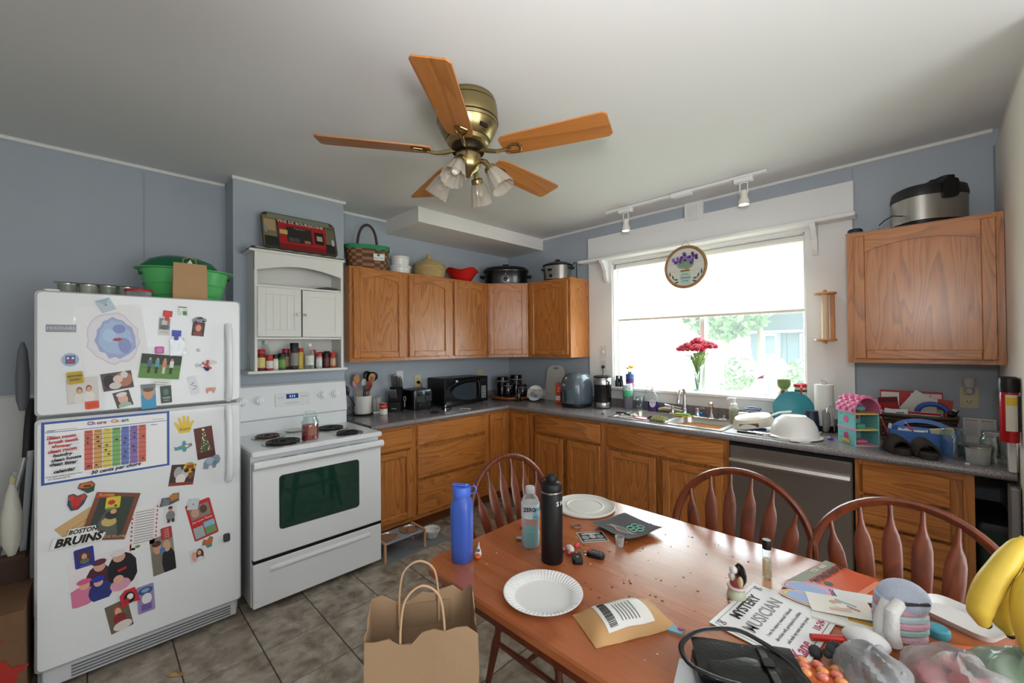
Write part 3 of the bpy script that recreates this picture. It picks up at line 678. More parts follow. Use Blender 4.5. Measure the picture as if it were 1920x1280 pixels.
# ------------------------------------------------------------------ ceiling fan
fn = thing('ceiling_fan', 'brass ceiling fan with five wooden blades and four glass shades', 'ceiling fan', (2.0, -2.237, H))
obj('motor_housing', MB().m(BRASS).lathe([(.128, 0), (.130, -.012), (.134, -.014), (.134, -.03), (.139, -.034), (.143, -.075), (.143, -.10), (.140, -.108), (.143, -.112), (.141, -.122), (.130, -.15), (.110, -.185), (.100, -.192), (.096, -.21), (.075, -.225), (0, -.226)], 48), fn)
for z in (-.032, -.109, -.124, -.190): obj('dark_band', MB().m(P('#3b3222', .3, .9)).lathe([(.1372-.0 if z > -.1 else (.1445 if z > -.12 else (.1405 if z > -.15 else .1035)), z+.003), ((.1382 if z > -.1 else (.1450 if z > -.12 else (.1400 if z > -.15 else .1015))), z-.003)], 48), fn)
for z, r_, w_ in ((-.165, .125, .03),):
    obj('vent_slot', MB().m(BLACK).box(.118, .127, -.03, .012, -.172, -.156), fn)
obj('blade_hub', MB().m(P('#2c261c', .4, .8)).lathe([(.078, -.222), (.08, -.235), (.075, -.25), (0, -.252)], 32), fn)
BW = .0715
for k in range(5):
    a = R(22+72*k)
    outline = [(.175, -.045), (.19, -.058), (.23, -.064), (.60, -BW), (.645, -BW), (.66, -BW+.014), (.665, BW-.014), (.65, BW), (.60, BW), (.23, .064), (.19, .058), (.175, .045)]
    T_ = Matrix.Rotation(R(-12), 4, 'X')
    bl = obj('blade', MB().m(FANWOOD).t(T_).prism(outline, -.0035, .0035), fn, (0, 0, -.252), (0, 0, a))
    br = MB().m(BRASS).t(T_)
    br.tube([(.062, 0, .012), (.10, .004, -.004), (.15, .010, -.014), (.19, .012, -.010), (.215, .014, -.008)], [.011, .010, .009, .007, .006], 8)
    br.tube([(.19, .012, -.009), (.215, .040, -.008), (.25, .043, -.008), (.262, .020, -.008), (.255, -.006, -.008), (.225, -.008, -.008)], .0055, 8, True)
    obj('blade_bracket', br, bl)
obj('switch_housing', MB().m(BRASS).lathe([(.055, -.25), (.060, -.26), (.058, -.315), (.045, -.335), (.022, -.35), (.012, -.365), (0, -.37)], 32), fn)
SHD = glass_mat('shade_glass', '#e2ddd4', .08, .78, True, .3)
for k in range(4):
    a = R(-62+90*k); dx, dy = cos(a), sin(a); ax = Vector((dx*.55, dy*.55, -.83)).normalized()
    p0 = Vector((dx*.05, dy*.05, -.30)); p1 = Vector((dx*.088, dy*.088, -.305)); p2 = p1+ax*.03
    arm = obj('lamp_arm', MB().m(BRASS).tube([p0, (p0+p1)/2+Vector((0, 0, .006)), p1, p2], [.010, .010, .012, .014], 10), fn)
    obj('socket', MB().m(BRASS).lathe([(.012, 0), (.027, .004), (.030, .012), (.030, .026), (.026, .028)], 20, p2, axis=ax), arm)
    q = p2+ax*.018
    prof = [(.026, 0), (.032, .012), (.040, .035), (.046, .06), (.051, .085), (.056, .108), (.0545, .108), (.049, .085), (.044, .06), (.038, .035), (.030, .012), (.024, .002)]
    obj('glass_shade', MB().m(SHD).lathe(prof, 72, q, flute=.035, nf=12, axis=ax), fn)
    obj('bulb', MB().m(P('#f3f0e8', .3)).lathe([(.009, 0), (.011, .012), (.020, .035), (.021, .05), (.014, .066), (0, .072)], 16, p2+ax*.02, axis=ax), fn)

# ------------------------------------------------------------------ track lights over the window
tk = thing('track_light', 'white ceiling track with two lit spot heads above the window', 'track light', (2.17, -.315, H))
obj('track_rail', B(WHITE, -.62, .62, -.017, .017, -.018, -.001, b=.003), tk)
obj('feed_box', B(WHITE, -.03, .12, -.03, .03, -.035, -.002, b=.004), tk)
for x in (-.43, .475):
    sp = obj('spot_adapter', B(WHITE, x-.06, x+.06, -.022, .022, -.05, -.018, b=.004), tk)
    obj('spot_yoke', MB().m(WHITE).tube([(x-.024, 0, -.13), (x-.024, 0, -.06), (x, 0, -.05), (x+.024, 0, -.06), (x+.024, 0, -.13)], .004, 6), sp)
    obj('spot_head', MB().m(P('#dcd9d2', .4)).lathe([(.016, .05), (.022, .045), (.024, .0), (.034, -.02), (.036, -.05), (.033, -.051), (.0, -.03)][::-1], 24, (x, 0, -.155)), sp)
    obj('spot_bulb', MB().m(P('#fff0d8', .3, emit=9, name='lit_bulb')).lathe([(0, 0), (.022, 0), (.029, -.01), (.024, -.018), (0, -.024)][::-1], 20, (x, 0, -.186)), sp)
    light('spot_lamp', 'SPOT', (2.17+x, -.315, H-.215), 9, (1, .88, .72), target=(2.17+x, -.33, .9), spot_size=R(95), spot_blend=.6, shadow_soft_size=.03)
# ------------------------------------------------------------------ flat things: photos, papers, magnets
def clip(pts, a, b):
    for ax, s_, lim in ((0, 1, a), (0, -1, a), (1, 1, b), (1, -1, b)):
        out = []
        for i in range(len(pts)):
            p, q_ = pts[i-1], pts[i]; dp, dq = lim-s_*p[ax], lim-s_*q_[ax]
            if (dp >= 0) != (dq >= 0): k = dp/(dp-dq); out.append((p[0]+(q_[0]-p[0])*k, p[1]+(q_[1]-p[1])*k))
            if dq >= 0: out.append(q_)
        pts = out
        if not pts: break
    return pts
def prints(mb, w, h, shapes, F, n0=0.0, step=.00025):
    for k, sh in enumerate(shapes):
        n = n0+.0002+k*step; kd = sh[0]; an = 0
        if not isinstance(sh[-1], str): an = R(sh[-1]); sh = sh[:-1]
        mb.m(P(sh[-1], .45))
        if kd == 'r':
            cx, cy, a, b = sh[1:5]
            pts = [(cx*w+(x*cos(an)-y*sin(an)), cy*h+(x*sin(an)+y*cos(an))) for x, y in ((-a*w/2, -b*h/2), (a*w/2, -b*h/2), (a*w/2, b*h/2), (-a*w/2, b*h/2))]
        elif kd == 'e': pts = ell(sh[3]*w, sh[4]*h, 14, sh[1]*w, sh[2]*h)
        else: pts = [(x*w, y*h) for x, y in sh[1]]
        pts = clip(pts, w/2, h/2)
        if len(pts) > 2: mb.prism(pts, n-.0002, n, F)
    return mb
def flat(name, label, cat, loc, rot, w, h, base, shapes=(), th=.0009, F=FX, r=0, outline=None, group=None, rough=.4, part='print'):
    poly = outline if outline else (rrect(w, h, r, 4) if r else [(-w/2, -h/2), (w/2, -h/2), (w/2, h/2), (-w/2, h/2)])
    o = tag(obj(name, MB().m(P(base, rough)).prism(poly, 0, th, F), None, loc, rot), label, cat, group)
    if shapes: obj(part, prints(MB(), w, h, shapes, F, th), o)
    return o
FXP = .8262
def fr_card(name, label, y, z, w, h, ang, base, shapes=(), lay=0, cat='photo', group='photos on the refrigerator', **k):
    return flat(name, label, cat, (FXP+lay*.0035, y, z), (R(ang), 0, 0), w, h, base, shapes, group=group, **k)
def fr_mag(name, label, y, z, w, h, ang, base, shapes=(), lay=0, th=.003, **k):
    return flat(name, label, 'magnet', (FXP+lay*.0035, y, z), (R(ang), 0, 0), w, h, base, shapes, th=th, group='magnets on the refrigerator', **k)
def person(cx, cy, s, shirt, hair='#3a2a20', skin='#d9a58a'):
    return [('e', cx, cy-.30*s, .20*s, .26*s, shirt), ('e', cx, cy+.06*s, .105*s, .15*s, hair), ('e', cx, cy+.03*s, .082*s, .12*s, skin)]
# children's painting and chart
rr = random.Random(5)
blob = lambda a, b, n, j, s: [(a*cos(2*pi*i/n)*(1+random.Random(s+i).uniform(-j, j)), b*sin(2*pi*i/n)*(1+random.Random(s+i).uniform(-j, j))) for i in range(n)]
paint = [('p', [(x-.01, y+.01) for x, y in blob(.40, .39, 26, .07, 1)], '#d8cfdd'), ('p', [(x-.01, y+.01) for x, y in blob(.38, .365, 26, .07, 1)], '#e3e1e6'),
         ('p', [(x+.03, y-.0) for x, y in blob(.30, .31, 24, .09, 40)], '#a3aed6'), ('p', [(x+.02, y+.01) for x, y in blob(.25, .26, 24, .10, 80)], '#a9c0e2'),
         ('e', .14, -.12, .10, .12, '#8d98cc'), ('e', .10, .14, .10, .07, '#8793c9'), ('e', -.06, .05, .10, .10, '#b4cdea'),
         ('p', [(-.04, -.02), (.02, .012), (.05, 0), (.08, .012), (.13, -.02), (.05, -.045)], '#b0495a'), ('r', .045, -.018, .12, .006, '#7d2f3d')]
fr_card('childs_painting', 'blue and lilac face painting on white paper on the freezer door', -3.419, 1.543, .226, .31, 7.5, '#e9eaeb', paint, cat='painting', group='papers on the refrigerator')
W_, H_ = .427, .271
ch_sh = [('r', 0, 0, .955, .93, '#f3f4f6'), ('r', 0, .33, .95, .01, '#3b5ea8'), ('r', -.35, .36, .20, .006, '#777a80'), ('r', .40, .37, .1, .006, '#777a80')]
for k, c in enumerate(('#d9695a', '#dda55c', '#e3cf62', '#7fb86b', '#6a7fc4', '#8d72b5', '#d9695a')):
    ch_sh.append(('r', -.165+k*.071, -.03, .062, .66, c)); ch_sh.append(('r', -.165+k*.071, .275, .062, .05, c))
for j in range(8): ch_sh.append(('r', .048, .22-j*.078, .49, .006, '#5c5550'))
for j in range(11): ch_sh.append(('r', -.33, .22-j*.055, .2, .003, '#9aa0a8'))
for j in range(28):
    ch_sh.append(('e', -.165+rr.randrange(7)*.071+rr.uniform(-.012, .012), .18-rr.randrange(7)*.078, .011, .014, '#4a2f3a'))
cc = fr_card('chore_chart', 'blue bordered dry erase chore chart with rainbow day columns', -3.433, 1.046, W_, H_, 0, '#2f56a0', ch_sh, cat='chart', group='papers on the refrigerator')
for s_, dx, c in (('Ch', -.062, '#8a5fa0'), ('ore', -.028, '#b0523f'), ('Ch', .016, '#c98a35'), ('art', .051, '#4f8a50')):
    text('chart_title', s_, .022, P(c, .5), cc, FX, (.006, dx, .112), bold=.0006)
for k, s_ in enumerate(('Sun', 'Mon', 'Tue', 'Wed', 'Thu', 'Fri', 'Sat')): text('day_name', s_, .010, P('#3a3030', .5), cc, FX, (.011, (-.165+k*.071)*W_, .075))
for k, (s_, c) in enumerate((('clean room', 1), ('brush teeth', 1), ('shower', 1), ('clean room', 1), ('laundry', 0), ('clean house', 0), ('clean litter', 0), ('calendar', 0))):
    text('handwriting', s_, .019, P('#c22a2a' if c else '#1e1d20', .5), cc, FX, (.006, -.146+rr.uniform(-.008, .008), .066-k*.0195-(.012 if k == 7 else 0)), ang=rr.uniform(-2, 4), shear=.15, bold=.0007)
text('handwriting', '30 cents per chore', .022, P('#1e1d20', .5), cc, FX, (.006, .02, -.108), ang=3, shear=.3, bold=.0006)
text('small_print', 'Name:', .009, P('#333338', .5), cc, FX, (.006, -.185, .096)); text('small_print', 'Chore', .009, P('#333338', .5), cc, FX, (.006, -.185, .072)); text('small_print', 'Notes', .009, P('#333338', .5), cc, FX, (.006, .155, .076))
text('small_print', 'If my goal total is greater than', .009, P('#333338', .5), cc, FX, (.006, -.145, -.102)); text('small_print', 'my reward will be:', .009, P('#333338', .5), cc, FX, (.006, -.160, -.113))
# freezer door
fr_mag('envelope_magnet', 'pale blue envelope shaped magnet holding the face painting', -3.447, 1.698, .05, .058, 25, '#b4c9d4', [('p', [(-.5, .5), (0, 0), (.5, .5)], '#9fb6c4'), ('e', 0, 0, .07, .06, '#c03a3a')], lay=1)
fr_mag('robot_magnet', 'small round blue and red robot face magnet', -3.560, 1.449, .05, .06, 0, '#9fb2c6', [('r', 0, 0, .6, .6, '#3f5f9c'), ('r', 0, -.1, .35, .2, '#c4413a'), ('e', -.15, .12, .08, .08, '#e8e8e8'), ('e', .15, .12, .08, .08, '#e8e8e8')], outline=ell(.027, .03, 16))
fr_card('family_photo', 'wide photo of a woman and child under the yellow magnet', -3.522, 1.310, .10, .115, 3, '#cfc9c4', [('r', 0, 0, .94, .94, '#d8d2cc')]+person(-.1, -.05, .9, '#e3ded6', '#6a3f28')+person(.2, -.0, .9, '#e8e4de', '#7a4a30'), lay=0)
ym = fr_mag('sign_magnet', 'yellow rectangular magnet with dark lettering', -3.545, 1.368, .052, .055, 6, '#c7ac2f', [('r', 0, 0, .85, .85, '#b89d28')], lay=1, r=.006)
text('lettering', 'BEWARE', .012, P('#2a2410', .5), ym, FX, (.0045, 0, .008)); text('lettering', 'RABID', .012, P('#2a2410', .5), ym, FX, (.0045, 0, -.008))
fr_card('cow_photo', 'photo of two people cuddling a brown cow', -3.408, 1.345, .105, .082, 8, '#4a3a30', [('e', -.25, 0, .2, .4, '#23191a'), ('e', .2, .05, .3, .42, '#b5775c'), ('e', .02, .1, .16, .22, '#e0c8bc'), ('e', .25, .3, .12, .2, '#ded6d0'), ('e', -.1, -.25, .2, .2, '#d5cfcb')], lay=1)
fr_mag('plastic_magnet', 'plain orange red rectangular magnet', -3.492, 1.241, .046, .036, 4, '#e2502c', [('r', 0, 0, .7, .5, '#d84823')], r=.007)
fr_card('baby_photo', 'small photo of a smiling baby with a headband', -3.389, 1.258, .058, .075, 14, '#4c4440', [('e', 0, .02, .3, .36, '#e2b6a4'), ('e', 0, .3, .34, .14, '#e9dbd8'), ('e', 0, -.4, .4, .2, '#a8bfa8')], lay=0)
fr_card('golf_photo', 'photo of four people standing on a green lawn', -3.252, 1.405, .155, .118, -7, '#4f7a34', [('r', 0, .30, 1, .40, '#23341f'), ('r', 0, -.3, 1, .4, '#5f8f3c'), ('r', 0, 0, 1, .12, '#5a8a40')]+sum([[('r', x, -.12, .07, .34, '#2c2c34' if i != 2 else '#d9cfc6'), ('r', x, .12, .10, .28, c), ('e', x, .30, .032, .06, '#c99a80')] for i, (x, c) in enumerate(((-.28, '#4a6a8a'), (-.1, '#5a9ab5'), (.08, '#d08a78'), (.26, '#e4e0dc')))], []), lay=1)
fr_mag('square_magnet', 'translucent magenta square magnet on the freezer door', -3.257, 1.487, .034, .036, 0, '#c24fa0', [('r', 0, 0, .6, .6, '#d877b8')], lay=2, r=.006)
fr_card('man_photo', 'photo of a man in a bright blue shirt below the lawn photo', -3.298, 1.262, .055, .12, 2, '#9aa59a', [('r', 0, -.22, 1, .56, '#3f9cc8'), ('e', 0, .12, .36, .26, '#d2a184'), ('e', 0, .3, .38, .12, '#6a5038'), ('r', 0, .42, 1, .16, '#77858a')], lay=0)
fr_card('dark_card', 'dark green printed card beside the man in blue', -3.232, 1.266, .042, .085, 3, '#2f4136', [('e', 0, .15, .25, .2, '#5f7d6a'), ('r', 0, -.2, .7, .1, '#93a59a'), ('r', 0, -.35, .5, .06, '#93a59a')], lay=1, cat='card', group='papers on the refrigerator')
fr_card('note_slip', 'white note slip tucked under the lawn photo', -3.253, 1.322, .075, .045, -8, '#e4e4de', [('r', 0, .1, .7, .06, '#8a8a88'), ('r', 0, -.15, .6, .06, '#8a8a88')], lay=0, cat='note', group='papers on the refrigerator')
fr_card('portrait_photo', 'black and white portrait under the red clip magnet', -3.238, 1.606, .046, .09, -3, '#d8d8d4', [('r', 0, .12, .9, .62, '#8d8d8a'), ('e', 0, .2, .24, .2, '#d6d2cc'), ('e', 0, -.06, .4, .14, '#6a6a68'), ('r', 0, -.32, .7, .04, '#aaaaaa')], lay=0)
fr_mag('clip_magnet', 'red clip magnet above the black and white portrait', -3.226, 1.66, .036, .05, -5, '#cf2323', [('r', 0, .2, .6, .35, '#e23a36')], lay=1, outline=[(-.018, .024), (.018, .024), (.018, -.006), (.008, -.006), (.008, -.026), (-.008, -.026), (-.008, -.006), (-.018, -.006)])
fr_mag('clip_magnet', 'blue clip magnet above the crumpled foil', -3.191, 1.562, .036, .05, -3, '#2b3fa8', [('r', 0, .2, .6, .35, '#4256c4')], lay=2, outline=[(-.018, .024), (.018, .024), (.018, -.006), (.008, -.006), (.008, -.026), (-.008, -.026), (-.008, -.006), (-.018, -.006)])
m = MB().m(P('#a9abae', .4, .7, name='foil'))
q = random.Random(9); m.sheet(lambda u, v: (q.uniform(.003, .006), -.028+u*.056+.012*v*(u-.5), .035-v*.085), 7, 8, .0008)
tag(obj('foil_packet', m, None, (FXP+.002, -3.187, 1.51), (R(5), 0, 0)), 'crumpled silver foil packet under the blue clip', 'packet')
fr_mag('cow_magnet', 'white cow magnet with a green patch near the freezer handle', -3.165, 1.685, .04, .05, 0, '#d9ddd4', [('r', .2, -.2, .4, .4, '#3c8a56'), ('e', -.15, .15, .2, .2, '#f0f0ea'), ('r', 0, .4, .8, .08, '#3a3a38')], outline=[(-.02, .03), (.0, .018), (.018, .018), (.022, -.025), (.008, -.025), (.006, -.012), (-.006, -.012), (-.012, -.025), (-.02, -.02)])
fr_card('infant_photo', 'dark photo of an infant in a red hat', -3.101, 1.594, .052, .072, -6, '#281a1a', [('e', 0, .1, .34, .34, '#a52a2e'), ('e', 0, .08, .22, .24, '#d8a088'), ('e', 0, -.35, .4, .18, '#8a4238')], lay=0)
fr_mag('car_magnet', 'silver sports car magnet above the infant photo', -3.097, 1.643, .06, .03, 3, '#8d8f95', [('p', [(-.2, .1), (-.05, .45), (.2, .45), (.35, .1)], '#3a3d44'), ('e', -.28, -.35, .1, .2, '#1b1b1d'), ('e', .28, -.35, .1, .2, '#1b1b1d')], lay=1, outline=[(-.03, -.012), (.03, -.012), (.03, .004), (.018, .008), (.006, .016), (-.012, .015), (-.03, .002)])
tag(obj('button_magnet', MB().m(P('#d8dadb', .3)).lathe([(.009, 0), (.009, .003), (.006, .006), (0, .007)], 16, axis=(1, 0, 0)), None, (FXP, -3.101, 1.485)), 'tiny white round button magnet', 'magnet', 'magnets on the refrigerator')
orn = thing('ribbon_ornament', 'red ribbon and wire ornament with a blue bead on the freezer door', 'ornament', (FXP, -3.065, 1.405))
obj('wire_loop', MB().m(P('#d9dadb', .3, .5)).tube([(.004, -.02+.028*cos(a), .0+.022*sin(2*a)*.6+.01*sin(a)) for a in [2*pi*i/24 for i in range(24)]], .0018, 6, True), orn)
obj('ribbon', MB().m(P('#c0262b', .4)).prism([(-.02, .02), (-.006, .004), (.0, .028), (.010, .026), (.004, .0), (.022, -.016), (.014, -.024), (-.002, -.008), (-.018, .006)], .003, .006, FX), orn)
obj('bead', MB().m(P('#2c3c8c', .3)).sphere((.008, .0, -.022), .009), orn); obj('bead', MB().m(P('#c0262b', .3)).sphere((.008, -.010, -.012), .006), orn)
obj('charm', MB().m(P('#a9a9a4', .4, .4)).prism([(.012, .004), (.04, .006), (.044, .014), (.03, .026), (.012, .02)], .002, .006, FX), orn)
fr_mag('pig_magnet', 'small pink pig magnet by the freezer handle', -3.049, 1.272, .045, .03, 0, '#d99a86', [('e', .28, .15, .14, .22, '#e4ad9b')], outline=[(-.02, .01), (-.008, .014), (.01, .013), (.02, .014), (.023, .004), (.018, -.004), (.015, -.016), (.009, -.016), (.007, -.006), (-.010, -.006), (-.012, -.016), (-.018, -.016), (-.021, -.002)])
fr_card('paper_scrap', 'torn white scrap with a blue pen sketch', -3.122, 1.303, .04, .095, 14, '#e2e3e6', [('r', -.05, .1, .5, .05, '#8ea3cc', 30), ('r', .1, -.05, .5, .04, '#8ea3cc', -35), ('r', 0, -.2, .5, .04, '#8ea3cc', 20)], cat='note', group='papers on the refrigerator')
# refrigerator door, upper
hand = [(-.018, -.03), (.018, -.03), (.026, -.008), (.036, .012), (.030, .018), (.020, .005), (.019, .035), (.011, .036), (.009, .008), (.004, .040), (-.004, .040), (-.006, .008), (-.014, .036), (-.021, .032), (-.017, .004), (-.03, .02), (-.036, .013), (-.027, -.008)]
hm = fr_mag('handprint', 'yellow paper handprint with a childs name', -3.160, 1.100, .08, .09, 3, '#e3c23c', (), outline=[(x*1.15, y*1.25) for x, y in hand], th=.001)
text('lettering', 'Kane', .022, P('#7a6420', .5), hm, FX, (.0016, 0, -.018), shear=.3)
fr_mag('airplane_magnet', 'teal airplane magnet under the handprint', -3.164, .991, .07, .05, 12, '#3f9aa0', [('p', [(-.4, 0), (.4, .14), (.45, 0), (.4, -.12)], '#b97a6a'), ('e', .2, .02, .1, .12, '#e8e2d0')], outline=[(-.036, -.006), (-.036, .014), (-.026, .008), (-.004, .010), (.004, .03), (.014, .028), (.014, .010), (.036, .008), (.036, -.006), (.012, -.012), (.004, -.026), (-.006, -.024), (-.006, -.010)])
fr_card('christmas_tree_photo', 'photo of a lit christmas tree in a dark red room', -3.075, .998, .078, .165, 6, '#5d211c', [('p', [(-.36, -.28), (.36, -.28), (.0, .42)], '#4c5434'), ('e', 0, .42, .07, .04, '#fff3c8'), ('r', 0, -.4, 1, .2, '#4a1512')]+[('e', rr.uniform(-.3, .3)*(1-(y_+.28)/.75), y_, .03, .016, '#ffe9a8') for y_ in [(-.27+.6*i/22) for i in range(23)]], lay=0)
fr_mag('elephant_magnet', 'grey blue elephant magnet near the lower handle', -3.046, .892, .07, .07, 0, '#7d93a3', [('e', -.1, .1, .25, .25, '#a3b4bf'), ('e', .2, -.1, .15, .2, '#66808f')], lay=1, outline=[(-.036, -.03), (-.034, .0), (-.02, .02), (.0, .024), (.012, .034), (.03, .032), (.038, .01), (.032, -.012), (.02, -.012), (.018, -.032), (.006, -.034), (.0, -.016), (-.012, -.016), (-.016, -.034)])
fr_card('dog_card', 'holiday card photo of grey dogs below the handprint', -3.168, .85, .10, .105, -8, '#3a2a26', [('e', -.2, .12, .16, .28, '#a9a9a8'), ('e', .1, .1, .15, .28, '#c9c6c0'), ('e', -.05, -.2, .2, .25, '#e0dcd6'), ('r', 0, -.42, 1, .14, '#8d3424'), ('e', .35, .0, .12, .22, '#7a4a2c')], lay=0)
fr_mag('tractor_magnet', 'red and yellow tractor magnet on the dog card', -3.140, .882, .05, .055, 0, '#c7b02c', [('r', .05, .1, .6, .35, '#b52a22'), ('e', -.25, -.2, .2, .2, '#1c1c1c'), ('e', .28, -.25, .16, .16, '#1c1c1c'), ('r', .1, .35, .3, .2, '#7fa04a')], lay=1, outline=ell(.026, .027, 12))
# refrigerator door, lower
fr_mag('truck_magnet', 'orange and green truck magnet under the chore chart', -3.511, .872, .056, .056, -4, '#2f4a34', [('p', [(-.45, .0), (-.3, .35), (.3, .4), (.45, .1), (.1, -.05)], '#d0662c'), ('r', .05, .1, .4, .15, '#3a2c22')], outline=[(-.028, 0), (-.022, .02), (.016, .026), (.028, .010), (.026, -.02), (.006, -.028), (-.006, -.016)])
fr_mag('lobster_magnet', 'red lobster magnet beside the roller coaster photo', -3.542, .815, .064, .075, -10, '#2c4c54', [('e', 0, 0, .26, .32, '#bf2f2f'), ('e', -.28, .25, .14, .18, '#c94038'), ('e', .28, .25, .14, .18, '#c94038'), ('r', .05, -.32, .3, .16, '#a02828')], outline=[(-.03, .03), (-.016, .036), (.0, .026), (.02, .036), (.032, .022), (.026, -.01), (.012, -.034), (-.010, -.038), (-.026, -.012)])
cp = fr_card('roller_coaster_photo', 'large souvenir photo of riders on a log ride with a rusty border', -3.431, .72, .155, .21, -16, '#7a4a32', [('r', 0, 0, .78, .84, '#39423a'), ('p', [(-.3, -.42), (-.12, .25), (.02, .25), (.3, -.42)], '#5c5f5c'), ('e', 0, -.12, .17, .10, '#c9b06a'), ('e', 0, .02, .14, .09, '#3a332e'), ('e', .02, .10, .07, .05, '#d9a58a'), ('r', -.3, .44, .36, .1, '#c0472f')], lay=1)
text('lettering', 'LOG FLUME', .016, P('#d9b9a4', .5), cp, FX, (.004, .035, -.09)); text('lettering', 'FLUMER', .015, P('#e6c95a', .5), cp, FX, (.004, -.04, .093))
fr_mag('bird_magnet', 'yellow square magnet with a red bird on the ride photo', -3.424, .782, .05, .055, -6, '#d5c33a', [('e', -.1, .05, .25, .2, '#c03a2c'), ('e', .2, -.25, .1, .08, '#1f1f1c'), ('r', 0, -.42, .9, .1, '#5a9a3c')], lay=3, r=.006)
fr_card('tan_note', 'tan handwritten paper tucked behind the hockey lettering', -3.525, .70, .13, .11, 32, '#cba876', [('r', 0, .15, .7, .03, '#a88a5c'), ('r', 0, 0, .7, .03, '#a88a5c'), ('r', 0, -.15, .7, .03, '#a88a5c')], cat='note', group='papers on the refrigerator')
bm_ = fr_mag('hockey_magnet', 'BOSTON BRUINS lettering magnet with white outline', -3.535, .660, .17, .078, -3, '#e8e8e4', (), lay=2, outline=[(-.085, -.034), (.075, -.034), (.088, -.004), (.06, .008), (.052, .038), (-.03, .040), (-.036, .012), (-.078, .010)])
text('lettering', 'BRUINS', .047, P('#16130f', .4), bm_, FX, (.0038, 0, -.014), shear=.25, bold=.0022, sx=.92); text('lettering', 'BOSTON', .026, P('#16130f', .4), bm_, FX, (.0038, .012, .024), shear=.25, bold=.0008, sx=.85)
lt = [('r', 0, 0, .88, .90, '#e9e7e4')]+[('r', 0, .38-i*.06, .74, .018, '#9a9496') for i in range(13)]+[('e', -.2, -.43, .10, .035, '#5f9a4c')]+[('r', s_*.47, .45-i*.1, .05, .05, c) for i in range(10) for s_, c in ((-1, '#b8343c'), (1, '#b8343c'))]
fr_card('letter', 'typed letter with a candy stripe border and a clover', -3.315, .632, .095, .20, -3, '#ece9e8', lt, cat='letter', group='papers on the refrigerator')
fr_mag('trailer_magnet', 'grey and orange dump trailer magnet', -3.219, .735, .075, .058, 4, '#55575c', [('p', [(.0, .4), (.45, .5), (.45, .0), (.05, -.1)], '#b8793a'), ('p', [(-.45, -.3), (-.3, .3), (.0, .1), (-.05, -.35)], '#777b80')], lay=1, outline=[(-.04, -.02), (-.028, .02), (.0, .014), (.012, .03), (.038, .028), (.036, -.012), (.0, -.022)])
fr_card('boy_photo', 'cut out photo of a seated boy under the trailer magnet', -3.216, .665, .05, .09, 0, '#d9dadb', [('e', 0, -.1, .36, .3, '#7d7f80'), ('e', 0, .28, .17, .13, '#c99a80'), ('e', 0, .36, .18, .08, '#4a3426'), ('r', -.15, -.36, .22, .2, '#3a3c40'), ('r', .2, -.36, .22, .2, '#3a3c40')])
jc = fr_card('holiday_card', 'red holiday card reading Joy Love Peace', -3.087, .600, .105, .20, 12, '#c32a2f', [('r', -.0, .23, .8, .34, '#8d7f74'), ('e', -.2, .23, .16, .12, '#c49a84'), ('e', .15, .26, .15, .11, '#5c3f30'), ('r', -.24, -.3, .4, .3, '#9fb0ad'), ('r', .22, -.26, .44, .36, '#6f9a62'), ('r', .22, -.17, .44, .14, '#8fb6d6')], cat='card', group='papers on the refrigerator', r=.008)
text('lettering', 'Joy Love Peace', .0165, P('#f4e6e0', .5), jc, FX, (.003, 0, .0), shear=.2, sx=.85)
fr_mag('envelope_magnet', 'clear round tag magnet above the red holiday card', -3.125, .69, .045, .055, -10, '#c3cdd2', [('e', 0, 0, .08, .06, '#c03a3a')], lay=1)
fr_card('couple_photo', 'photo of two smiling men in hats', -3.245, .475, .088, .185, 5, '#5a5650', [('r', 0, .25, 1, .5, '#8d8a78'), ('e', -.24, -.2, .3, .42, '#7a7468'), ('e', .22, -.25, .3, .42, '#1d1c1e'), ('e', -.22, .2, .17, .15, '#c9987c'), ('e', .2, .2, .17, .16, '#cfa185'), ('e', -.22, .33, .2, .08, '#4a2c2a'), ('e', 0, .12, .12, .08, '#4a7ab0')])
rm = fr_mag('sign_magnet', 'red magnet with rows of small lettering over the two men', -3.232, .577, .042, .058, 4, '#b03a3a', (), lay=1, r=.006)
for i in range(4): text('lettering', 'LIVE', .010, P('#f0d2c8', .5), rm, FX, (.0034, 0, .018-i*.012))
fr_mag('crab_magnet', 'orange crab magnet with a teal edge', -3.063, .471, .055, .058, 15, '#3d8a96', [('e', .05, .02, .34, .24, '#d0662c'), ('e', -.2, .3, .12, .14, '#d0662c'), ('e', .3, .3, .12, .12, '#d0662c')], outline=[(-.026, .0), (-.014, .026), (.0, .014), (.016, .028), (.028, .014), (.016, -.008), (.010, -.028), (-.010, -.026), (-.012, -.008)])
fr_card('girls_photo', 'small cut out photo of two dark haired girls', -3.109, .421, .06, .07, 8, '#dcd6d4', [('e', -.2, -.05, .2, .38, '#d8a7a4'), ('e', .2, .0, .26, .42, '#4a3028'), ('e', .18, .12, .13, .18, '#d9a58a'), ('e', -.2, .15, .13, .16, '#d9a58a'), ('e', .16, -.3, .2, .16, '#e2ded8')])
tag(obj('square_magnet', MB().m(P('#3c4044', .5)).prism(rrect(.03, .042, .008, 4), 0, .012, FX), None, (FXP, -2.981, .471)), 'dark grey rounded square magnet below the lower handle', 'magnet', 'magnets on the refrigerator')
fr_mag('frame_magnet', 'blue square frame magnet with a small portrait', -3.517, .559, .062, .085, 4, '#2a3486', [('r', 0, .02, .6, .6, '#5c3030'), ('e', 0, .06, .14, .16, '#d0a080'), ('e', 0, -.18, .24, .14, '#6c6c58'), ('r', 0, -.42, .5, .08, '#4858b0')], r=.006)
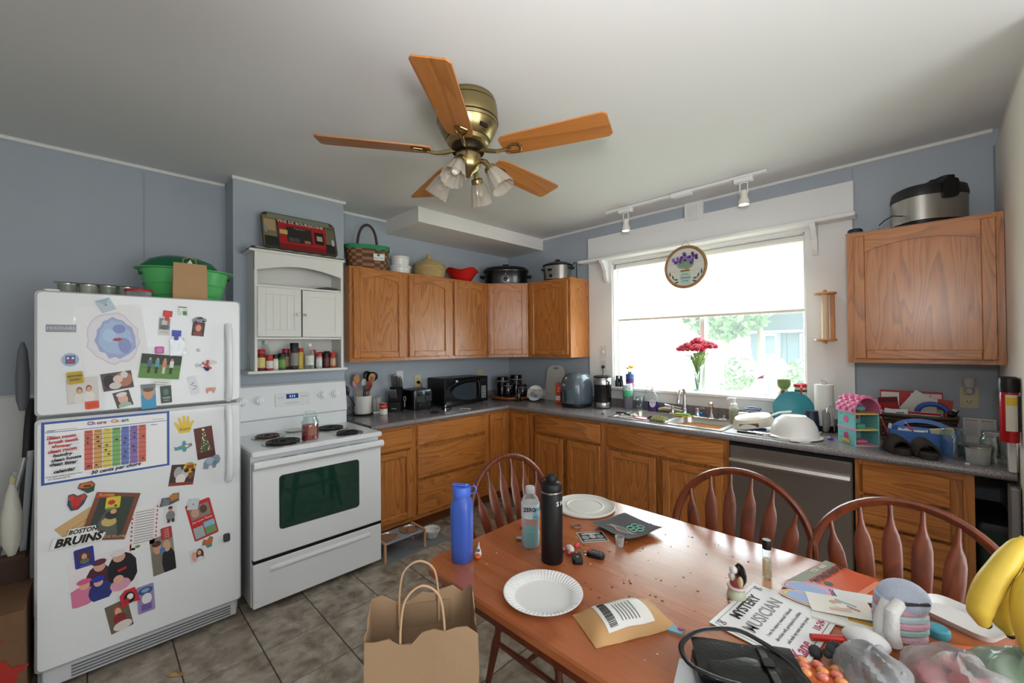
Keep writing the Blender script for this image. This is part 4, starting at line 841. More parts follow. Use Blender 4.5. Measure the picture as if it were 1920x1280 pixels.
fr_card('family_photo', 'large photo of a family of five in caps and pink shirts', -3.452, .452, .22, .205, 4, '#e6dfe2', [('e', -.08, -.05, .2, .34, '#4a2432'), ('e', .28, .0, .24, .40, '#17171f'), ('e', -.36, -.3, .22, .22, '#d4789a'), ('e', -.08, -.32, .18, .24, '#2a3678'), ('e', .22, -.32, .16, .14, '#d89ab0'), ('e', -.06, .25, .09, .12, '#d2a08c'), ('e', -.06, .34, .11, .07, '#5a2c3a'), ('e', .24, .32, .10, .12, '#d2a08c'), ('e', .23, .41, .12, .07, '#d8d4d2'), ('e', -.3, -.06, .08, .10, '#dba996'), ('e', -.3, .02, .11, .06, '#d05a86'), ('e', -.1, -.1, .07, .09, '#dba996'), ('e', -.1, -.02, .10, .07, '#2438a0'), ('e', .2, -.18, .08, .09, '#dba996'), ('r', .27, .02, .14, .06, '#b52430', 12)])
fr_card('girl_photo', 'portrait of a girl in a red and white dress near the door bottom', -3.403, .243, .078, .135, 10, '#6b5f4e', [('e', 0, .2, .2, .2, '#a0502f'), ('e', 0, .17, .14, .15, '#dcae94'), ('e', 0, -.08, .28, .2, '#8d2f30'), ('e', .05, -.35, .42, .16, '#dcd5cc')])
fr_mag('bear_magnet', 'black white and red bear magnet above the girl portrait', -3.368, .318, .062, .078, 8, '#c9323a', [('e', 0, .0, .32, .36, '#201c1e'), ('e', .05, .05, .18, .18, '#e8e4e0'), ('r', -.2, -.15, .3, .3, '#b52a30')], lay=1, outline=[(-.032, .02), (-.012, .04), (.024, .038), (.03, .0), (.034, -.034), (.004, -.026), (-.03, -.034)])
fr_mag('snowboarder_magnet', 'blue and purple snow scene magnet beside the bear', -3.309, .285, .062, .13, 3, '#9a86b4', [('e', 0, .3, .44, .14, '#38598c'), ('e', .05, .0, .3, .2, '#e2e0e6'), ('r', 0, -.3, .6, .24, '#6f5f9c'), ('e', 0, .32, .25, .07, '#7fa8c0')], lay=0, r=.006)
# chip magnet lying on the floor
flat('fallen_magnet', 'small tan figure magnet lying on the floor before the refrigerator', 'magnet', (1.065, -3.225, .0005), (0, 0, R(40)), .075, .035, '#a5814e', [('e', 0, 0, .3, .3, '#c19a5c'), ('r', .2, .2, .3, .2, '#8a6436')], th=.002, F=FZ, outline=[(-.036, -.01), (-.02, .014), (.0, .01), (.03, .018), (.036, .0), (.015, -.014), (-.015, -.016)])

# ------------------------------------------------------------------ on top of the refrigerator
FT = 1.7525
GREEN = P('#5abb6c', .3, name='green_plastic')
tu = thing('plastic_tub', 'oval lime green plastic tub with side handles on the refrigerator', 'tub', (.46, -3.105, 1.744))
def oval(a, b, z, n=40): return [(b*cos(2*pi*i/n), a*sin(2*pi*i/n), z) for i in range(n)]
obj('shell', MB().m(GREEN).loft([oval(.155, .10, 0), oval(.16, .105, .01), oval(.195, .14, .14), oval(.205, .15, .19), oval(.232, .158, .195), oval(.232, .158, .20), oval(.20, .146, .196), oval(.19, .135, .14), oval(.15, .095, .012)]), tu)
for z in (.05, .11): obj('rib', MB().m(GREEN).loft([oval(.161+z*.27, .106+z*.27, z), oval(.165+z*.27, .110+z*.27, z+.004), oval(.163+z*.27, .107+z*.27, z+.009)], False, False), tu)
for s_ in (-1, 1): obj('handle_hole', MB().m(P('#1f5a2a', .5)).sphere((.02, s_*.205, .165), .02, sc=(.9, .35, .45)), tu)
bw = thing('serving_bowl', 'dark green plastic bowl upside down inside the tub', 'bowl', (.43, -3.125, 1.925))
obj('shell', MB().m(P('#0a6841', .15, coat=.4)).lathe([(.192, 0), (.188, .03), (.15, .075), (.09, .10), (0, .108)], 40, sx=.68), bw)
pb = thing('paper_gift_bag', 'small kraft paper bag standing before the green tub', 'paper bag', (.685, -3.118, FT-.0005))
KRAFT = P('#b8946c', .8, var=.05, vscale=5, name='kraft_paper')
obj('body', MB().m(KRAFT).loft([[(x*.9, y*1.0, 0) for x, y in ((-.035, -.075), (.035, -.075), (.035, .075), (-.035, .075))], [(x*.7, y*.96, .20) for x, y in ((-.035, -.07), (.035, -.075), (.035, .075), (-.035, .07))]]), pb)
obj('handle', MB().m(KRAFT).tube([(.0, -.03, .19), (.0, -.028, .225), (.0, 0, .24), (.0, .028, .225), (.0, .03, .19)], .0025, 6), pb)
obj('tissue', MB().m(P('#e8e8e4', .7)).prism([(-.02, .19), (.02, .19), (.004, .226)], -.012, -.006, FX), pb)
for k, (y, lab) in enumerate(((-3.575, 'leftmost canned good in the shrink wrapped row on the refrigerator'), (-3.505, 'second can from the left in the wrapped row on the refrigerator'), (-3.435, 'third can from the left in the wrapped row on the refrigerator'), (-3.365, 'rightmost can in the wrapped row, next to the red lidded tub'))):
    c_ = thing('canned_good', lab, 'can', (.60, y, FT-.008), group='wrapped cans on the refrigerator')
    obj('body', MB().m(P('#9aa093' if k % 2 else '#7f8a7a', .35, var=.15, vscale=30)).lathe([(.034, 0), (.034, .062)], 20), c_)
    obj('lid', MB().m(STEEL).lathe([(.035, .061), (.035, .066), (.031, .066), (.030, .063), (0, .063)], 20), c_)
fo = MB().m(PLASTIC); fo.sheet(lambda u, v: (.555+.09*v, -3.62+.30*u, FT+.062+.004*sin(u*19)*cos(v*5)), 20, 4, .0004)
tag(obj('shrink_wrap', fo), 'clear shrink wrap stretched over the row of cans', 'plastic wrap')
rt = thing('food_container', 'small clear food container with a red lid on the refrigerator', 'container', (.70, -3.325, FT-.0005))
obj('tub', MB().m(PLASTIC).lathe([(.045, 0), (.052, .032), (.05, .032), (.043, .002), (0, .002)], 24, sx=.9), rt); obj('lid', MB().m(P('#b02a30', .35)).lathe([(.055, .030), (.056, .036), (.053, .042), (0, .042)], 28, sx=.9), rt)

# ------------------------------------------------------------------ white cabinet contents
def spice(label, y, x, h, r, cap, body, lab=None, caph=.028, capr=1.0, neck=None, fill=None, z=1.3405):
    t = thing('spice_jar', label, 'spice jar', (x, y, z), 0, 'spice jars in the white cabinet')
    b = body if not isinstance(body, str) else P(body, .35)
    if neck: prof = [(r*.95, 0), (r, .006), (r, h*.55), (r*.85, h*.68), (neck, h*.84), (neck, h-caph)]
    else: prof = [(r*.95, 0), (r, .004), (r, h-caph-.006), (r*.9, h-caph)]
    obj('bottle', MB().m(b).lathe(prof, 18), t)
    obj('cap', MB().m(P(cap, .4)).lathe([(r*capr if not neck else neck*1.25, h-caph), (r*capr if not neck else neck*1.25, h-.004), ((r*capr if not neck else neck*1.25)*.9, h), (0, h)], 18), t)
    if lab: obj('paper_label', MB().m(P(lab, .5, var=.12, vscale=60)).lathe([(r*1.02, h*.14), (r*1.02, h*(.52 if neck else .62))], 18), t)
    return t
spice('large spice jar with red cap and yellow label at the left end', -2.700, .375, .142, .026, '#b81f26', '#6a2418', '#d8c37a')
spice('white capped vinegar bottle partly hidden behind the left jar', -2.722, .275, .20, .026, '#e4e4e2', PLASTIC, None, .022, neck=.011)
spice('white capped vinegar bottle second from the left at the back', -2.645, .275, .20, .030, '#e4e4e2', PLASTIC, None, .022, neck=.011)
spice('short red capped jar beside the large left spice jar', -2.650, .382, .105, .021, '#c0272d', '#a83030', '#d8d4cc')
spice('black capped white label shaker near the left', -2.612, .372, .106, .019, '#1c1a1a', '#c9c3b4', '#e2e0d6')
spice('black capped jar of dried green herbs', -2.570, .372, .115, .022, '#161616', '#3f5a2c', '#6f9a4c')
spice('tall red capped spice jar with dark blend left of the grinder', -2.535, .335, .145, .023, '#a81d2c', '#4a2a22', '#9a7a6a')
g_ = spice('tall pepper grinder with a wide black top in the middle', -2.490, .368, .185, .027, '#0f0f10', '#3c332c', '#8a8884', .055, 1.02)
spice('red capped bottle with yellow contents right of the grinder', -2.440, .335, .148, .021, '#b8242c', '#d8b450', '#dcc25c')
spice('clear apple vinegar bottle with white cap and fruit label', -2.387, .365, .18, .030, '#ecebe6', PLASTIC, '#d9ddd0', .020, neck=.012)
spice('red capped shaker standing behind the white label shaker', -2.338, .290, .135, .021, '#b8242c', '#b0a59a', None)
spice('red capped shaker with a white label near the right', -2.325, .378, .112, .021, '#c0272d', '#b9b2a8', '#d5d7da')
spice('black capped dark seasoning jar third from the right end', -2.285, .300, .115, .022, '#151515', '#2c2422', None)
spice('black capped dark seasoning jar with maroon label near the right end', -2.272, .372, .112, .020, '#17110f', '#3a1f1c', '#6a2f30')
spice('short red capped seasoning jar at the right end of the row', -2.222, .368, .113, .022, '#c0272d', '#a84a34', '#c9a78a')
spice('black capped jar behind the rightmost seasoning', -2.232, .285, .122, .022, '#151515', '#3a302c', None)
pa = MB().m(P('#c6c4bd', .6)); pa.sheet(lambda u, v: (.26+.13*v, -2.36+.18*u, 1.918+.014*sin(u*3)+.01*v*u), 8, 4, .0006)
tag(obj('loose_paper', pa), 'curled sheet of paper on the upper shelf of the white cabinet', 'paper')
ln = thing('shelf_runner', 'rumpled white lace cloth on top of the white cabinet', 'cloth', (.225, -2.455, 2.1465))
q2 = random.Random(4)
obj('cloth', MB().m(P('#c9c9c4', .8, bump=.3, bscale=90)).sheet(lambda u, v: (.02+.185*v, -.335+.645*u, .004+.006*abs(sin(u*23+v*5))+(.012 if u < .08 else 0)-(.03*(1-u/.05) if u < .05 else 0)), 44, 8, .002), ln)
wt = thing('picture_tray', 'tray printed with a red wine shop front leaning on the chimney', 'tray', (.388, -2.435, 2.160), rot=(0, R(-17), 0))
tw, th_ = .50, .285
tray_sh = [('r', -.40, 0, .17, .82, '#7d6f52'), ('r', .41, .0, .15, .82, '#6b6450'), ('r', 0, .42, .84, .12, '#78806a'), ('r', .02, .30, .66, .12, '#221b1a'), ('r', .03, -.05, .64, .66, '#a51f22'), ('r', .03, -.36, .64, .14, '#7d1719'),
           ('r', -.02, -.02, .34, .42, '#2b2625'), ('r', -.23, .02, .10, .12, '#bfae6a'), ('r', .25, -.02, .13, .34, '#1e1b1a'), ('r', .255, -.02, .08, .14, '#a8a48e'), ('r', -.1, -.16, .14, .10, '#4a4a46'), ('r', .08, -.18, .08, .08, '#a86a52'), ('r', -.39, -.28, .17, .26, '#22231f'), ('r', .405, -.28, .14, .26, '#1f211d'), ('r', -.40, .15, .14, .3, '#a8906a'), ('e', .445, -.08, .022, .10, '#b9bcc0'), ('e', -.455, .02, .02, .10, '#7f8a94')]
py_ = obj('panel', MB().m(P('#3a3a30', .4)).prism(rrect(tw, th_, .042, 6, 0, th_/2), -.004, .004, FX), wt)
obj('picture', prints(MB(), tw, th_, tray_sh, FX, .004), py_, (0, 0, th_/2))
text('lettering', 'VINS DE BOURGOGNE', .031, P('#d8b9b0', .5), py_, FX, (.009, .005, .228), bold=.0008)
text('lettering', 'Degustation', .016, P('#9a948a', .5), py_, FX, (.0095, -.01, .185), shear=.2)
text('lettering', 'TEX', .03, P('#4c4638', .5), py_, FX, (.0095, .205, .232))

# ------------------------------------------------------------------ on the stove
cj = thing('jar_candle', 'red jar candle with a glass lid on the cooktop', 'candle', (.735, -2.515, .9122))
obj('wax', MB().m(P('#a8181f', .4)).lathe([(.0475, .004), (.0475, .088), (0, .089)], 28), cj)
obj('glass', MB().m(CLEAR).lathe([(.048, 0), (.051, .004), (.051, .112), (.040, .128), (.039, .138), (.037, .138), (.038, .127), (.048, .111), (.048, .003)], 32), cj)
obj('lid', MB().m(CLEAR).lathe([(.041, .138), (.043, .142), (.043, .150), (.030, .152), (.028, .160), (.033, .168), (.03, .176), (0, .178)], 28), cj)
obj('paper_label', MB().m(P('#9c6a58', .5)).add([(.0513*cos(a), .0513*sin(a), z) for z in (.03, .085) for a in [R(-30+k*12) for k in range(6)]], [(k, k+1, k+7, k+6) for k in range(5)]), cj)
tag(obj('spoon_rest', MB().m(P('#dcdcd6', .3)).lathe([(0, .003), (.05, .004), (.062, .010), (.064, .010), (.05, .0), (0, 0)], 28, sx=1.1), None, (.40, -2.50, .9125)), 'white oval spoon rest at the back of the cooktop', 'spoon rest')

# ------------------------------------------------------------------ along the cabinet tops
CT = 2.1345
pbk = thing('picnic_basket', 'woven picnic basket with green lining and dark handle on the oak cabinet', 'basket', (.165, -1.845, CT), R(90)-R(20))
def rr_ring(w, d, z, n=44):
    return [(w/2*math.copysign(abs(cos(a))**.62, cos(a)), d/2*math.copysign(abs(sin(a))**.62, sin(a)), z) for a in [2*pi*i/n for i in range(n)]]
obj('inner', MB().m(P('#6a4a2e', .8)).loft([rr_ring(.30, .17, 0), rr_ring(.355, .21, .20), rr_ring(.335, .19, .20), rr_ring(.29, .16, .01)]), pbk)
W1, W2 = P('#9a6b44', .6, name='splint_light'), P('#5c3a22', .6, name='splint_dark')
for k in range(7):
    z0 = .004+k*.026; m = MB()
    for i in range(44):
        a0, a1 = 2*pi*i/44, 2*pi*(i+1)/44; f = z0/.2; w, d = .30+.055*f, .17+.04*f; out = .004 if (i//2+k) % 2 else .0
        def pt(a, z, e): return ((w/2+e)*math.copysign(abs(cos(a))**.62, cos(a)), (d/2+e)*math.copysign(abs(sin(a))**.62, sin(a)), z)
        m.m(W1 if (i//2+k) % 2 else W2); m.add([pt(a0, z0, .001+out), pt(a1, z0, .001+out), pt(a1, z0+.022, .002+out), pt(a0, z0+.022, .002+out)], [(0, 1, 2, 3)])
    s_ = obj('splint_row', m, pbk); s_['kind'] = 'stuff'
obj('lining', MB().m(P('#2a8a5c', .7)).loft([rr_ring(.363, .222, .172), rr_ring(.368, .226, .205), rr_ring(.345, .20, .208), rr_ring(.335, .19, .18)], False, False), pbk)
obj('handle', MB().m(P('#3a2620', .5)).tube([(.08*cos(pi*u)*-1, 0, .16+.235*sin(pi*u)**.75) for u in [i/24 for i in range(25)]], .011, 8, flat=.7), pbk)
tg_ = obj('gift_tag', MB().m(P('#dfe9e4', .6)).box(.035, .125, -.126, -.122, .075, .13, b=.001), pbk); obj('tag_bird', MB().m(P('#c0303a', .6)).prism(ell(.012, .01, 10, .075, .118), .126, .1265, FY), tg_)
text('lettering', 'Happy Holidays', .014, P('#2a6a50', .5), tg_, FY, (.08, -.1267, .093), shear=.2)
obj('bow', MB().m(P('#2a7a52', .6)).tube([(.08, -.125, .14), (.05, -.128, .165), (.06, -.128, .14), (.08, -.126, .142), (.10, -.128, .165), (.115, -.128, .145), (.08, -.126, .14)], .003, 6), pbk)
RAM = P('#e3e3df', .25, name='white_ceramic')
for lab, z, r_ in (('fluted white ramekin, lower of the stacked pair', CT, .098), ('fluted white ramekin, upper of the stacked pair', CT+.082, .088)):
    b_ = thing('ramekin', lab, 'bowl', (.165, -1.535, z), 0, 'stacked ramekins')
    obj('bowl', MB().m(RAM).lathe([(r_*.86, 0), (r_*.88, .004), (r_*.94, .065), (r_*.92, .065), (r_*.84, .008), (0, .006)], 72, flute=.012, nf=24), b_)
    obj('rim', MB().m(RAM).lathe([(r_*.93, .060), (r_, .064), (r_, .078), (r_*.97, .081), (r_*.93, .078)], 48), b_)
STRAW = P('#b9a06c', .8, bump=.6, bscale=70, var=.12, vscale=24, name='straw')
sb = thing('straw_basket', 'round coiled straw basket with a knobbed lid', 'basket', (.165, -1.222, CT))
prof = [(.128, 0)]
for k in range(7): prof += [(.136+.004*min(k, 3), .004+k*.017), (.142+.004*min(k, 3), .0125+k*.017)]
obj('body', MB().m(STRAW).lathe(prof+[(.14, .124), (0, .124)], 40), sb)
prof = []
for k in range(8): prof += [(.155-.0165*k, .124+.007*k+.0012*k), (.150-.0165*k, .131+.007*k+.0012*k)]
ld = obj('lid', MB().m(STRAW).lathe([(.152, .120)]+prof+[(.0, .192)], 40), sb)
obj('knob', MB().m(STRAW).lathe([(.024, .18), (.026, .20), (.027, .225), (.022, .232), (0, .233)], 20), ld)
rb = thing('red_bowl', 'shiny red bowl with a wavy rim on the oak cabinet', 'bowl', (.19, -.845, CT))
m = MB().m(P('#c8231f', .2, coat=.4)); rings = []
for r_, z, wv in ((.07, 0, 0), (.085, .006, 0), (.12, .055, .0), (.145, .10, .010), (.168, .118, .014), (.165, .123, .014), (.142, .104, .010), (.115, .058, 0), (.08, .012, 0), (.0005, .010, 0)):
    rings.append([(r_*cos(2*pi*i/48), r_*sin(2*pi*i/48), z+wv*cos(4*2*pi*i/48)) for i in range(48)])
obj('bowl', m.loft(rings), rb)
ro = thing('roaster_oven', 'black oval electric roaster oven in the corner on the diagonal cabinet', 'roaster oven', (.275, -.305, CT), R(45))
BLK = P('#101012', .25, coat=.3, name='black_enamel')
def ov(a, b, z, n=48): return [(a*math.copysign(abs(cos(t_))**.75, cos(t_)), b*math.copysign(abs(sin(t_))**.75, sin(t_)), z) for t_ in [2*pi*i/n for i in range(n)]]
obj('body', MB().m(BLK).loft([ov(.225, .15, 0), ov(.235, .16, .01), ov(.24, .165, .14), ov(.25, .172, .15), ov(.25, .172, .158)]), ro)
ld = obj('lid', MB().m(BLK).loft([ov(.252, .174, .158), ov(.25, .172, .168), ov(.225, .15, .195), ov(.15, .095, .212), ov(.05, .03, .216)]), ro)
obj('lid_handle', MB().m(BLACK).box(-.012, .012, -.02, .02, .212, .232).box(-.035, .035, -.02, .02, .230, .242, b=.006), ld)
dl = obj('dial', MB().m(BLACK).lathe([(.024, 0), (.022, .012), (0, .013)], 20, (0, -.164, .06), axis=(0, -1, 0)), ro)
tk_ = MB().m(P('#b9b9bc', .4))
for i in range(14): a = R(-40+i*20); tk_.prism(ell(.0022, .0022, 6, .036*cos(a), .06+.036*sin(a)), .1648, .1668, FY)
obj('dial_marks', tk_, ro); obj('indicator_lamp', MB().m(P('#a8aaac', .3)).lathe([(.007, 0), (0, .004)], 12, (0, -.1655, .115), axis=(0, -1, 0)), ro)
for s_ in (-1, 1): obj('side_handle', MB().m(BLACK).tube([(s_*.238, -.05, .10), (s_*.268, -.045, .105), (s_*.276, 0, .105), (s_*.268, .045, .105), (s_*.238, .05, .10)], .010, 8), ro)
sc_ = thing('slow_cooker', 'steel and black slow cooker on the oak cabinet by the window', 'slow cooker', (.885, -.165, CT), R(20))
obj('body', MB().m(P('#b9b6b2', .25, 1)).loft([ov(.125, .115, .008), ov(.132, .122, .012), ov(.135, .125, .150)]), sc_)
obj('base_ring', MB().m(BLACK).loft([ov(.12, .11, 0), ov(.134, .124, .006), ov(.134, .124, .014)]), sc_); obj('rim', MB().m(BLACK).loft([ov(.138, .128, .148), ov(.145, .135, .152), ov(.145, .135, .163), ov(.13, .12, .166)]), sc_)
ld = obj('lid', MB().m(glass_mat('smoked_lid', '#5a5c5e', .05, .45)).loft([ov(.132, .122, .166), ov(.11, .10, .185), ov(.06, .055, .196), ov(.02, .02, .198)]), sc_); obj('lid_knob', MB().m(BLACK).lathe([(.012, .196), (.03, .206), (.026, .22), (.008, .226), (0, .227)], 20), ld)
obj('dial', MB().m(BLACK).lathe([(.017, 0), (.016, .012), (0, .013)], 18, (-.03, -.118, .045), axis=(-.15, -1, 0)), sc_); obj('badge', MB().m(BLACK).prism(ell(.026, .012, 20, -.04, .105), .122, .125, FY), sc_)
for s_ in (-1, 1): obj('side_handle', MB().m(BLACK).tube([(s_*.135, -.035, .12), (s_*.162, -.03, .13), (s_*.168, 0, .132), (s_*.162, .03, .13), (s_*.135, .035, .12)], .008, 8), sc_)
obj('cord', MB().m(BLACK).tube([(.12, .06, .15), (.17, .03, .185), (.195, .0, .17), (.20, -.01, .10), (.205, -.02, .03), (.215, -.03, .006)], .004, 6), sc_)
pc = thing('multi_cooker', 'large oval stainless cooker with black lid on the right oak cabinet', 'slow cooker', (3.545, -.172, CT), R(38))
obj('body', MB().m(STEEL).loft([ov(.142, .118, .014), ov(.153, .128, .02), ov(.153, .128, .155)]), pc); obj('base_ring', MB().m(BLACK).loft([ov(.135, .112, 0), ov(.147, .122, .004), ov(.147, .122, .018)]), pc)
ld = obj('lid', MB().m(DARK).loft([ov(.155, .130, .152), ov(.157, .132, .165), ov(.150, .125, .205), ov(.138, .112, .216), ov(.08, .05, .224)]), pc)
obj('lid_latch', MB().m(BLACK).prism(rrect(.075, .10, .018, 4, .0, .175), .105, .142, FY).prism(rrect(.06, .16, .02, 4, 0, -.06), .215, .242), ld)
obj('steam_knob', MB().m(BLACK).lathe([(.014, .24), (.016, .25), (.010, .256), (0, .257)], 14, (0, -.03, 0)), ld)
obj('side_latch', MB().m(BLACK).box(.152, .163, -.02, .02, .04, .15, b=.004), pc)
obj('cord', MB().m(BLACK).tube([(-.155, -.03, .06), (-.23, -.06, .055), (-.27, -.06, .03), (-.29, -.05, .008)], .003, 6), pc)
sp = thing('smart_speaker', 'small round black speaker on a white saucer at the cabinet edge', 'speaker', (3.232, -.262, CT))
obj('saucer', MB().m(P('#b9bcbd', .4)).lathe([(.03, 0), (.048, .006), (.05, .008), (.03, .003), (0, .003)], 28), sp)
obj('body', MB().m(DARK).lathe([(.03, .005), (.036, .012), (.036, .026), (.030, .033), (0, .034)], 28), sp); obj('red_ring', MB().m(P('#8a2430', .4)).lathe([(.030, .0335), (.026, .0345), (.022, .0345)], 28), sp)
tag(obj('tiny_jar_lid', MB().m(P('#9aa4a4', .3, .4)).lathe([(.02, 0), (.022, .004), (.022, .016), (.018, .02), (0, .02)], 20), None, (3.325, -.235, CT)), 'tiny grey jar lid left of the stainless cooker', 'tin')  # a loose jar lid, turned as a low closed disc
# ------------------------------------------------------------------ wall plates
def plate(label, loc, rz, base='#d6c9a0', kind='outlet', plug=False, group='wall plates'):
    t = thing('wall_'+kind, label, kind, loc, rz, group)
    pl_ = obj('cover_plate', MB().m(P(base, .4)).prism(rrect(.072, .116, .006, 3), 0, .005, FY), t)
    if kind == 'outlet':
        for z in (-.024, .024):
            s_ = obj('socket', MB().m(P(base, .3)).prism(rrect(.034, .028, .010, 4, 0, z), .005, .007, FY), pl_)
            obj('slots', MB().m(BLACK).box(-.009, -.006, -.0075, -.0069, z-.002, z+.008).box(.006, .009, -.0075, -.0069, z-.002, z+.008).box(-.002, .002, -.0075, -.0069, z-.010, z-.006), s_)
    else: obj('toggle', MB().m(P('#efefec', .3)).box(-.004, .004, -.018, -.005, -.01, .012, b=.002), pl_)
    if plug:
        obj('plug', MB().m(BLACK).lathe([(.016, 0), (.016, .012), (.009, .026), (.005, .03)], 12, (0, -.007, -.012), axis=(0, -1, 0)), t)
        obj('cord', MB().m(BLACK).tube([(0, -.034, -.012), (.012, -.045, -.03), (.02, -.04, -.06), (.0, -.03, -.085), (-.02, -.02, -.10)], .0035, 6), t)
    return t
plate('white light switch plate on the wall behind the knife block', (.0005, -1.452, 1.205), R(90), '#d9dad6', 'switch')
plate('beige outlet with a black plug above the toaster', (.0005, -1.256, 1.155), R(90), '#cdbf93', 'outlet', True)
plate('beige outlet on the wall right of the microwave', (.0005, -.455, 1.165), R(90), '#cdbf93')
plate('white blank switch plate on the window header post', (2.186, -.0305, 2.56), 0, '#e2e2de', 'switch')
plate('white switch plate on the left window casing, the upper one', (1.322, -.0205, 1.420), 0, '#deddd6', 'switch')
plate('white outlet with a black plug on the left window casing', (1.322, -.0205, 1.290), 0, '#deddd6', 'outlet', True)
nlp = plate('beige outlet carrying the night light under the right cabinet', (3.694, -.0005, 1.172), 0, '#c9bf9c')
nl = thing('night_light', 'clear plug in night light with a frosted shade', 'night light', (3.694, -.008, 1.215))
obj('plug_body', MB().m(PLASTIC).lathe([(.018, 0), (.022, .02), (.018, .04)], 18, (0, -.024, -.02)), nl); obj('prongs_housing', MB().m(P('#d8d8d2', .4)).box(-.012, .012, -.012, 0, -.016, .010, b=.002), nl)
obj('shade', MB().m(glass_mat('frosted_shade', '#e4e4e2', .4, .35)).lathe([(.020, .018), (.023, .03), (.026, .07), (.024, .07), (.018, .02)], 20, (0, -.026, 0)), nl)

# ------------------------------------------------------------------ left counter
CTZ = .9143
cr = thing('utensil_crock', 'white ceramic crock full of kitchen utensils', 'crock', (.115, -1.868, CTZ+.014))
obj('pot', MB().m(P('#dddbd6', .25)).lathe([(.066, 0), (.070, .005), (.072, .14), (.074, .146), (.070, .150), (.067, .146), (.064, .02), (0, .018)], 36), cr)
tr_ = thing('iron_trivet', 'black wrought iron trivet under the utensil crock', 'trivet', (.115, -1.868, CTZ))
obj('ring', MB().m(BLACK).tube([(.082*cos(a), .082*sin(a), .009) for a in [2*pi*i/28 for i in range(28)]], .0045, 6, True), tr_)
for k in range(4): a = R(20+90*k); obj('foot', MB().m(BLACK).tube([(.08*cos(a), .08*sin(a), .009), (.095*cos(a), .095*sin(a), .016), (.108*cos(a), .108*sin(a), .004)], .004, 6), tr_)
for k in range(2): a = R(65+90*k); obj('cross_bar', MB().m(BLACK).tube([(-.08*cos(a), -.08*sin(a), .009), (.08*cos(a), .08*sin(a), .009)], .003, 6), tr_)
def utensil(label, kind, dx, dy, lean, az, L, hm, head, hw=.03, hl=.07, bowl=.006, hcol=None, slots=0):
    a = R(az); ax = Vector((sin(R(lean))*cos(a), sin(R(lean))*sin(a), cos(R(lean))))
    q = Vector((0, 0, 1)).rotation_difference(ax)
    t = thing('kitchen_'+kind, label, kind, (.115+dx, -1.868+dy, CTZ+.036), group='utensils in the crock'); t.rotation_mode = 'QUATERNION'
    # keep the flat of the head turned towards the room
    t.rotation_quaternion = q
    obj('handle', MB().m(hm).tube([(0, 0, 0), (0, 0, (L-hl)*.5), (0, 0, L-hl+.01)], [.006, .006, .0045], 8), t)
    m = MB().m(head); rings = []
    for k, w in ((0, .25), (.15, .6), (.4, 1.0), (.7, .98), (.9, .7), (1, .25)):
        z = L-hl+hl*k; rings.append([(bowl*cos(b_)+.004*sin(pi*k), hw*w*sin(b_), z) for b_ in [2*pi*i/12 for i in range(12)]])
    h_ = obj('head', m.loft(rings), t)
    for s_ in range(slots): obj('slot', MB().m(P('#5a3c22', .8)).box(bowl+.003, bowl+.0045, -.015+s_*.011, -.010+s_*.011, L-hl*.75, L-hl*.3), h_)
    return t
SPW = P('#c08a52', .6, name='beech_wood')
utensil('wooden spoon leaning left in the crock', 'spoon', -.0, -.020, 8, -150, .31, SPW, SPW, .030, .085)
utensil('slotted wooden spoon leaning right in the crock', 'spoon', .0, .025, 10, 60, .32, SPW, SPW, .030, .09, slots=3)
utensil('large black nylon ladle at the right of the crock', 'ladle', -.02, .034, 12, 80, .33, BLACK, BLACK, .046, .085, .022)
utensil('black nylon spoon behind the slotted wooden spoon', 'spoon', -.03, .02, 7, 100, .335, BLACK, BLACK, .036, .09, .012)
utensil('dark spatula drooping over the left rim of the crock', 'spatula', .0, -.040, 30, -95, .25, P('#2a1c1a', .5), BLACK, .032, .085, .004)
utensil('red silicone spatula in the middle of the crock', 'spatula', .015, .015, 9, 40, .26, P('#7d1a1e', .4), P('#8d1c22', .4), .026, .09, .005)
utensil('white silicone spatula in the crock', 'spatula', -.01, .004, 3, 90, .27, BLACK, P('#cfccc4', .4), .026, .08, .005)
utensil('pink silicone spatula at the back left of the crock', 'spatula', -.035, -.03, 5, -100, .27, P('#b98a90', .5), P('#d69aa2', .5), .024, .075, .005)
utensil('brown turner in front of the red spatula', 'turner', .03, -.0, 5, 20, .22, P('#3a2a22', .5), P('#4a3428', .5), .030, .06, .004)
pk_ = thing('drink_mix_canister', 'clear canister of yellow and red drink packets behind the soup can', 'canister', (.062, -1.728, CTZ+.012))
obj('tub', MB().m(PLASTIC).loft([rr_ring(.085, .075, 0), rr_ring(.09, .08, .004), rr_ring(.09, .08, .125), rr_ring(.086, .076, .125), rr_ring(.084, .074, .006)]), pk_)
for i, c in enumerate(('#d9b93a', '#e8e4d8', '#c8322c', '#e8e4d8', '#d9b93a')): obj('packet', B(P(c, .5), .005-.015+.002*i, .025-.01+.002*i, -.034+i*.0145, -.021+i*.0145, .008, .112-.006*(i % 2), b=.002), pk_)
tag(obj('napkin_stack', MB().m(P('#dededa', .7)).box(-.06, .06, -.05, .05, 0, .012, b=.003), None, (.075, -1.735, CTZ)), 'short white napkin stack under the packet canister', 'napkins')
sc2 = thing('soup_can', 'red and white soup can on the counter', 'can', (.235, -1.742, CTZ))
obj('body', MB().m(P('#e6e2d8', .4)).lathe([(.033, .002), (.033, .050)], 28), sc2); obj('red_band', MB().m(P('#b71f26', .35)).lathe([(.0332, .050), (.0332, .096)], 28), sc2)
obj('rims', MB().m(STEEL).lathe([(.032, 0), (.0345, .001), (.0345, .003), (.033, .004)], 28).lathe([(.033, .094), (.0345, .096), (.0345, .099), (.032, .1), (.031, .097), (0, .097)], 28), sc2)
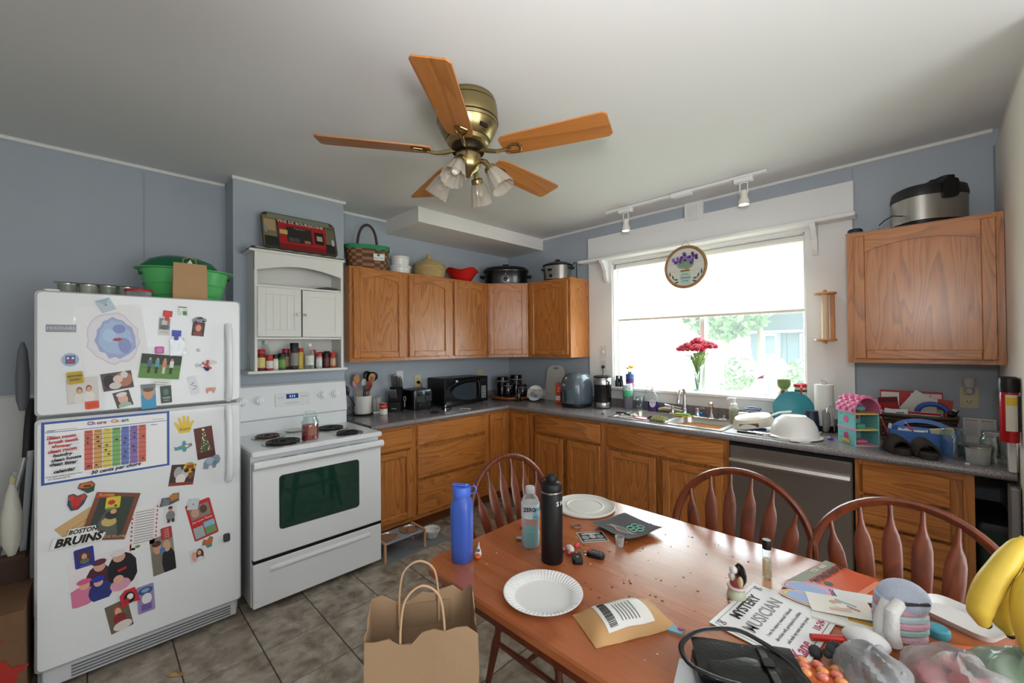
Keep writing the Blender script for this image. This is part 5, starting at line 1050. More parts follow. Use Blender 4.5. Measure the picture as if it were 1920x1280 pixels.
obj('medal', MB().m(P('#b59a4a', .4, .5)).lathe([(.009, 0), (0, .0008)], 14, (.0325*cos(R(-35)), .0325*sin(R(-35)), .050), axis=(cos(R(-35)), sin(R(-35)), 0)), sc2)
FR35 = Matrix.Rotation(R(-42), 3, 'Z') @ FX
text('lettering', "Campbell's", .0135, P('#f2ece2', .4), sc2, FR35, Vector((cos(R(-42)), sin(R(-42)), 0))*.0336+Vector((0, 0, .074)), shear=.3)
kb = thing('knife_block', 'black slanted knife block beside the toaster', 'knife block', (.155, -1.585, CTZ), R(90)-R(42))
obj('block', MB().m(P('#131316', .45)).prism([(-.10, 0), (.055, 0), (.055, .085), (.028, .095), (-.035, .215), (-.135, .165), (-.10, .06)], -.055, .055, Matrix(((0, 0, 1), (-1, 0, 0), (0, 1, 0)))), kb)
obj('maker_plate', B(P('#b9bbbd', .3, .8), -.022, .022, -.0565, -.055, .028, .034), kb)
KH = P('#8d8e90', .35, .7, name='knife_handle')
kp = [(cos(R(118)), sin(R(118)))]
def knife(label, lx, ly, lz, L, w, base_rz=R(90)-R(42)):
    M_ = Matrix.Translation((.155, -1.585, CTZ)) @ Matrix.Rotation(base_rz, 4, 'Z')
    p = M_ @ Vector((lx, ly, lz)); d = (M_.to_3x3() @ Vector((0, -.42, .90))).normalized()
    t = thing('kitchen_knife', label, 'knife', p, group='knives in the block'); t.rotation_mode = 'QUATERNION'; t.rotation_quaternion = Vector((0, 0, 1)).rotation_difference(d)
    obj('handle', MB().m(KH).loft([[(x*s_, y*s_, z) for x, y in rrect(w, w*1.5, w*.35, 3)] for z, s_ in ((0, .8), (L*.25, 1), (L*.75, 1.05), (L*.95, .95), (L, .6))]), t)
    for z in (.3, .65): obj('rivet', MB().m(CHROME).cyl((-w*.55, 0, L*z), (w*.55, 0, L*z), .003, n=8), t)
for i in range(3): knife(('leftmost', 'middle', 'third')[i]+' large steel handled knife in the left group of the knife block', -.038+i*.017, .092-.016*i*0-.0, .190+.004*i, .150-.004*i, .018)
for i in range(2): knife(('left', 'right')[i]+' large steel handled knife in the right group of the knife block', .020+i*.018, .085, .192, .130-.006*i, .018)
for i in range(4): knife(('first', 'second', 'third', 'fourth')[i]+' steak knife from the left in the lower row of the block', -.036+i*.0155, -.014, .122, .085, .010)
ks = thing('kitchen_scissors', 'kitchen scissors with grey loops in the side of the block', 'scissors', (.2225, -1.530, CTZ+.115), R(48))
obj('loop', MB().m(P('#9a9a9c', .4)).tube([(.010*cos(a), -.004, .018*sin(a)) for a in [2*pi*i/14 for i in range(14)]], .003, 6, True), ks)
obj('blade', B(STEEL, -.004, .004, -.005, -.002, -.075, -.018), ks)
ts = thing('toaster', 'black four slice toaster left of the microwave', 'toaster', (.155, -1.362, CTZ), R(90))
obj('shell', MB().m(P('#131315', .3, coat=.3)).loft([rring(.205, .235, .03, z, 0, 0) if e == 1 else rring(.205*e, .235*e, .03, z, 0, 0) for z, e in ((.008, .97), (.015, 1), (.165, 1), (.18, .97), (.184, .92))]), ts)
for x in (-.048, .048):
    for y in (-.055, .02): obj('slot', B(P('#050505', .6), x-.036, x+.036, y, y+.02, .1835, .1848), ts)
    f_ = obj('lever_panel', B(P('#1e1e21', .4), x-.034, x+.034, -.122, -.1165, .075, .165, b=.002), ts)
    obj('lever', B(BLACK, x-.018, x+.018, -.142, -.121, .135, .148, b=.003), f_); obj('dial', MB().m(P('#2c2c30', .4)).lathe([(.012, 0), (.010, .010), (0, .011)], 16, (x, -.1165, .045), axis=(0, -1, 0)), ts)
for x in (-.085, .085):
    for y in (-.09, .09): obj('foot', MB().m(BLACK).cyl((x, y, 0), (x, y, .01), .01), ts)
obj('chrome_edge', MB().m(P('#7a7c80', .25, 1)).tube([(-.1, -.117, .015), (-.1, -.117, .16), (-.09, -.115, .176)], .003, 6), ts)
mw = thing('microwave', 'black countertop microwave with an oval door window', 'microwave', (.165, -.885, CTZ), R(90))
obj('case', B(P('#17171a', .35), -.268, .268, -.135, .145, .012, .268, b=.006), mw)
fp = obj('door', MB().m(P('#0d0d0f', .12, coat=.5)).box(-.268, .268, -.148, -.136, .014, .266, b=.004), mw)
obj('door_window', MB().m(P('#3a4148', .12, coat=.4)).prism([(x, z) for x, z in [(-.20+.0, .13)]+[(-.2+.31*k, .13+.085*sin(pi*(.5*k+.12))) for k in (.15, .3, .5, .7, .9, 1)]+[(.11, .05)]+[(-.2+.31*k, .13-.085*sin(pi*(.5*k+.12))) for k in (.9, .7, .5, .3, .15)]], .148, .1495, FY), fp)
obj('door_trim', MB().m(P('#4c5054', .25, .7)).tube([(-.255, -.149, .15), (-.22, -.149, .19), (-.12, -.149, .225), (0, -.149, .24), (.11, -.149, .246)], .003, 6), fp)
obj('door_pull', MB().m(BLACK).tube([(.135, -.149, .05), (.142, -.160, .09), (.142, -.160, .19), (.135, -.149, .23)], .007, 8), fp)
kp_ = obj('keypad', B(P('#141417', .3), .162, .255, -.1495, -.148, .03, .25), mw)
km = MB().m(P('#c9cacb', .5))
for i in range(3):
    for j in range(7): km.box(.18+i*.021, .194+i*.021, -.1505, -.1494, .05+j*.018, .061+j*.018)
kk = obj('keys', km, kp_); kk['kind'] = 'stuff'
obj('display', B(P('#20262a', .1), .175, .245, -.1503, -.1494, .19, .215), kp_); obj('maker_mark', B(P('#b5b7b9', .4), -.145, -.120, -.1500, -.1482, .228, .246), fp)
for x in (-.23, .23):
    for y in (-.1, .11): obj('foot', MB().m(BLACK).cyl((x, y, 0), (x, y, .014), .014), mw)
tag(obj('jar_gasket', MB().m(BLACK).tube([(.038*cos(a), .038*sin(a), .006+.003*sin(3*a)) for a in [2*pi*i/24 for i in range(24)]], .005, 6, True), None, (.50, -1.40, CTZ)), 'coiled black rubber ring on the counter before the toaster', 'gasket')
bs = thing('bottle_stopper', 'small chrome bottle stopper standing on the counter', 'stopper', (.47, -1.27, CTZ)); obj('stem', MB().m(CHROME).lathe([(.008, 0), (.007, .012), (.003, .02), (.005, .034), (.008, .04), (.006, .048), (0, .05)], 14), bs)
tag(obj('jar_cover', MB().m(BLACK).lathe([(.045, 0), (.048, .004), (.046, .018), (.03, .026), (0, .028)], 28), None, (.40, -1.205, CTZ)), 'round black lid in front of the microwave corner', 'lid')
tag(obj('twist_tie', MB().m(P('#e2e2de', .5)).tube([(0, 0, .003), (.02, .012, .01), (.035, .03, .004), (.05, .03, .012), (.07, .05, .004), (.066, .072, .004)], .003, 6), None, (.50, -1.13, CTZ)), 'bent white twist tie on the counter edge', 'twist tie')
# ------------------------------------------------------------------ corner
lz = thing('lazy_susan', 'round wooden turntable in the counter corner', 'turntable', (.305, -.268, CTZ))
obj('tray', MB().m(wood('turntable_wood', '#9a5a30', '#844a26', '#5c3018', axis='x', rough=.35)).lathe([(.14, 0), (.14, .010), (.215, .012), (.222, .02), (.222, .032), (.212, .036), (.208, .028), (0, .028)], 48), lz)
def canister(label, x, y, r_, h):
    t = thing('canister', label, 'canister', (x, y, CTZ+.0285), R(-45), 'black canisters on the turntable')
    obj('jar', MB().m(P('#0b0b0d', .12, coat=.5)).lathe([(r_*.95, 0), (r_, .004), (r_, h*.74), (r_*.96, h*.76)], 32), t)
    obj('lid', MB().m(P('#0b0b0d', .12, coat=.5)).lathe([(r_*1.02, h*.80), (r_*1.02, h*.97), (r_*.9, h), (0, h)], 32), t)
    obj('seal_ring', MB().m(P('#8a8a8a', .4)).lathe([(r_*.98, h*.755), (r_*1.03, h*.765), (r_*1.03, h*.795), (r_*.98, h*.805)], 32), t)
    obj('wire_clamp', MB().m(CHROME).tube([(-.018, -r_*1.01, h*.86), (-.018, -r_-.012, h*.80), (-.012, -r_-.010, h*.66), (.012, -r_-.010, h*.66), (.018, -r_-.012, h*.80), (.018, -r_*1.01, h*.86)], .0022, 6), t)
    obj('clamp_button', MB().m(CHROME).sphere((0, -r_-.012, h*.62), .006), t)
canister('tall black canister at the left of the turntable', .180, -.285, .066, .205); canister('tallest black canister at the back of the turntable', .265, -.150, .066, .222)
canister('medium black canister at the front of the turntable', .330, -.345, .055, .155); canister('short black canister at the right of the turntable', .430, -.225, .050, .130)
sy = thing('sauce_bottle', 'small brown sauce bottle before the turntable', 'bottle', (.535, -.392, CTZ), R(-45))
obj('bottle', MB().m(P('#1f0f0a', .15, coat=.4)).lathe([(.026, 0), (.028, .004), (.028, .075), (.022, .092), (.012, .108), (.011, .122)], 20), sy); obj('cap', MB().m(BLACK).lathe([(.013, .12), (.013, .138), (0, .14)], 16), sy)
obj('paper_label', MB().m(P('#7fa8b8', .5)).add([(.0285*cos(a), .0285*sin(a), z) for z in (.045, .07) for a in [R(-140+k*20) for k in range(6)]], [(k, k+1, k+7, k+6) for k in range(5)]).m(P('#c9a88a', .5)).add([(.0285*cos(a), .0285*sin(a), z) for z in (.012, .034) for a in [R(-130+k*16) for k in range(6)]], [(k, k+1, k+7, k+6) for k in range(5)]), sy)
pp = thing('paper_plate_pack', 'round white pack of paper bowls in printed wrap beside the cutting board', 'paper bowls', (.655, -.262, CTZ+.075), rot=(R(62), 0, R(20)))
obj('stack', MB().m(P('#e6e6e2', .6)).lathe([(.05, -.03), (.075, .0), (.085, .025), (.083, .028), (.04, .005), (0, .004)], 36), pp)
obj('print_band', MB().m(P('#b8323c', .5)).prism([(-.05, -.015), (.0, -.03), (.02, -.012), (-.03, .01)], .028, .030).m(P('#3a5a9c', .5)).prism([(-.02, -.045), (.03, -.04), (.03, -.02), (0, -.03)], .028, .030).m(P('#2c2440', .5)).prism([(-.055, -.02), (-.03, -.04), (-.01, -.03), (-.04, -.005)], .0285, .0305), pp)
obj('wrap', MB().m(PLASTIC).sheet(lambda u, v: ((-.08+.2*u), -.06+.10*v, .034+.012*sin(u*9)*sin(v*7)), 12, 8, .0005), pp)
cb = thing('cutting_board', 'white plastic cutting board with rounded top leaning on the wall', 'cutting board', (.745, -.085, CTZ), rot=(R(-9), 0, 0))
bp_ = [(-.118, 0), (.118, 0), (.118, .27), (.112, .32), (.09, .35), (.05, .365), (-.05, .365), (-.09, .35), (-.112, .32), (-.118, .27)]
obj('board', MB().m(P('#cfcfca', .5)).prism(bp_, -.004, .004, FY), cb); obj('hand_slot', MB().m(P('#8f9192', .6)).prism(rrect(.07, .02, .009, 3, 0, .335), .0038, .0045, FY), cb)
ob = thing('cracker_box', 'orange and white snack box left of the air fryer', 'box', (.925, -.195, CTZ), R(20))
obj('carton', B(P('#d9481e', .5), -.032, .032, -.05, .05, 0, .20, b=.002), ob); obj('white_panel', B(P('#e6e2da', .5), -.0325, .0325, -.0506, .0506, .03, .075), ob); obj('blue_corner', B(P('#4a78b0', .5), .0, .0326, -.0506, .0, .18, .2005), ob)
text('lettering', 'Z', .06, P('#f0b89a', .5), ob, FY, (0, -.0507, .135))
af = thing('air_fryer', 'grey egg shaped air fryer with two silver dials', 'air fryer', (1.185, -.272, CTZ), R(-10))
AFG = P('#56646e', .25, coat=.4, name='fryer_grey')
obj('shell', MB().m(AFG).loft([ov(.118, .125, .03), ov(.132, .14, .06), ov(.135, .143, .13), ov(.132, .14, .20), ov(.12, .128, .26), ov(.095, .10, .30), ov(.05, .052, .316), ov(.01, .01, .318)]), af); obj('base', MB().m(DARK).loft([ov(.112, .118, 0), ov(.124, .13, .008), ov(.126, .133, .032)]), af)
bk = obj('basket_front', MB().m(AFG).loft([[(x, y-.004, z) for x, y, z in ((-.085, -.117, zz), (-.05, -.142, zz), (0, -.150, zz), (.05, -.142, zz), (.085, -.117, zz), (0, -.10, zz))] for zz in (.04, .165)]), af)
obj('handle', MB().m(DARK).loft([[(x+.0, y, z) for x, y in rrect(.034, .05, .010, 3, 0, -.175)] for z in (.055, .10, .150, .156)]), bk)
for x, z in ((-.022, .262), (-.035, .205)): obj('dial', MB().m(CHROME).lathe([(.019, 0), (.017, .010), (.010, .012), (0, .012)], 20, (x, -.130+(.012 if z > .25 else -.006), z), axis=(-.15, -1, .3)), af)
cm = thing('coffee_maker', 'slim black and steel coffee maker at the window casing', 'coffee maker', (1.420, -.200, CTZ), R(-12))
obj('base', MB().m(P('#a9a9a8', .3, 1)).lathe([(.078, .006), (.080, .01), (.080, .05), (.078, .054)], 36), cm); obj('foot_ring', MB().m(BLACK).lathe([(.074, 0), (.078, .007), (0, .007)], 36), cm)
obj('body', MB().m(P('#101013', .2, coat=.3)).lathe([(.078, .054), (.078, .215), (.080, .218)], 36), cm); obj('steel_band', MB().m(P('#a9a9a8', .3, 1)).lathe([(.080, .216), (.080, .275), (.078, .278)], 36), cm)
obj('lid', MB().m(BLACK).lathe([(.083, .276), (.084, .288), (.06, .296), (0, .297)], 36), cm); obj('handle', MB().m(BLACK).tube([(.076, -.02, .25), (.098, -.02, .245), (.10, -.02, .12), (.078, -.02, .10)], .007, 8), cm)
obj('cord', MB().m(BLACK).tube([(-.06, .06, .02), (-.10, .05, .008), (-.14, .08, .005)], .0035, 6), cm)
# ------------------------------------------------------------------ by the sink
gw = thing('painted_goblet', 'wine glass painted with a daisy and green grass by the sink', 'wine glass', (1.66, -.175, CTZ))
obj('stem', MB().m(CLEAR).lathe([(.036, 0), (.034, .003), (.006, .012), (.004, .03), (.004, .085), (.010, .10), (.034, .125), (.041, .16), (.040, .20), (.034, .235), (.033, .235), (.038, .20), (.039, .16), (.032, .127), (0, .105)], 28), gw)
obj('painted_grass', MB().m(P('#4fbf8a', .4)).lathe([(.028, .118), (.036, .128), (.0425, .155), (.0425, .175)], 28), gw); obj('painted_sky', MB().m(P('#b9cfe6', .4)).lathe([(.0424, .175), (.0415, .20), (.038, .222)], 28), gw)
dz = MB().m(P('#f2f2ee', .4)); F45 = Matrix.Rotation(R(45), 3, 'Z') @ FY
for k in range(8): a = 2*pi*k/8; dz.prism(ell(.006, .006, 8, .011*cos(a), .192+.011*sin(a)), .0425, .0432, F45)
dz.m(P('#e0a020', .4)).prism(ell(.008, .008, 12, 0, .192), .0432, .044, F45); obj('painted_daisy', dz, gw)
tg2 = thing('smoked_tumbler', 'tall lilac grey tumbler behind the painted goblet', 'tumbler', (1.608, -.075, CTZ)); obj('cup', MB().m(glass_mat('lilac_plastic', '#9a98a8', .2, .4)).lathe([(.038, 0), (.040, .004), (.048, .19), (.046, .19), (.037, .006), (0, .005)], 28), tg2)
mj = thing('mason_mug', 'empty glass mug with a frothing wand standing in it', 'glass mug', (1.735, -.085, CTZ)); obj('cup', MB().m(CLEAR).lathe([(.038, 0), (.041, .004), (.042, .10), (.039, .11), (.040, .12), (.038, .12), (.039, .10), (.038, .006), (0, .005)], 28), mj); obj('handle', MB().m(CLEAR).tube([(.0, -.04, .10), (.0, -.068, .09), (.0, -.068, .045), (.0, -.041, .03)], .005, 8), mj)
fw_ = thing('milk_frother', 'blue tipped wire frother leaning in the glass mug', 'frother', (1.735, -.085, CTZ+.012), rot=(R(-8), R(14), 0)); obj('wire', MB().m(CHROME).tube([(0, 0, 0), (0, 0, .20)], .002, 6), fw_); obj('grip', MB().m(P('#5a62b0', .4)).cyl((0, 0, .0), (0, 0, .085), .006, .005), fw_); obj('coil', MB().m(CHROME).tube([(.012*cos(a), .003*sin(2*a), .215+.014*sin(a)) for a in [2*pi*i/16 for i in range(16)]], .002, 6, True), fw_)
dn = thing('dish_soap', 'clear bottle of dark purple dish soap by the sink', 'soap bottle', (1.858, -.105, CTZ), R(20))
obj('liquid', MB().m(P('#2a1c78', .15, coat=.5)).loft([ov(.038, .026, 0), ov(.04, .028, .006), ov(.04, .028, .088)]), dn); obj('bottle', MB().m(PLASTIC).loft([ov(.04, .028, .0885), ov(.04, .028, .10), ov(.034, .025, .14), ov(.018, .018, .165), ov(.015, .015, .172)]), dn); obj('cap', MB().m(P('#eef0ee', .4)).lathe([(.017, .170), (.018, .195), (.010, .20), (.008, .212), (0, .213)], 18), dn)
lb_ = obj('paper_label', MB().m(P('#c6cbe0', .4)).prism(ell(.026, .036, 18, 0, .075), .0285, .0295, FY), dn); text('lettering', 'Dawn', .016, P('#3a3a90', .4), lb_, FY, (0, -.0297, .08), shear=.2)
fc = thing('kitchen_faucet', 'chrome gooseneck kitchen faucet with lever handles', 'faucet', (2.135, -.115, CTZ+.001))
obj('deck_plate', MB().m(CHROME).prism(rrect(.26, .05, .022, 5), 0, .012), fc)
obj('spout', MB().m(CHROME).tube([(0, 0, .01), (0, 0, .15)]+[(.0-.0, -.055+.055*cos(a), .165+.055*sin(a)) for a in [R(k*18) for k in range(0, 10)]]+[(0, -.112, .155), (0, -.118, .13)], [.013]*2+[.011]*10+[.011, .012], 12), fc)
obj('spout_base', MB().m(CHROME).lathe([(.024, .01), (.022, .03), (.015, .05), (.013, .06)], 20), fc); obj('aerator', MB().m(CHROME).cyl((0, -.117, .135), (0, -.122, .108), .014, .013, 16), fc)
for s_ in (-1, 1):
    b_ = obj('handle', MB().m(CHROME).lathe([(.020, .01), (.018, .03), (.012, .045), (.016, .055), (.012, .068), (0, .07)], 18, (s_*.10, 0, 0)), fc); obj('lever', MB().m(CHROME).tube([(s_*.10, 0, .06), (s_*.125, -.01, .066), (s_*.158, -.02, .072)], [.007, .006, .008], 8), b_)
sp2 = thing('side_sprayer', 'chrome side sprayer standing right of the faucet', 'sprayer', (2.345, -.118, CTZ+.001))
obj('base', MB().m(CHROME).lathe([(.022, 0), (.020, .012), (.013, .02), (.012, .03)], 18), sp2); obj('body', MB().m(CHROME).tube([(0, 0, .025), (0, 0, .06), (0, -.008, .095), (0, -.024, .112), (0, -.04, .108)], [.011, .012, .014, .017, .014], 12), sp2)
ds = thing('soap_pump', 'foaming hand soap with white pump and pale green soap', 'soap dispenser', (2.505, -.125, CTZ))
obj('liquid', MB().m(P('#a9b98a', .2)).lathe([(.030, .003), (.031, .010), (.031, .082), (0, .083)], 24), ds); obj('bottle', MB().m(PLASTIC).lathe([(.032, 0), (.034, .004), (.034, .092), (.026, .102)], 24), ds)
obj('collar', MB().m(P('#eceeec', .35)).lathe([(.024, .100), (.024, .125), (.012, .135), (.010, .16)], 20), ds); obj('pump_head', MB().m(P('#eceeec', .35)).lathe([(.014, .156), (.016, .17), (0, .173)], 18).tube([(0, 0, .165), (-.03, -.01, .167), (-.042, -.014, .160)], [.008, .007, .005], 8), ds)
tag(obj('sink_strainer', MB().m(CHROME).lathe([(.038, 0), (.044, .004), (.044, .008), (.03, .012), (.010, .014), (.012, .026), (.016, .03), (0, .032)], 28), None, (2.425, -.085, CTZ+.001)), 'chrome sink strainer basket behind the right bowl', 'sink strainer')
# dish things lying round the sink rim
m = MB().m(P('#9a8d7c', .8, bump=.4, bscale=60)); m.tube([(-.09, .0, .012), (-.04, .01, .02), (.02, .004, .018), (.07, .012, .014), (.12, .004, .010)], [.014, .020, .018, .017, .010], 10)
tag(obj('rubber_glove', m, None, (2.0, -.105, CTZ+.010)), 'beige rubber glove lying behind the left sink bowl', 'rubber glove')
br = thing('dish_brush', 'white dish brush with blue bristles behind the faucet handle', 'brush', (1.975, -.058, CTZ+.022), R(10)); obj('handle', MB().m(P('#e2e2de', .4)).tube([(.0, 0, .022), (.05, 0, .028), (.10, 0, .02)], [.007, .006, .007], 8), br); obj('bristles', MB().m(P('#3f9ad0', .6)).lathe([(.016, -.018), (.014, .006), (.010, .018), (0, .02)], 14, (-.015, 0, .02)), br)
tag(obj('dish_scrubber', MB().m(P('#3a86c4', .7)).tube([(-.03, 0, .014), (0, .0, .016), (.03, 0, .014)], [.013, .015, .012], 10), None, (2.235, -.09, CTZ+.006)), 'small blue scrubber between faucet and sprayer', 'scrubber')
sg = thing('sponge', 'yellow and green sponge on the sink divider', 'sponge', (2.150, -.200, CTZ+.006), R(5)); obj('foam', B(P('#d6c94a', .8, bump=.3, bscale=120), -.055, .055, -.03, .03, 0, .012, b=.003), sg); obj('scour_pad', B(P('#6c9a4c', .9), -.055, .055, -.03, .03, .012, .02, b=.002), sg)
m = MB().m(P('#8a8c58', .9, bump=.3, bscale=80, name='olive_cloth'))
for k in range(5): m.tube([(-.045+k*.022, -.045, .006), (-.035+k*.020, -.01, .030-.003*abs(k-2)), (-.03+k*.020, .03, .012)], [.010, .014, .009], 8)
m.m(P('#2a2c5c', .8)).tube([(-.085, -.02, .006), (-.06, -.012, .018), (-.03, .0, .02)], [.010, .016, .012], 8)
tag(obj('folded_dish_cloth', m, None, (2.105, -.505, CTZ+.005)), 'rolled olive dish cloth over the front sink edge', 'dish cloth')
pw = thing('silicone_scraper', 'pale pink silicone scraper at the front sink edge', 'scraper', (1.975, -.520, CTZ+.005), R(-8)); obj('blade', MB().m(P('#d79abc', .5)).prism(ell(.07, .032, 24), 0, .008), pw)
gl = thing('serving_tongs', 'steel tongs and a dark handled knife lying left of the sink', 'tongs', (1.80, -.46, CTZ+.0045), R(-12))
obj('blade', MB().m(STEEL).prism([(-.10, -.012), (.08, -.02), (.09, .0), (-.10, .006)], 0, .004), gl); obj('handle', MB().m(P('#2c2a2c', .4)).tube([(-.10, 0, .012), (-.02, .01, .016), (.06, -.02, .012)], [.006, .007, .006], 8), gl)
obj('bowl_end', MB().m(P('#c9c4b6', .4)).sphere((.10, -.006, .012), .022, sc=(1.3, .8, .4)), gl)
tag(obj('chili_pepper', MB().m(P('#8a1f30', .4)).tube([(-.014, 0, .006), (0, .006, .008), (.014, .002, .007), (.024, -.008, .005)], [.003, .006, .005, .0015], 8), None, (1.62, -.52, CTZ)), 'small dried red pepper on the counter left of the sink', 'pepper')
# drying area
dm = tag(obj('drying_mat', MB().m(P('#d9d9dc', .9, bump=.4, bscale=150)).prism(rrect(.46, .46, .02, 4), 0, .004), None, (2.815, -.372, CTZ)), 'white dish drying mat right of the sink', 'drying mat')
DM = CTZ+.0045
pn = thing('baking_dish', 'cream glazed baking dish tilted upside down on the drying mat', 'baking dish', (2.705, -.375, DM+.022), rot=(R(11), R(-11), R(20)))
obj('dish', MB().m(P('#cfc9ba', .3)).loft([ov(.125, .085, .012), ov(.122, .082, .03), ov(.105, .068, .065), ov(.06, .04, .076), ov(.01, .01, .077)]), pn); obj('stained_side', MB().m(P('#6a4a34', .5, var=.3, vscale=40)).loft([[(x, y, z) for x, y in ((-.09, -.066), (.02, -.086), (.02, -.083), (-.09, -.063))] for z in (.02, .045)]), pn)
obj('handle', MB().m(STEEL).tube([(.11, .03, .045), (.16, .04, .055), (.23, .045, .05)], [.008, .007, .008], 8), pn)
tag(obj('pot_holder', MB().m(P('#26305c', .5)).prism([(-.05, -.02), (.05, -.03), (.06, .03), (-.04, .03)], 0, .012), None, (2.735, -.445, DM), (R(12), 0, R(20))), 'navy silicone holder propped under the baking dish', 'pot holder')
def cutlery(label, kind, x, y, rz, L, hm, steel=True, tines=False):
    t = thing('table_'+kind, label, kind, (x, y, DM), R(rz), 'cutlery on the drying mat')
    obj('handle', MB().m(hm).tube([(0, 0, .005), (L*.5, 0, .008)], [.007, .006], 8), t)
    if tines:
        obj('neck', MB().m(CHROME).box(L*.5, L*.75, -.003, .003, .004, .007), t)
        for k in range(4): obj('tine', MB().m(CHROME).box(L*.75, L, -.009+k*.005, -.0065+k*.005, .004, .006), t)
    else: obj('blade', MB().m(CHROME).prism([(L*.5, -.006), (L*.9, -.010), (L, 0), (L*.9, .009), (L*.5, .006)], .004, .007), t)
cutlery('black handled knife at the mat front edge', 'knife', 2.655, -.560, -4, .22, BLACK); cutlery('navy handled turner lying across the cutlery', 'turner', 2.84, -.47, 200, .20, P('#1f2440', .4), tines=True)
cutlery('steel fork lying in the cutlery pile', 'fork', 2.73, -.548, 5, .19, CHROME, tines=True); cutlery('steel spoon lying in the cutlery pile', 'spoon', 2.74, -.515, -14, .18, CHROME); cutlery('second steel fork nearest the white bowl', 'fork', 2.71, -.530, -20, .19, CHROME, tines=True)
tag(obj('pink_cloth', MB().m(P('#cf5a8c', .8)).prism([(-.05, -.03), (.0, .04), (.06, .03), (.05, -.05)], 0, .010), None, (2.835, -.455, DM)), 'pink cloth peeking from under the white bowl', 'cloth')
wb_ = thing('mixing_bowl', 'large white mixing bowl upside down on the drying mat', 'bowl', (2.945, -.455, DM))
obj('bowl', MB().m(P('#e8e8e4', .3)).lathe([(.142, 0), (.144, .004), (.128, .012), (.118, .06), (.098, .10), (.068, .122), (.062, .128), (.058, .124), (0, .124)], 48), wb_); obj('spout', MB().m(P('#e8e8e4', .3)).prism([(-.03, 0), (.03, 0), (.02, -.025), (-.02, -.025)], 0, .006, FZ, (.03, -.138, 0)), wb_)
tc = thing('dinner_plate', 'teal round plate leaning against the wall by the paper towels', 'plate', (2.872, -.10, CTZ+.002), rot=(R(-12), 0, R(8)))
obj('plate', MB().m(P('#2a8796', .35)).lathe([(0, 0), (.095, 0), (.106, .008), (.118, .014), (.120, .018), (.106, .014), (.092, .006), (0, .006)], 48, (0, 0, .120), axis=(0, -1, 0)), tc)
tm = thing('insulated_tumbler', 'navy tumbler upside down beside the paper towels', 'tumbler', (2.988, -.185, DM)); obj('cup', MB().m(P('#1d2a3e', .4)).lathe([(.046, 0), (.046, .004), (.038, .125), (.036, .13), (0, .13)], 28), tm); obj('steel_edge', MB().m(STEEL).lathe([(.0465, 0), (.0465, .006)], 28), tm)
tw_ = MB().m(P('#8a8684', .8, bump=.5, bscale=50)); tw_.tube([(0, 0, .14), (.014, .004, .12), (.018, .0, .06), (.01, .004, .006)], [.010, .020, .022, .016], 8)
tag(obj('grey_rag', tw_, None, (3.048, -.165, CTZ)), 'grey rag hanging beside the navy tumbler', 'rag')
bc = thing('blue_rim_glass', 'clear glass with a cobalt blue rim on the drying mat', 'glass', (2.640, -.165, DM)); obj('cup', MB().m(CLEAR).lathe([(.040, 0), (.042, .004), (.050, .10), (.048, .10), (.040, .006), (0, .005)], 28), bc); obj('rim', MB().m(P('#2a2476', .2, coat=.4)).tube([(.050*cos(a), .050*sin(a), .105) for a in [2*pi*i/28 for i in range(28)]], .006, 8, True), bc)
wc2 = thing('white_cup', 'small white cup upside down beside the blue rimmed glass', 'cup', (2.598, -.220, DM)); obj('cup', MB().m(P('#e2dedd', .3)).lathe([(.042, 0), (.043, .004), (.034, .075), (.03, .08), (0, .08)], 28), wc2)
gc = thing('glass_bowl', 'low clear glass dish behind the baking dish', 'glass dish', (2.735, -.145, DM)); obj('bowl', MB().m(CLEAR).lathe([(.03, 0), (.05, .03), (.055, .055), (.053, .055), (.048, .03), (0, .005)], 28), gc)
pt = thing('paper_towel_holder', 'black wire paper towel stand by the window casing', 'towel holder', (3.045, -.098, CTZ)); obj('base', MB().m(BLACK).lathe([(.075, 0), (.078, .004), (.07, .012), (0, .014)], 32), pt); obj('post', MB().m(CHROME).tube([(0, 0, .01), (0, 0, .300)]+[(.018*sin(a), 0, .318-.018*cos(a)) for a in [2*pi*i/12 for i in range(13)]], .0035, 8), pt)
for r_, z in ((.07, .02), (.072, .032)): obj('wire_ring', MB().m(BLACK).tube([(r_*cos(a), r_*sin(a), z) for a in [2*pi*i/28 for i in range(28)]], .003, 6, True), pt)
obj('tension_arm', MB().m(CHROME).tube([(.022, -.072, .01), (.022, -.074, .15), (.040, -.07, .172), (.058, -.06, .15), (.058, -.058, .01)], .0035, 8), pt)
pr_ = thing('paper_towel_roll', 'white paper towel roll on the wire stand', 'paper towels', (3.045, -.098, CTZ+.036)); obj('roll', MB().m(P('#ecebe6', .9, bump=.15, bscale=90)).lathe([(.019, 0), (.052, 0), (.052, .265), (.019, .265)], 32), pr_)
tag(obj('purple_bead', MB().m(P('#5a3a8a', .4)).lathe([(.014, 0), (.016, .01), (0, .02)], 14), None, (3.115, -.40, CTZ)), 'small purple toy piece left of the doll house', 'toy')
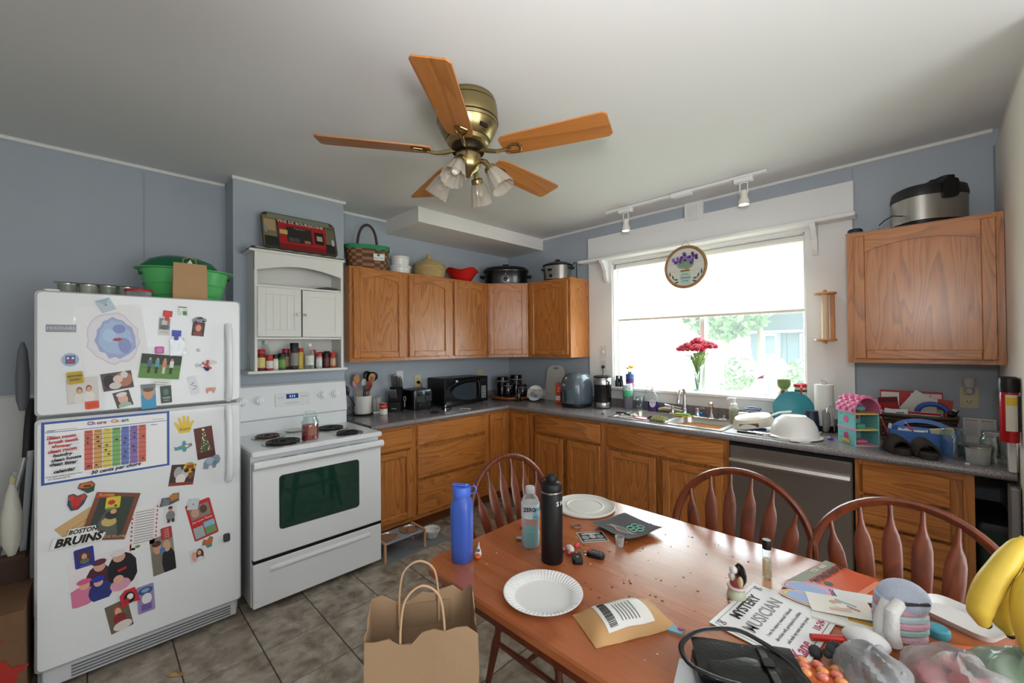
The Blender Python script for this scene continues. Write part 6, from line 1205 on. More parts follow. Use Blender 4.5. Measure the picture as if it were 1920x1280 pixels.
# toy house
dh = thing('toy_house', 'pastel toy doll house with a pink scalloped roof', 'toy house', (3.245, -.425, CTZ), R(38))
HW, HD = .062, .072   # half width (front), half depth
TEAL, PINK_, PEACH = P('#7cc7c4', .5), P('#e58fb0', .5), P('#e6b76c', .5)
obj('side_wall', B(TEAL, -HW, -HW+.006, -HD, HD, 0, .185, b=.001), dh); obj('back_wall', B(P('#a9d4dc', .5), -HW+.006, HW, HD-.006, HD, 0, .185), dh); obj('side_wall', B(TEAL, HW-.006, HW, -HD, HD, 0, .185, b=.001), dh)
for z, c in ((0, P('#d9aab8', .5)), (.088, P('#e3cf8a', .5)), (.176, PEACH)): obj('floor', B(c, -HW+.006, HW-.006, -HD, HD-.006, z, z+.008), dh)
def arch(rx, rz, n=14): return [(-rx*cos(pi*i/n), .184+rz*sin(pi*i/n)) for i in range(n+1)]
obj('attic_back', MB().m(P('#d99a5a', .5)).prism(arch(HW-.006, .078), -HD, -HD+.006, FY), dh)
rf = obj('roof', MB().m(P('#e07aa4', .5)).loft([[(x, y, z) for x, z in arch(HW+.008, .092)]+[(x, y, z) for x, z in arch(HW, .084)[::-1]] for y in (-HD-.006, HD+.004)]), dh)
for j in range(6):
    for i in range(7):
        a = pi*(i+.5+(.5 if j % 2 else 0))/7.5; rx, rz = HW+.009, .093
        obj('scallop', MB().m(P('#e98fb4' if (i+j) % 2 else '#d9689a', .5)).sphere((-rx*cos(a), -HD+.008+j*.026, .184+rz*sin(a)), .013, 8, 5, (.25+.75*abs(sin(a)), 1, .25+.75*abs(cos(a)))), rf)
obj('trim_band', B(PINK_, -HW-.002, -HW+.001, -HD, HD, .086, .098), dh)
obj('painted_door', MB().m(P('#b9477c', .5)).prism(ell(.020, .024, 16, -.0, .045, 0, 180)+[(-.02, .030), (.02, .030)], HW, HW+.002, Matrix(((0, 0, -1), (-1, 0, 0), (0, 1, 0)))), dh); obj('painted_window', MB().m(P('#d9649a', .5)).prism(ell(.020, .020, 18, 0, .142), HW, HW+.002, Matrix(((0, 0, -1), (-1, 0, 0), (0, 1, 0)))), dh)
obj('flower_box', MB().m(P('#e09a3c', .5)).box(-HW-.006, -HW, -.03, .03, .010, .026, b=.002).m(P('#8fbf5a', .5)).box(-HW-.005, -HW, -.026, .026, .026, .033), dh)
obj('bed', MB().m(P('#e07a9a', .6)).box(-.03, .03, -.04, .02, .01, .03, b=.008), dh); obj('bath', MB().m(P('#5fb5a8', .4)).box(-.035, .01, -.05, -.01, .096, .12, b=.006), dh); obj('toy_towel', MB().m(P('#6fb9bf', .6)).sphere((.0, -.02, .205), .022, sc=(1.2, 1, .7)), dh); obj('picture', B(P('#d9643c', .5), .02, .045, HD-.008, HD-.006, .13, .155), dh)
for z in (.03, .06, .11, .165): obj('brick_mark', B(P('#58aab0', .5), -HW-.001, -HW, .035, .055, z, z+.006), dh)
# wicker basket and its contents
wk = thing('wicker_basket', 'long dark brown wicker basket full of papers and packets', 'basket', (3.478, -.160, CTZ))
BKW, BKD, BKH = .33, .21, .16
WK1, WK2 = P('#33251d', .55, name='wicker_dark'), P('#4a382c', .5, name='wicker_light')
obj('liner', MB().m(WK1).loft([rr_ring(BKW-.05, BKD-.05, 0), rr_ring(BKW-.012, BKD-.012, BKH), rr_ring(BKW-.03, BKD-.03, BKH), rr_ring(BKW-.065, BKD-.065, .01)]), wk)
for k in range(13):
    z = .006+k*.012; f = z/BKH; w, d = BKW-.045+.04*f, BKD-.045+.04*f; n = 60
    pts = []
    for i in range(n):
        a = 2*pi*i/n; e = .004*sin(15*a+pi*k); pts.append(((w/2+e)*math.copysign(abs(cos(a))**.62, cos(a)), (d/2+e)*math.copysign(abs(sin(a))**.62, sin(a)), z))
    obj('weave_row', MB().m(WK2 if k % 2 else WK1).tube(pts, .0055, 6, True), wk)
obj('rim', MB().m(WK2).tube(rr_ring(BKW, BKD, BKH, 44), .009, 8, True), wk)
def stand(name, label, cat, x, y, z, w, h, d, col, ang=0, tilt=0, yaw=0, shapes=None, group='things in the wicker basket'):
    o = tag(obj(name, MB().m(P(col, .5)).box(-w/2, w/2, -d/2, d/2, 0, h, b=min(.002, d*.3)), None, (x, y, z), (R(tilt), R(ang), R(yaw))), label, cat, group)
    if shapes: obj('print', prints(MB(), w, h, shapes, FY, d/2), o, (0, 0, h/2))
    return o
BI = CTZ+.03
hb = stand('cough_drop_bag', 'dark red cough drop bag at the left of the basket', 'bag', 3.378, -.165, BI+.05, .085, .175, .020, '#8f1a1e', -6, 8, 0, [('r', 0, .42, 1, .16, '#5c1214')])
text('lettering', 'HALLS', .028, P('#e8d8d4', .5), hb, FY, (0, -.0125, .095), shear=.2, bold=.001); text('lettering', 'DIET', .018, P('#e8d8d4', .5), hb, FY, (.01, -.0125, .065), bold=.0006)
stand('white_envelope', 'large blank white envelope standing cornerwise in the basket', 'envelope', 3.490, -.10, BI+.10, .20, .135, .003, '#d9d7d0', 33, 6)
stand('activity_book', 'red bordered booklet at the back of the basket', 'booklet', 3.455, -.078, BI+.02, .27, .235, .006, '#b0232c', 0, -2, 0, [('r', -.33, .28, .3, .34, '#e4dcd8'), ('r', .16, .28, .30, .34, '#d6d8dc'), ('r', .4, .28, .16, .34, '#e2c9c9'), ('e', .1, .25, .06, .1, '#7a8a9a')])
stand('green_folder', 'green and red folder edge at the back right of the basket', 'folder', 3.580, -.115, BI+.03, .06, .19, .004, '#a33a2c', 6, 0, 0, [('r', 0, .12, 1, .12, '#9ab860'), ('r', 0, -.1, 1, .2, '#c44a2c')])
stand('tissue_pack', 'white and mint green tissue pack at the basket front', 'tissue pack', 3.42, -.205, BI+.075, .065, .085, .022, '#e2e8e4', -4, 8, 0, [('r', 0, -.15, .9, .4, '#4fb39c'), ('r', 0, .3, .5, .08, '#5a7a8a')])
stand('tissue_pack', 'mint tissue pack half hidden behind the toy house', 'tissue pack', 3.360, -.215, BI+.075, .045, .085, .022, '#dfe6e2', 8, 6, 0, [('r', 0, -.1, .9, .5, '#5fc0aa')])
stand('clear_packet', 'clear packet with a red top edge at the basket front', 'packet', 3.512, -.212, BI+.075, .125, .080, .012, '#d3d0cc', 0, 10, 0, [('r', 0, .42, 1, .16, '#b5222c'), ('e', .12, -.05, .09, .14, '#c0392f'), ('e', .25, -.2, .08, .1, '#6a7a70'), ('r', -.1, -.1, .4, .3, '#c2bfbc')])
m = MB().m(P('#24459c', .4)).tube([(-.06*cos(a), 0, .09*sin(a)*.55) for a in [pi*i/14 for i in range(15)]], .010, 8, flat=1.3)
tag(obj('blue_headband', m, None, (3.545, -.150, BI+.145)), 'blue plastic arc sticking out of the basket', 'headband', 'things in the wicker basket')
for i, (c, lab) in enumerate((('#8a8f94', 'grey pen standing at the right of the basket'), ('#a02838', 'red pen standing at the right of the basket'), ('#3f7a4c', 'green pen standing at the right of the basket'))):
    p_ = thing('ballpoint_pen', lab, 'pen', (3.588+.010*i, -.19+.006*i, BI), rot=(R(4-3*i), R(3*i-2), 0), group='things in the wicker basket'); obj('barrel', MB().m(P(c, .35)).lathe([(.002, 0), (.005, .012), (.005, .15), (.004, .165), (0, .166)], 10), p_); obj('clip', MB().m(CHROME).box(.005, .0065, -.001, .001, .12, .16), p_)
sg_ = thing('sunglasses', 'black sunglasses hooked on the right end of the basket', 'sunglasses', (3.622, -.19, CTZ+.168), R(20)); obj('lens', MB().m(BLACK).sphere((0, 0, .012), .022, sc=(.9, .35, .8)), sg_); obj('temple', MB().m(BLACK).tube([(.015, 0, .02), (.03, .01, .03), (.03, .03, .012)], .003, 6), sg_)
# blue caddy
cd = thing('craft_caddy', 'blue plastic caddy with a looped handle in front of the basket', 'caddy', (3.505, -.372, CTZ), R(-4))
BLU = P('#5b86cf', .4, name='caddy_blue')
cw = MB().m(BLU); cw.loft([rring(.24, .125, .02, 0, 0, 0), rring(.262, .145, .02, .10, 0, 0), rring(.268, .15, .02, .104, 0, 0), rring(.256, .139, .02, .103, 0, 0), rring(.235, .12, .02, .006, 0, 0)]); obj('tray', cw, cd)
hp = [(-.131, .09)]+[(-.131*cos(pi*i/16), .09+.075*sin(pi*i/16)) for i in range(1, 16)]+[(.131, .09)]
ip = [(.075*cos(pi*i/12)*-1, .118+.026*sin(pi*i/12)) for i in range(13)]
hm_ = MB().m(BLU); outer = hp; 
oo = [(-.131*cos(pi*i/12), .085+.080*sin(pi*i/12)) for i in range(13)]
hm_.loft([[(x, y, z) for (x, z), y in zip((o_, i_, i_, o_), (-.005, -.005, .005, .005))] for o_, i_ in zip(oo, ip)], True, True)
hm_.box(-.128, .128, -.005, .005, .02, .118); obj('handle_wall', hm_, cd)
for i, (x, y, a, c, lab) in enumerate(((-.115, -.035, -18, '#c8343c', 'red marker leaning at the left of the blue caddy'), (.02, -.04, -32, '#d24a44', 'red pencil leaning in the middle of the blue caddy'))):
    p = cd.matrix_basis @ Vector((x, y, .02)); pc_ = thing('colour_pencil', lab, 'pencil', p, rot=(R(6), R(a), 0), group='things in the blue caddy'); obj('shaft', MB().m(P(c, .4)).cyl((0, 0, 0), (0, 0, .145), .0035, n=8), pc_); obj('tip', MB().m(P('#d9b98a', .6)).cyl((0, 0, .145), (0, 0, .157), .0035, .0005, 8), pc_)
m = MB().m(P('#dfe3e8', .5)); q = random.Random(3)
for i in range(26): m.tube([(q.uniform(-.10, .03), q.uniform(-.06, -.015), .075), (q.uniform(-.10, .03), q.uniform(-.06, -.015), .10+q.uniform(0, .008)), (q.uniform(-.10, .03), q.uniform(-.06, -.015), .085)], .004, 5)
pp2 = tag(obj('paper_scraps', m, None, tuple(cd.location), tuple(cd.rotation_euler)), 'heap of white cord and scraps in the blue caddy', 'scraps', kind='stuff')
stand('sticky_pad', 'cream note pad leaning in the right of the blue caddy', 'note pad', 3.590, -.405, CTZ+.06, .085, .075, .008, '#ddd3b0', -12, 14, -4, group='things in the blue caddy')
stand('white_clip', 'small white clip on the left edge of the blue caddy', 'clip', 3.372, -.365, CTZ+.075, .014, .05, .02, '#dcdcd8', 8, 0, 0, group='things in the blue caddy')
# slippers
def slipper(label, x, y, rz):
    t = thing('slide_slipper', label, 'slipper', (x, y, CTZ), R(rz), 'slippers on the counter'); SOLE = P('#2f2a27', .75, name='foam_dark')
    sp_ = [(.044*cos(a)*(1 if abs(cos(a)) < .9 else .98), .085*sin(a)) for a in [2*pi*i/28 for i in range(28)]]
    obj('sole', MB().m(SOLE).prism(sp_, 0, .024).prism(sp_, .024, .032, taper=.94), t)
    obj('strap', MB().m(SOLE).loft([[(e*.050*cos(pi*i/14), y_+0, .012+e*hz*sin(pi*i/14)) for i in range(15)]+[(e*.040*cos(pi*i/14), y_, .012+e*(hz-.010)*sin(pi*i/14)) for i in range(14, -1, -1)] for y_, hz, e in ((-.045, .062, 1), (-.01, .074, 1), (.035, .080, 1.0))]), t)
    obj('lining', MB().m(P('#0c0c10', .15)).loft([[(.040*cos(pi*i/12), y_, .03+(hz-.03)*sin(pi*i/12)) for i in range(13)] for y_, hz in ((.0, .064), (.034, .07))]), t)
slipper('black foam slide slipper, the left one beside the toy house', 3.412, -.525, 28); slipper('black foam slide slipper, the right one next to the glass jar', 3.512, -.545, 20)
# jars at the right end
def jar(label, x, y, r_, h, lid=None, content=None, neck=.82):
    t = thing('glass_jar', label, 'jar', (x, y, CTZ), 0, 'glass jars at the counter end')
    obj('glass', MB().m(CLEAR).lathe([(r_*.9, 0), (r_, .008), (r_, h*.70), (r_*.95, h*.78), (r_*neck, h*.85), (r_*neck, h), (r_*neck-.003, h), (r_*neck-.003, h*.85), (r_*.95-.003, h*.77), (r_-.003, h*.7), (r_-.003, .01), (0, .008)], 36), t)
    obj('thread_ring', MB().m(CLEAR).tube([(r_*neck*1.03*cos(a), r_*neck*1.03*sin(a), h*.93) for a in [2*pi*i/32 for i in range(32)]], .003, 6, True), t)
    if lid: obj('lid', MB().m(P(lid, .3, .9)).lathe([(r_*neck*1.06, h*.90), (r_*neck*1.08, h*.99), (r_*neck, h*1.01), (0, h*1.01)], 36), t)
    return t
jar('open clear glass jar beside the right slipper', 3.612, -.478, .047, .150)
jar('clear glass jar with silver lid at the counter end', 3.752, -.468, .052, .145, '#b5b7b8')
sc3 = thing('measuring_cup', 'small frosted plastic cup with a metal rim between the jars', 'cup', (3.692, -.545, CTZ)); obj('cup', MB().m(glass_mat('frosted_plastic', '#cfd2d0', .3, .5)).lathe([(.036, 0), (.038, .004), (.042, .078), (.040, .078), (.035, .006), (0, .005)], 28), sc3); obj('rim', MB().m(STEEL).lathe([(.042, .074), (.044, .076), (.044, .084), (.040, .085)], 28), sc3)
tag(obj('loaf_pan', MB().m(P('#a9aba9', .3, .9)).loft([rring(.10, .06, .01, 0, 0, 0), rring(.13, .085, .012, .05, 0, 0), rring(.14, .095, .014, .052, 0, 0), rring(.124, .08, .012, .05, 0, 0), rring(.095, .055, .01, .004, 0, 0)]), None, (3.695, -.335, CTZ), (0, 0, R(8))), 'small aluminium pan behind the jars', 'pan')
stand('information_card', 'white folded card with printed paragraphs against the wall', 'card', 3.728, -.06, CTZ+.0, .125, .15, .004, '#d9d8d4', 0, -7, 0, [('r', -.24, .42, .36, .03, '#b5484c'), ('r', .24, .42, .36, .03, '#b5484c')]+[('r', sx, .34-.06*i, .38, .018, '#a9a9a6') for i in range(9) for sx in (-.24, .24)], group='papers on the right counter')
tag(obj('foil_crumb', MB().m(P('#d6d6d2', .5)).box(-.008, .008, -.006, .006, 0, .008, b=.002), None, (3.655, -.605, CTZ)), 'tiny white crumb of foil on the counter edge', 'crumb')
stand('white_carton', 'plain white carton at the far right end of the counter', 'carton', 3.788, -.625, CTZ, .022, .13, .05, '#dddcd8', 0, 0, 0, group='papers on the right counter')
fe = thing('fire_extinguisher', 'red fire extinguisher can with black cap on the right wall', 'fire extinguisher', (3.776, -.70, 1.055))
obj('wall_bracket', B(BLACK, .020, .0315, -.02, .02, .05, .20), fe)
obj('body', MB().m(P('#b3141a', .25, coat=.3)).lathe([(.027, 0), (.029, .006), (.029, .20), (.027, .222)], 32), fe); obj('cap', MB().m(BLACK).lathe([(.030, .215), (.031, .24), (.030, .275), (.022, .282), (0, .283)], 32), fe)
obj('paper_label', MB().m(P('#d8d2c4', .5)).add([(.0296*cos(a), .0296*sin(a), z) for z in (.05, .205) for a in [R(-115+k*14) for k in range(7)]], [(k, k+1, k+8, k+7) for k in range(6)]).m(P('#d9b62c', .5)).add([(.0299*cos(a), .0299*sin(a), z) for z in (.16, .195) for a in [R(-112+k*13) for k in range(7)]], [(k, k+1, k+8, k+7) for k in range(6)]), fe)
# ------------------------------------------------------------------ window sill and window
SZ = 1.0955
bn = thing('binoculars', 'black binoculars standing at the left of the sill', 'binoculars', (1.475, .0, SZ))
for x in (-.022, .022): obj('barrel', MB().m(BLACK).lathe([(.019, 0), (.020, .05), (.014, .07), (.014, .10), (.011, .103)], 16, (x, 0, 0)), bn)
obj('bridge', MB().m(DARK).box(-.016, .016, -.008, .008, .04, .075, b=.003), bn)
mg = thing('striped_mug', 'blue purple and pink striped mug used as a flower pot', 'mug', (1.590, -.005, SZ)); 
for z0, z1, c in ((0, .045, '#b5607a'), (.045, .085, '#4a2c66'), (.085, .125, '#34549c')): obj('stripe', MB().m(P(c, .3)).lathe([(.040, z0), (.040, z1), (.036, z1), (.036, z0+.002)], 24), mg)
obj('handle', MB().m(P('#d8d8d4', .3)).tube([(.038, 0, .105), (.065, 0, .10), (.068, 0, .05), (.04, 0, .025)], .004, 8), mg); obj('base', MB().m(P('#b5607a', .3)).lathe([(.037, 0), (.037, .01), (0, .01)], 24), mg)
fp_ = thing('potted_flowers', 'yellow flowers growing in the striped mug', 'flowers', (1.590, -.005, SZ+.012))
STEM = P('#5f8a3c', .6, name='stem_green')
q = random.Random(8)
for k in range(9): a = 2*pi*k/9; r_ = q.uniform(.012, .04); obj('leaf', MB().m(STEM).tube([(0, 0, .06), (r_*.6*cos(a), r_*.6*sin(a), .11), (r_*cos(a), r_*sin(a), .13+q.uniform(0, .03))], [.004, .009, .001], 6, flat=.4), fp_)
for k in range(6): a = 2*pi*k/6; r_ = .022; obj('bloom', MB().m(P('#e3c93a' if k % 2 else '#e0b02a', .6)).lathe([(.004, 0), (.013, .006), (.017, .016), (.008, .014), (0, .012)], 10, (r_*cos(a), r_*sin(a), .150+q.uniform(0, .025))), fp_)
vs = thing('glass_vase', 'clear fluted glass vase on the window sill', 'vase', (2.195, .0, SZ))
obj('vase', MB().m(CLEAR).lathe([(.032, 0), (.036, .006), (.03, .05), (.034, .12), (.046, .20), (.052, .225), (.050, .225), (.043, .20), (.031, .12), (.027, .05), (.03, .012), (0, .01)], 40, flute=.04, nf=10), vs); obj('water', MB().m(glass_mat('water', '#dfe8e0', .0, .9)).lathe([(.028, .012), (.026, .05), (.030, .11), (0, .11)], 24), vs)
def rose(label, x, y, z, r_, seed, col):
    t = thing('red_rose', label, 'rose', (2.195, .0, SZ+.02), 0, 'roses in the vase'); q = random.Random(seed); c = Vector((x, y, z))
    obj('stem', MB().m(STEM).tube([(x*.05, y*.05, 0), (x*.25, y*.25, z*.5), c-Vector((0, 0, r_*.4))], .003, 6), t)
    for ring, (n, rr_, zz, tilt) in enumerate(((3, .30, .25, .2), (5, .55, .12, .5), (6, .85, -.05, .9))):
        for k in range(n):
            a = 2*pi*k/n+ring*.5+q.uniform(-.2, .2); p = c+Vector((rr_*r_*cos(a), rr_*r_*sin(a), zz*r_)); m_ = MB().m(P(col if (k+ring) % 2 else '#a81c38', .5))
            m_.sphere(p, r_*.5, 8, 6, (1, 1, 1.1 if ring < 2 else .9)); obj('petal', m_, t)
    obj('sepal', MB().m(STEM).lathe([(.002, -.5*r_), (.5*r_, -.25*r_), (.6*r_, -.05*r_), (0, -.1*r_)], 10, c), t)
for i, (x, y, z, r_, lab) in enumerate(((-.110, -.01, .335, .047, 'leftmost red rose of the bouquet'), (-.060, -.03, .352, .050, 'red rose second from the left in the bouquet'), (.005, .01, .392, .050, 'topmost red rose in the middle of the bouquet'), (.022, -.05, .338, .052, 'red rose at the front centre of the bouquet'), (.072, .0, .360, .052, 'red rose right of the centre of the bouquet'), (.112, -.02, .355, .046, 'rightmost red rose of the bouquet'))): rose(lab, x, y, z, r_, 20+i, '#c62a48')
gf = thing('bouquet_leaves', 'green leaves under the red roses', 'leaves', (2.195, 0, SZ+.02))
q = random.Random(2)
for k in range(16):
    a = 2*pi*k/16+q.uniform(-.2, .2); r_ = q.uniform(.05, .10); z = q.uniform(.24, .32); obj('leaf', MB().m(P('#6f9450' if k % 3 else '#8a9a4c', .6)).tube([(0, 0, .12), (r_*.5*cos(a), r_*.5*sin(a), z-.03), (r_*.85*cos(a), r_*.85*sin(a), z), (r_*1.15*cos(a), r_*1.15*sin(a), z-.01)], [.003, .008, .017, .001], 8, flat=.25), gf)
ig = thing('crystal_glass', 'cut crystal tumbler on the sill with a paper flower in it', 'glass', (2.690, -.0, SZ)); obj('cup', MB().m(CLEAR).lathe([(.030, 0), (.032, .006), (.040, .11), (.038, .11), (.030, .01), (0, .009)], 48, flute=.05, nf=16), ig)
pf = thing('paper_flower', 'pink paper flower on a stick in the crystal tumbler', 'paper flower', (2.690, 0, SZ+.011), rot=(0, R(-14), 0)); obj('stick', MB().m(P('#cfc9c0', .5)).cyl((0, 0, 0), (0, 0, .13), .002, n=6), pf); obj('petals', MB().m(P('#d9708a', .6)).prism([(-.04, -.006), (-.01, .008), (.03, .016), (.012, -.002), (.03, -.012), (-.005, -.008)], 0, .004, FY, (0, 0, .135)), pf)
gg = thing('green_goblet', 'green glazed goblet on a cream and brown base on the sill', 'goblet', (2.800, -.0, SZ)); obj('base', MB().m(P('#d3cbb6', .4)).lathe([(.036, 0), (.042, .012), (.040, .035), (.028, .058), (.022, .066)], 28), gg); obj('brown_band', MB().m(P('#6f4a34', .5)).loft([[(x, -.043+.012*abs(z-.02)*20*.0+(.004 if z > .04 else 0)+(.012 if z > .05 else 0), z) for x in (-.010, .010)]+[(x, -.02, z) for x in (.010, -.010)] for z in (.006, .03, .045, .06)]), gg); obj('cup', MB().m(P('#76894c', .4)).lathe([(.022, .064), (.036, .078), (.043, .10), (.044, .135), (.041, .135), (.038, .10), (0, .08)], 28), gg)
sm = thing('holiday_mug', 'white holiday mug with a red rim and green band on the sill', 'mug', (2.900, -.0, SZ)); obj('body', MB().m(P('#dcd8d0', .35)).lathe([(.036, 0), (.042, .012), (.044, .035), (.036, .055), (.035, .066), (.040, .088)], 28), sm); obj('red_rim', MB().m(P('#c02a2c', .35)).lathe([(.040, .086), (.043, .092), (.043, .108), (.038, .110), (.036, .09), (0, .05)], 28), sm); obj('green_band', MB().m(P('#2c5c3c', .4)).lathe([(.036, .054), (.039, .058), (.039, .066), (.035, .07)], 28), sm); obj('handle', MB().m(P('#c02a2c', .35)).tube([(.010, -.040, .098), (.016, -.060, .085), (.014, -.062, .05), (.008, -.046, .035)], .006, 8), sm)
pq = thing('hanging_plaque', 'round wooden sign with a jar of purple flowers hanging in the window', 'sign', (2.172, -.155, 2.105), rot=(0, R(0), 0))
obj('board', MB().m(P('#d3d2c6', .7)).lathe([(0, 0), (.155, 0), (.155, .006), (0, .006)], 48, (0, .003, 0), axis=(0, -1, 0)), pq); obj('rim', MB().m(P('#9a6f48', .6, var=.15, vscale=30)).tube([(.160*cos(a), -.002, .160*sin(a)) for a in [2*pi*i/48 for i in range(48)]], .012, 8, True), pq)
for z in (-.09, -.03, .03, .09): obj('plank_line', B(P('#b5b3a6', .7), -.145+abs(z)*.3, .145-abs(z)*.3, -.0036, -.0030, z-.001, z+.001), pq)
jm = MB().m(P('#b5cfc4', .5)).prism(rrect(.082, .10, .022, 4, .0, -.09), .003, .006, FY).m(P('#9a6a42', .7)).prism(rrect(.075, .014, .005, 3, 0, -.030), .006, .008, FY); obj('painted_jar', jm, pq)
fm = MB(); q = random.Random(12)
for k in range(16): a = R(30+120*k/15); r_ = q.uniform(.02, .055); fm.m(P('#8aa582' if k % 2 else '#72916e', .7)).prism([(x_*cos(a)-y_*sin(a), -.022+(x_*sin(a)+y_*cos(a))) for x_, y_ in ((.0, -.006), (.05, -.012), (.085, 0), (.05, .012))], .0032, .0045+k*.00012, FY)
for k in range(30): a = R(q.uniform(35, 145)); r_ = q.uniform(.06, .125); fm.m(P(q.choice(('#5a3a86', '#7a56a8', '#8f72b8', '#4a2c70')), .7)).prism(ell(.012, .014, 7, r_*cos(a), -.01+r_*sin(a)), .0045, .0068+k*.0001, FY)
obj('painted_bouquet', fm, pq)
lm = MB().m(P('#4a5f58', .7))
for s_ in (-1, 1):
    for k, (x, z, a) in enumerate(((.075, -.095, 10), (.10, -.075, 70), (.125, -.05, 85), (.07, -.118, -15))):
        a = R(a if s_ > 0 else 180-a); lm.prism([(s_*x+(x_*cos(a)-y_*sin(a)), z+(x_*sin(a)+y_*cos(a))) for x_, y_ in ((-.02, 0), (0, -.008), (.025, 0), (0, .008))], .0032, .0045, FY)
obj('painted_leaves', lm, pq); text('lettering', 'Sweet', .032, P('#3f5a54', .6), pq, FY, (0, -.0066, -.085), shear=.25); text('lettering', 'HOME', .018, P('#3f5a54', .6), pq, FY, (0, -.0066, -.112)); text('lettering', 'home', .018, P('#3f5a54', .6), pq, FY, (0, -.0066, -.058))
obj('hanging_string', MB().m(P('#a8927a', .7)).tube([(-.035, 0, .165), (0, .012, .215), (.035, 0, .165)], .0015, 6), pq)
wh = thing('wooden_towel_holder', 'empty wooden paper towel holder on the right window casing', 'towel holder', (3.056, -.021, 1.66))
HWD = P('#c9925c', .4, name='honey_wood')
obj('back_strip', B(HWD, .02, .045, -.012, 0, -.155, .155, b=.003), wh); obj('rod', MB().m(P('#d9c6a8', .5)).cyl((0, -.06, -.148), (0, -.06, .148), .020, n=20), wh)
for z in (-.155, .150): obj('end_plate', MB().m(HWD).prism(ell(.062, .06, 24, .0, -.055), z, z+.010), wh); 
for z in (-.175, .160): obj('finial', MB().m(HWD).lathe([(.008, 0), (.012, .008), (.008, .02), (0, .021)], 14, (0, -.06, z)), wh)
# ------------------------------------------------------------------ floor things
dg = thing('pet_feeder', 'low grey pet feeder with wooden ends beside the stove', 'pet feeder', (.775, -1.905, 0), 0)
GREYP = P('#8f9499', .5, var=.06, vscale=12, name='feeder_grey'); PINE = P('#c79a72', .6, name='pale_wood')
obj('top_panel', B(GREYP, -.09, .09, -.165, .145, .118, .130, b=.003), dg)
for y in (-.172, .148):
    e_ = obj('end_frame', B(PINE, -.095, .095, y-.002, y+.014, .122, .138, b=.003), dg)
    for x in (-.095, .078): obj('leg', B(PINE, x, x+.017, y-.002, y+.014, .0, .122, b=.002), e_)
for y in (-.10, .075): obj('bowl', MB().m(P('#c9c8c6', .15, 1)).lathe([(.068, .131), (.070, .136), (.064, .138), (.06, .130), (.05, .095), (.03, .088), (0, .087)], 32, (0, y, 0)), dg)
obj('kibble', MB().m(P('#4a2c1c', .8, bump=.8, bscale=120)).lathe([(.045, .096), (.03, .106), (0, .11)], 20, (.01, .085, 0)), dg)
tag(obj('feeding_mat', B(P('#7d8185', .7, var=.08, vscale=20), -.13, .15, -.18, .36, 0, .004, b=.001), None, (.745, -1.895, .0003)), 'grey mat on the floor under the pet feeder', 'mat')
wb2 = thing('pet_bowl', 'small white patterned pet bowl beside the feeder', 'bowl', (.765, -1.625, .0045)); obj('bowl', MB().m(RAM).lathe([(.042, 0), (.046, .004), (.070, .062), (.067, .064), (.042, .012), (0, .01)], 32), wb2)
pm = MB().m(P('#3a3a3c', .5))
for k in range(9): a = R(20+k*16); pm.lathe([(.006, 0), (0, .001)], 7, (.058*cos(a), .058*sin(a), .044), axis=(-cos(a), -sin(a), .8))
obj('paw_marks', pm, wb2)
mp = thing('mop_pole', 'silver mop pole leaning beside the refrigerator', 'mop', (.455, -3.84, .0)); obj('pole', MB().m(P('#b9bcbf', .3, .9)).cyl((0, -.06, .02), (0, .120, .98), .010, n=12), mp); obj('mop_head', MB().m(P('#c9c9c4', .9)).lathe([(.03, 0), (.028, .03), (.012, .06)], 16, (0, -.06, 0)), mp)
p2_ = thing('broom_pole', 'white broom pole standing behind the silver mop pole', 'broom', (.40, -3.735, 0)); obj('pole', MB().m(P('#c3c9cf', .4)).cyl((0, -.02, .02), (0, .03, 1.0), .011, n=12), p2_); obj('broom_head', B(P('#5c6a74', .8), -.02, .02, -.10, .04, 0, .06, b=.01), p2_)
ib = thing('folding_board', 'dark folded board standing between wall and refrigerator', 'folding board', (.215, -3.735, 0)); obj('board', MB().m(P('#202124', .5)).loft([rring(.30, .028, .01, .05, 0, -.02), rring(.30, .028, .01, .7, 0, 0), rring(.24, .028, .01, 1.1, 0, .015), rring(.12, .028, .01, 1.24, 0, .02)]), ib); obj('foot', B(DARK, -.14, .14, -.05, .02, 0, .05), ib); obj('tag', B(P('#d2d2ce', .5), .12, .14, -.03, -.01, .86, .90), ib)
hb_ = thing('hanging_bag', 'grey cloth bag hanging beside the freezer door', 'bag', (.60, -3.715, 1.22)); q = random.Random(3)
obj('cloth', MB().m(P('#6a6e74', .8, bump=.3, bscale=30)).loft([[(.05*s_*cos(a), .022*s_*sin(a)-.002*z, z) for a in [2*pi*i/14 for i in range(14)]] for z, s_ in ((0, .5), (.05, .95), (.16, 1), (.27, .7), (.31, .25))]), hb_)
pgb = thing('plastic_shopping_bag', 'white and yellow plastic bag stuffed beside the refrigerator', 'plastic bag', (.54, -3.752, .5555)); obj('sack', MB().m(P('#d2d1c4', .5, bump=.5, bscale=25)).loft([[(.035*s_*cos(a)*(1+.12*sin(5*a+z*30)), .032*s_*sin(a), z) for a in [2*pi*i/18 for i in range(18)]] for z, s_ in ((0, .4), (.06, 1), (.18, 1.05), (.28, .6), (.33, .2))]), pgb); obj('knot', MB().m(P('#cfc49a', .5)).tube([(0, 0, .32), (.004, .004, .345), (-.004, 0, .36)], [.008, .012, .004], 8), pgb)
pg2 = thing('printed_grocery_bag', 'brown paper bag with red prints beside the refrigerator', 'paper bag', (.745, -3.80, 0)); obj('bag', MB().m(P('#6f5138', .85, var=.1, vscale=9)).loft([[(x, y, 0) for x, y in ((-.17, -.12), (.17, -.12), (.17, .115), (-.17, .115))], [(x, y, .44) for x, y in ((-.165, -.12), (.16, -.115), (.165, .112), (-.165, .115))]]), pg2)
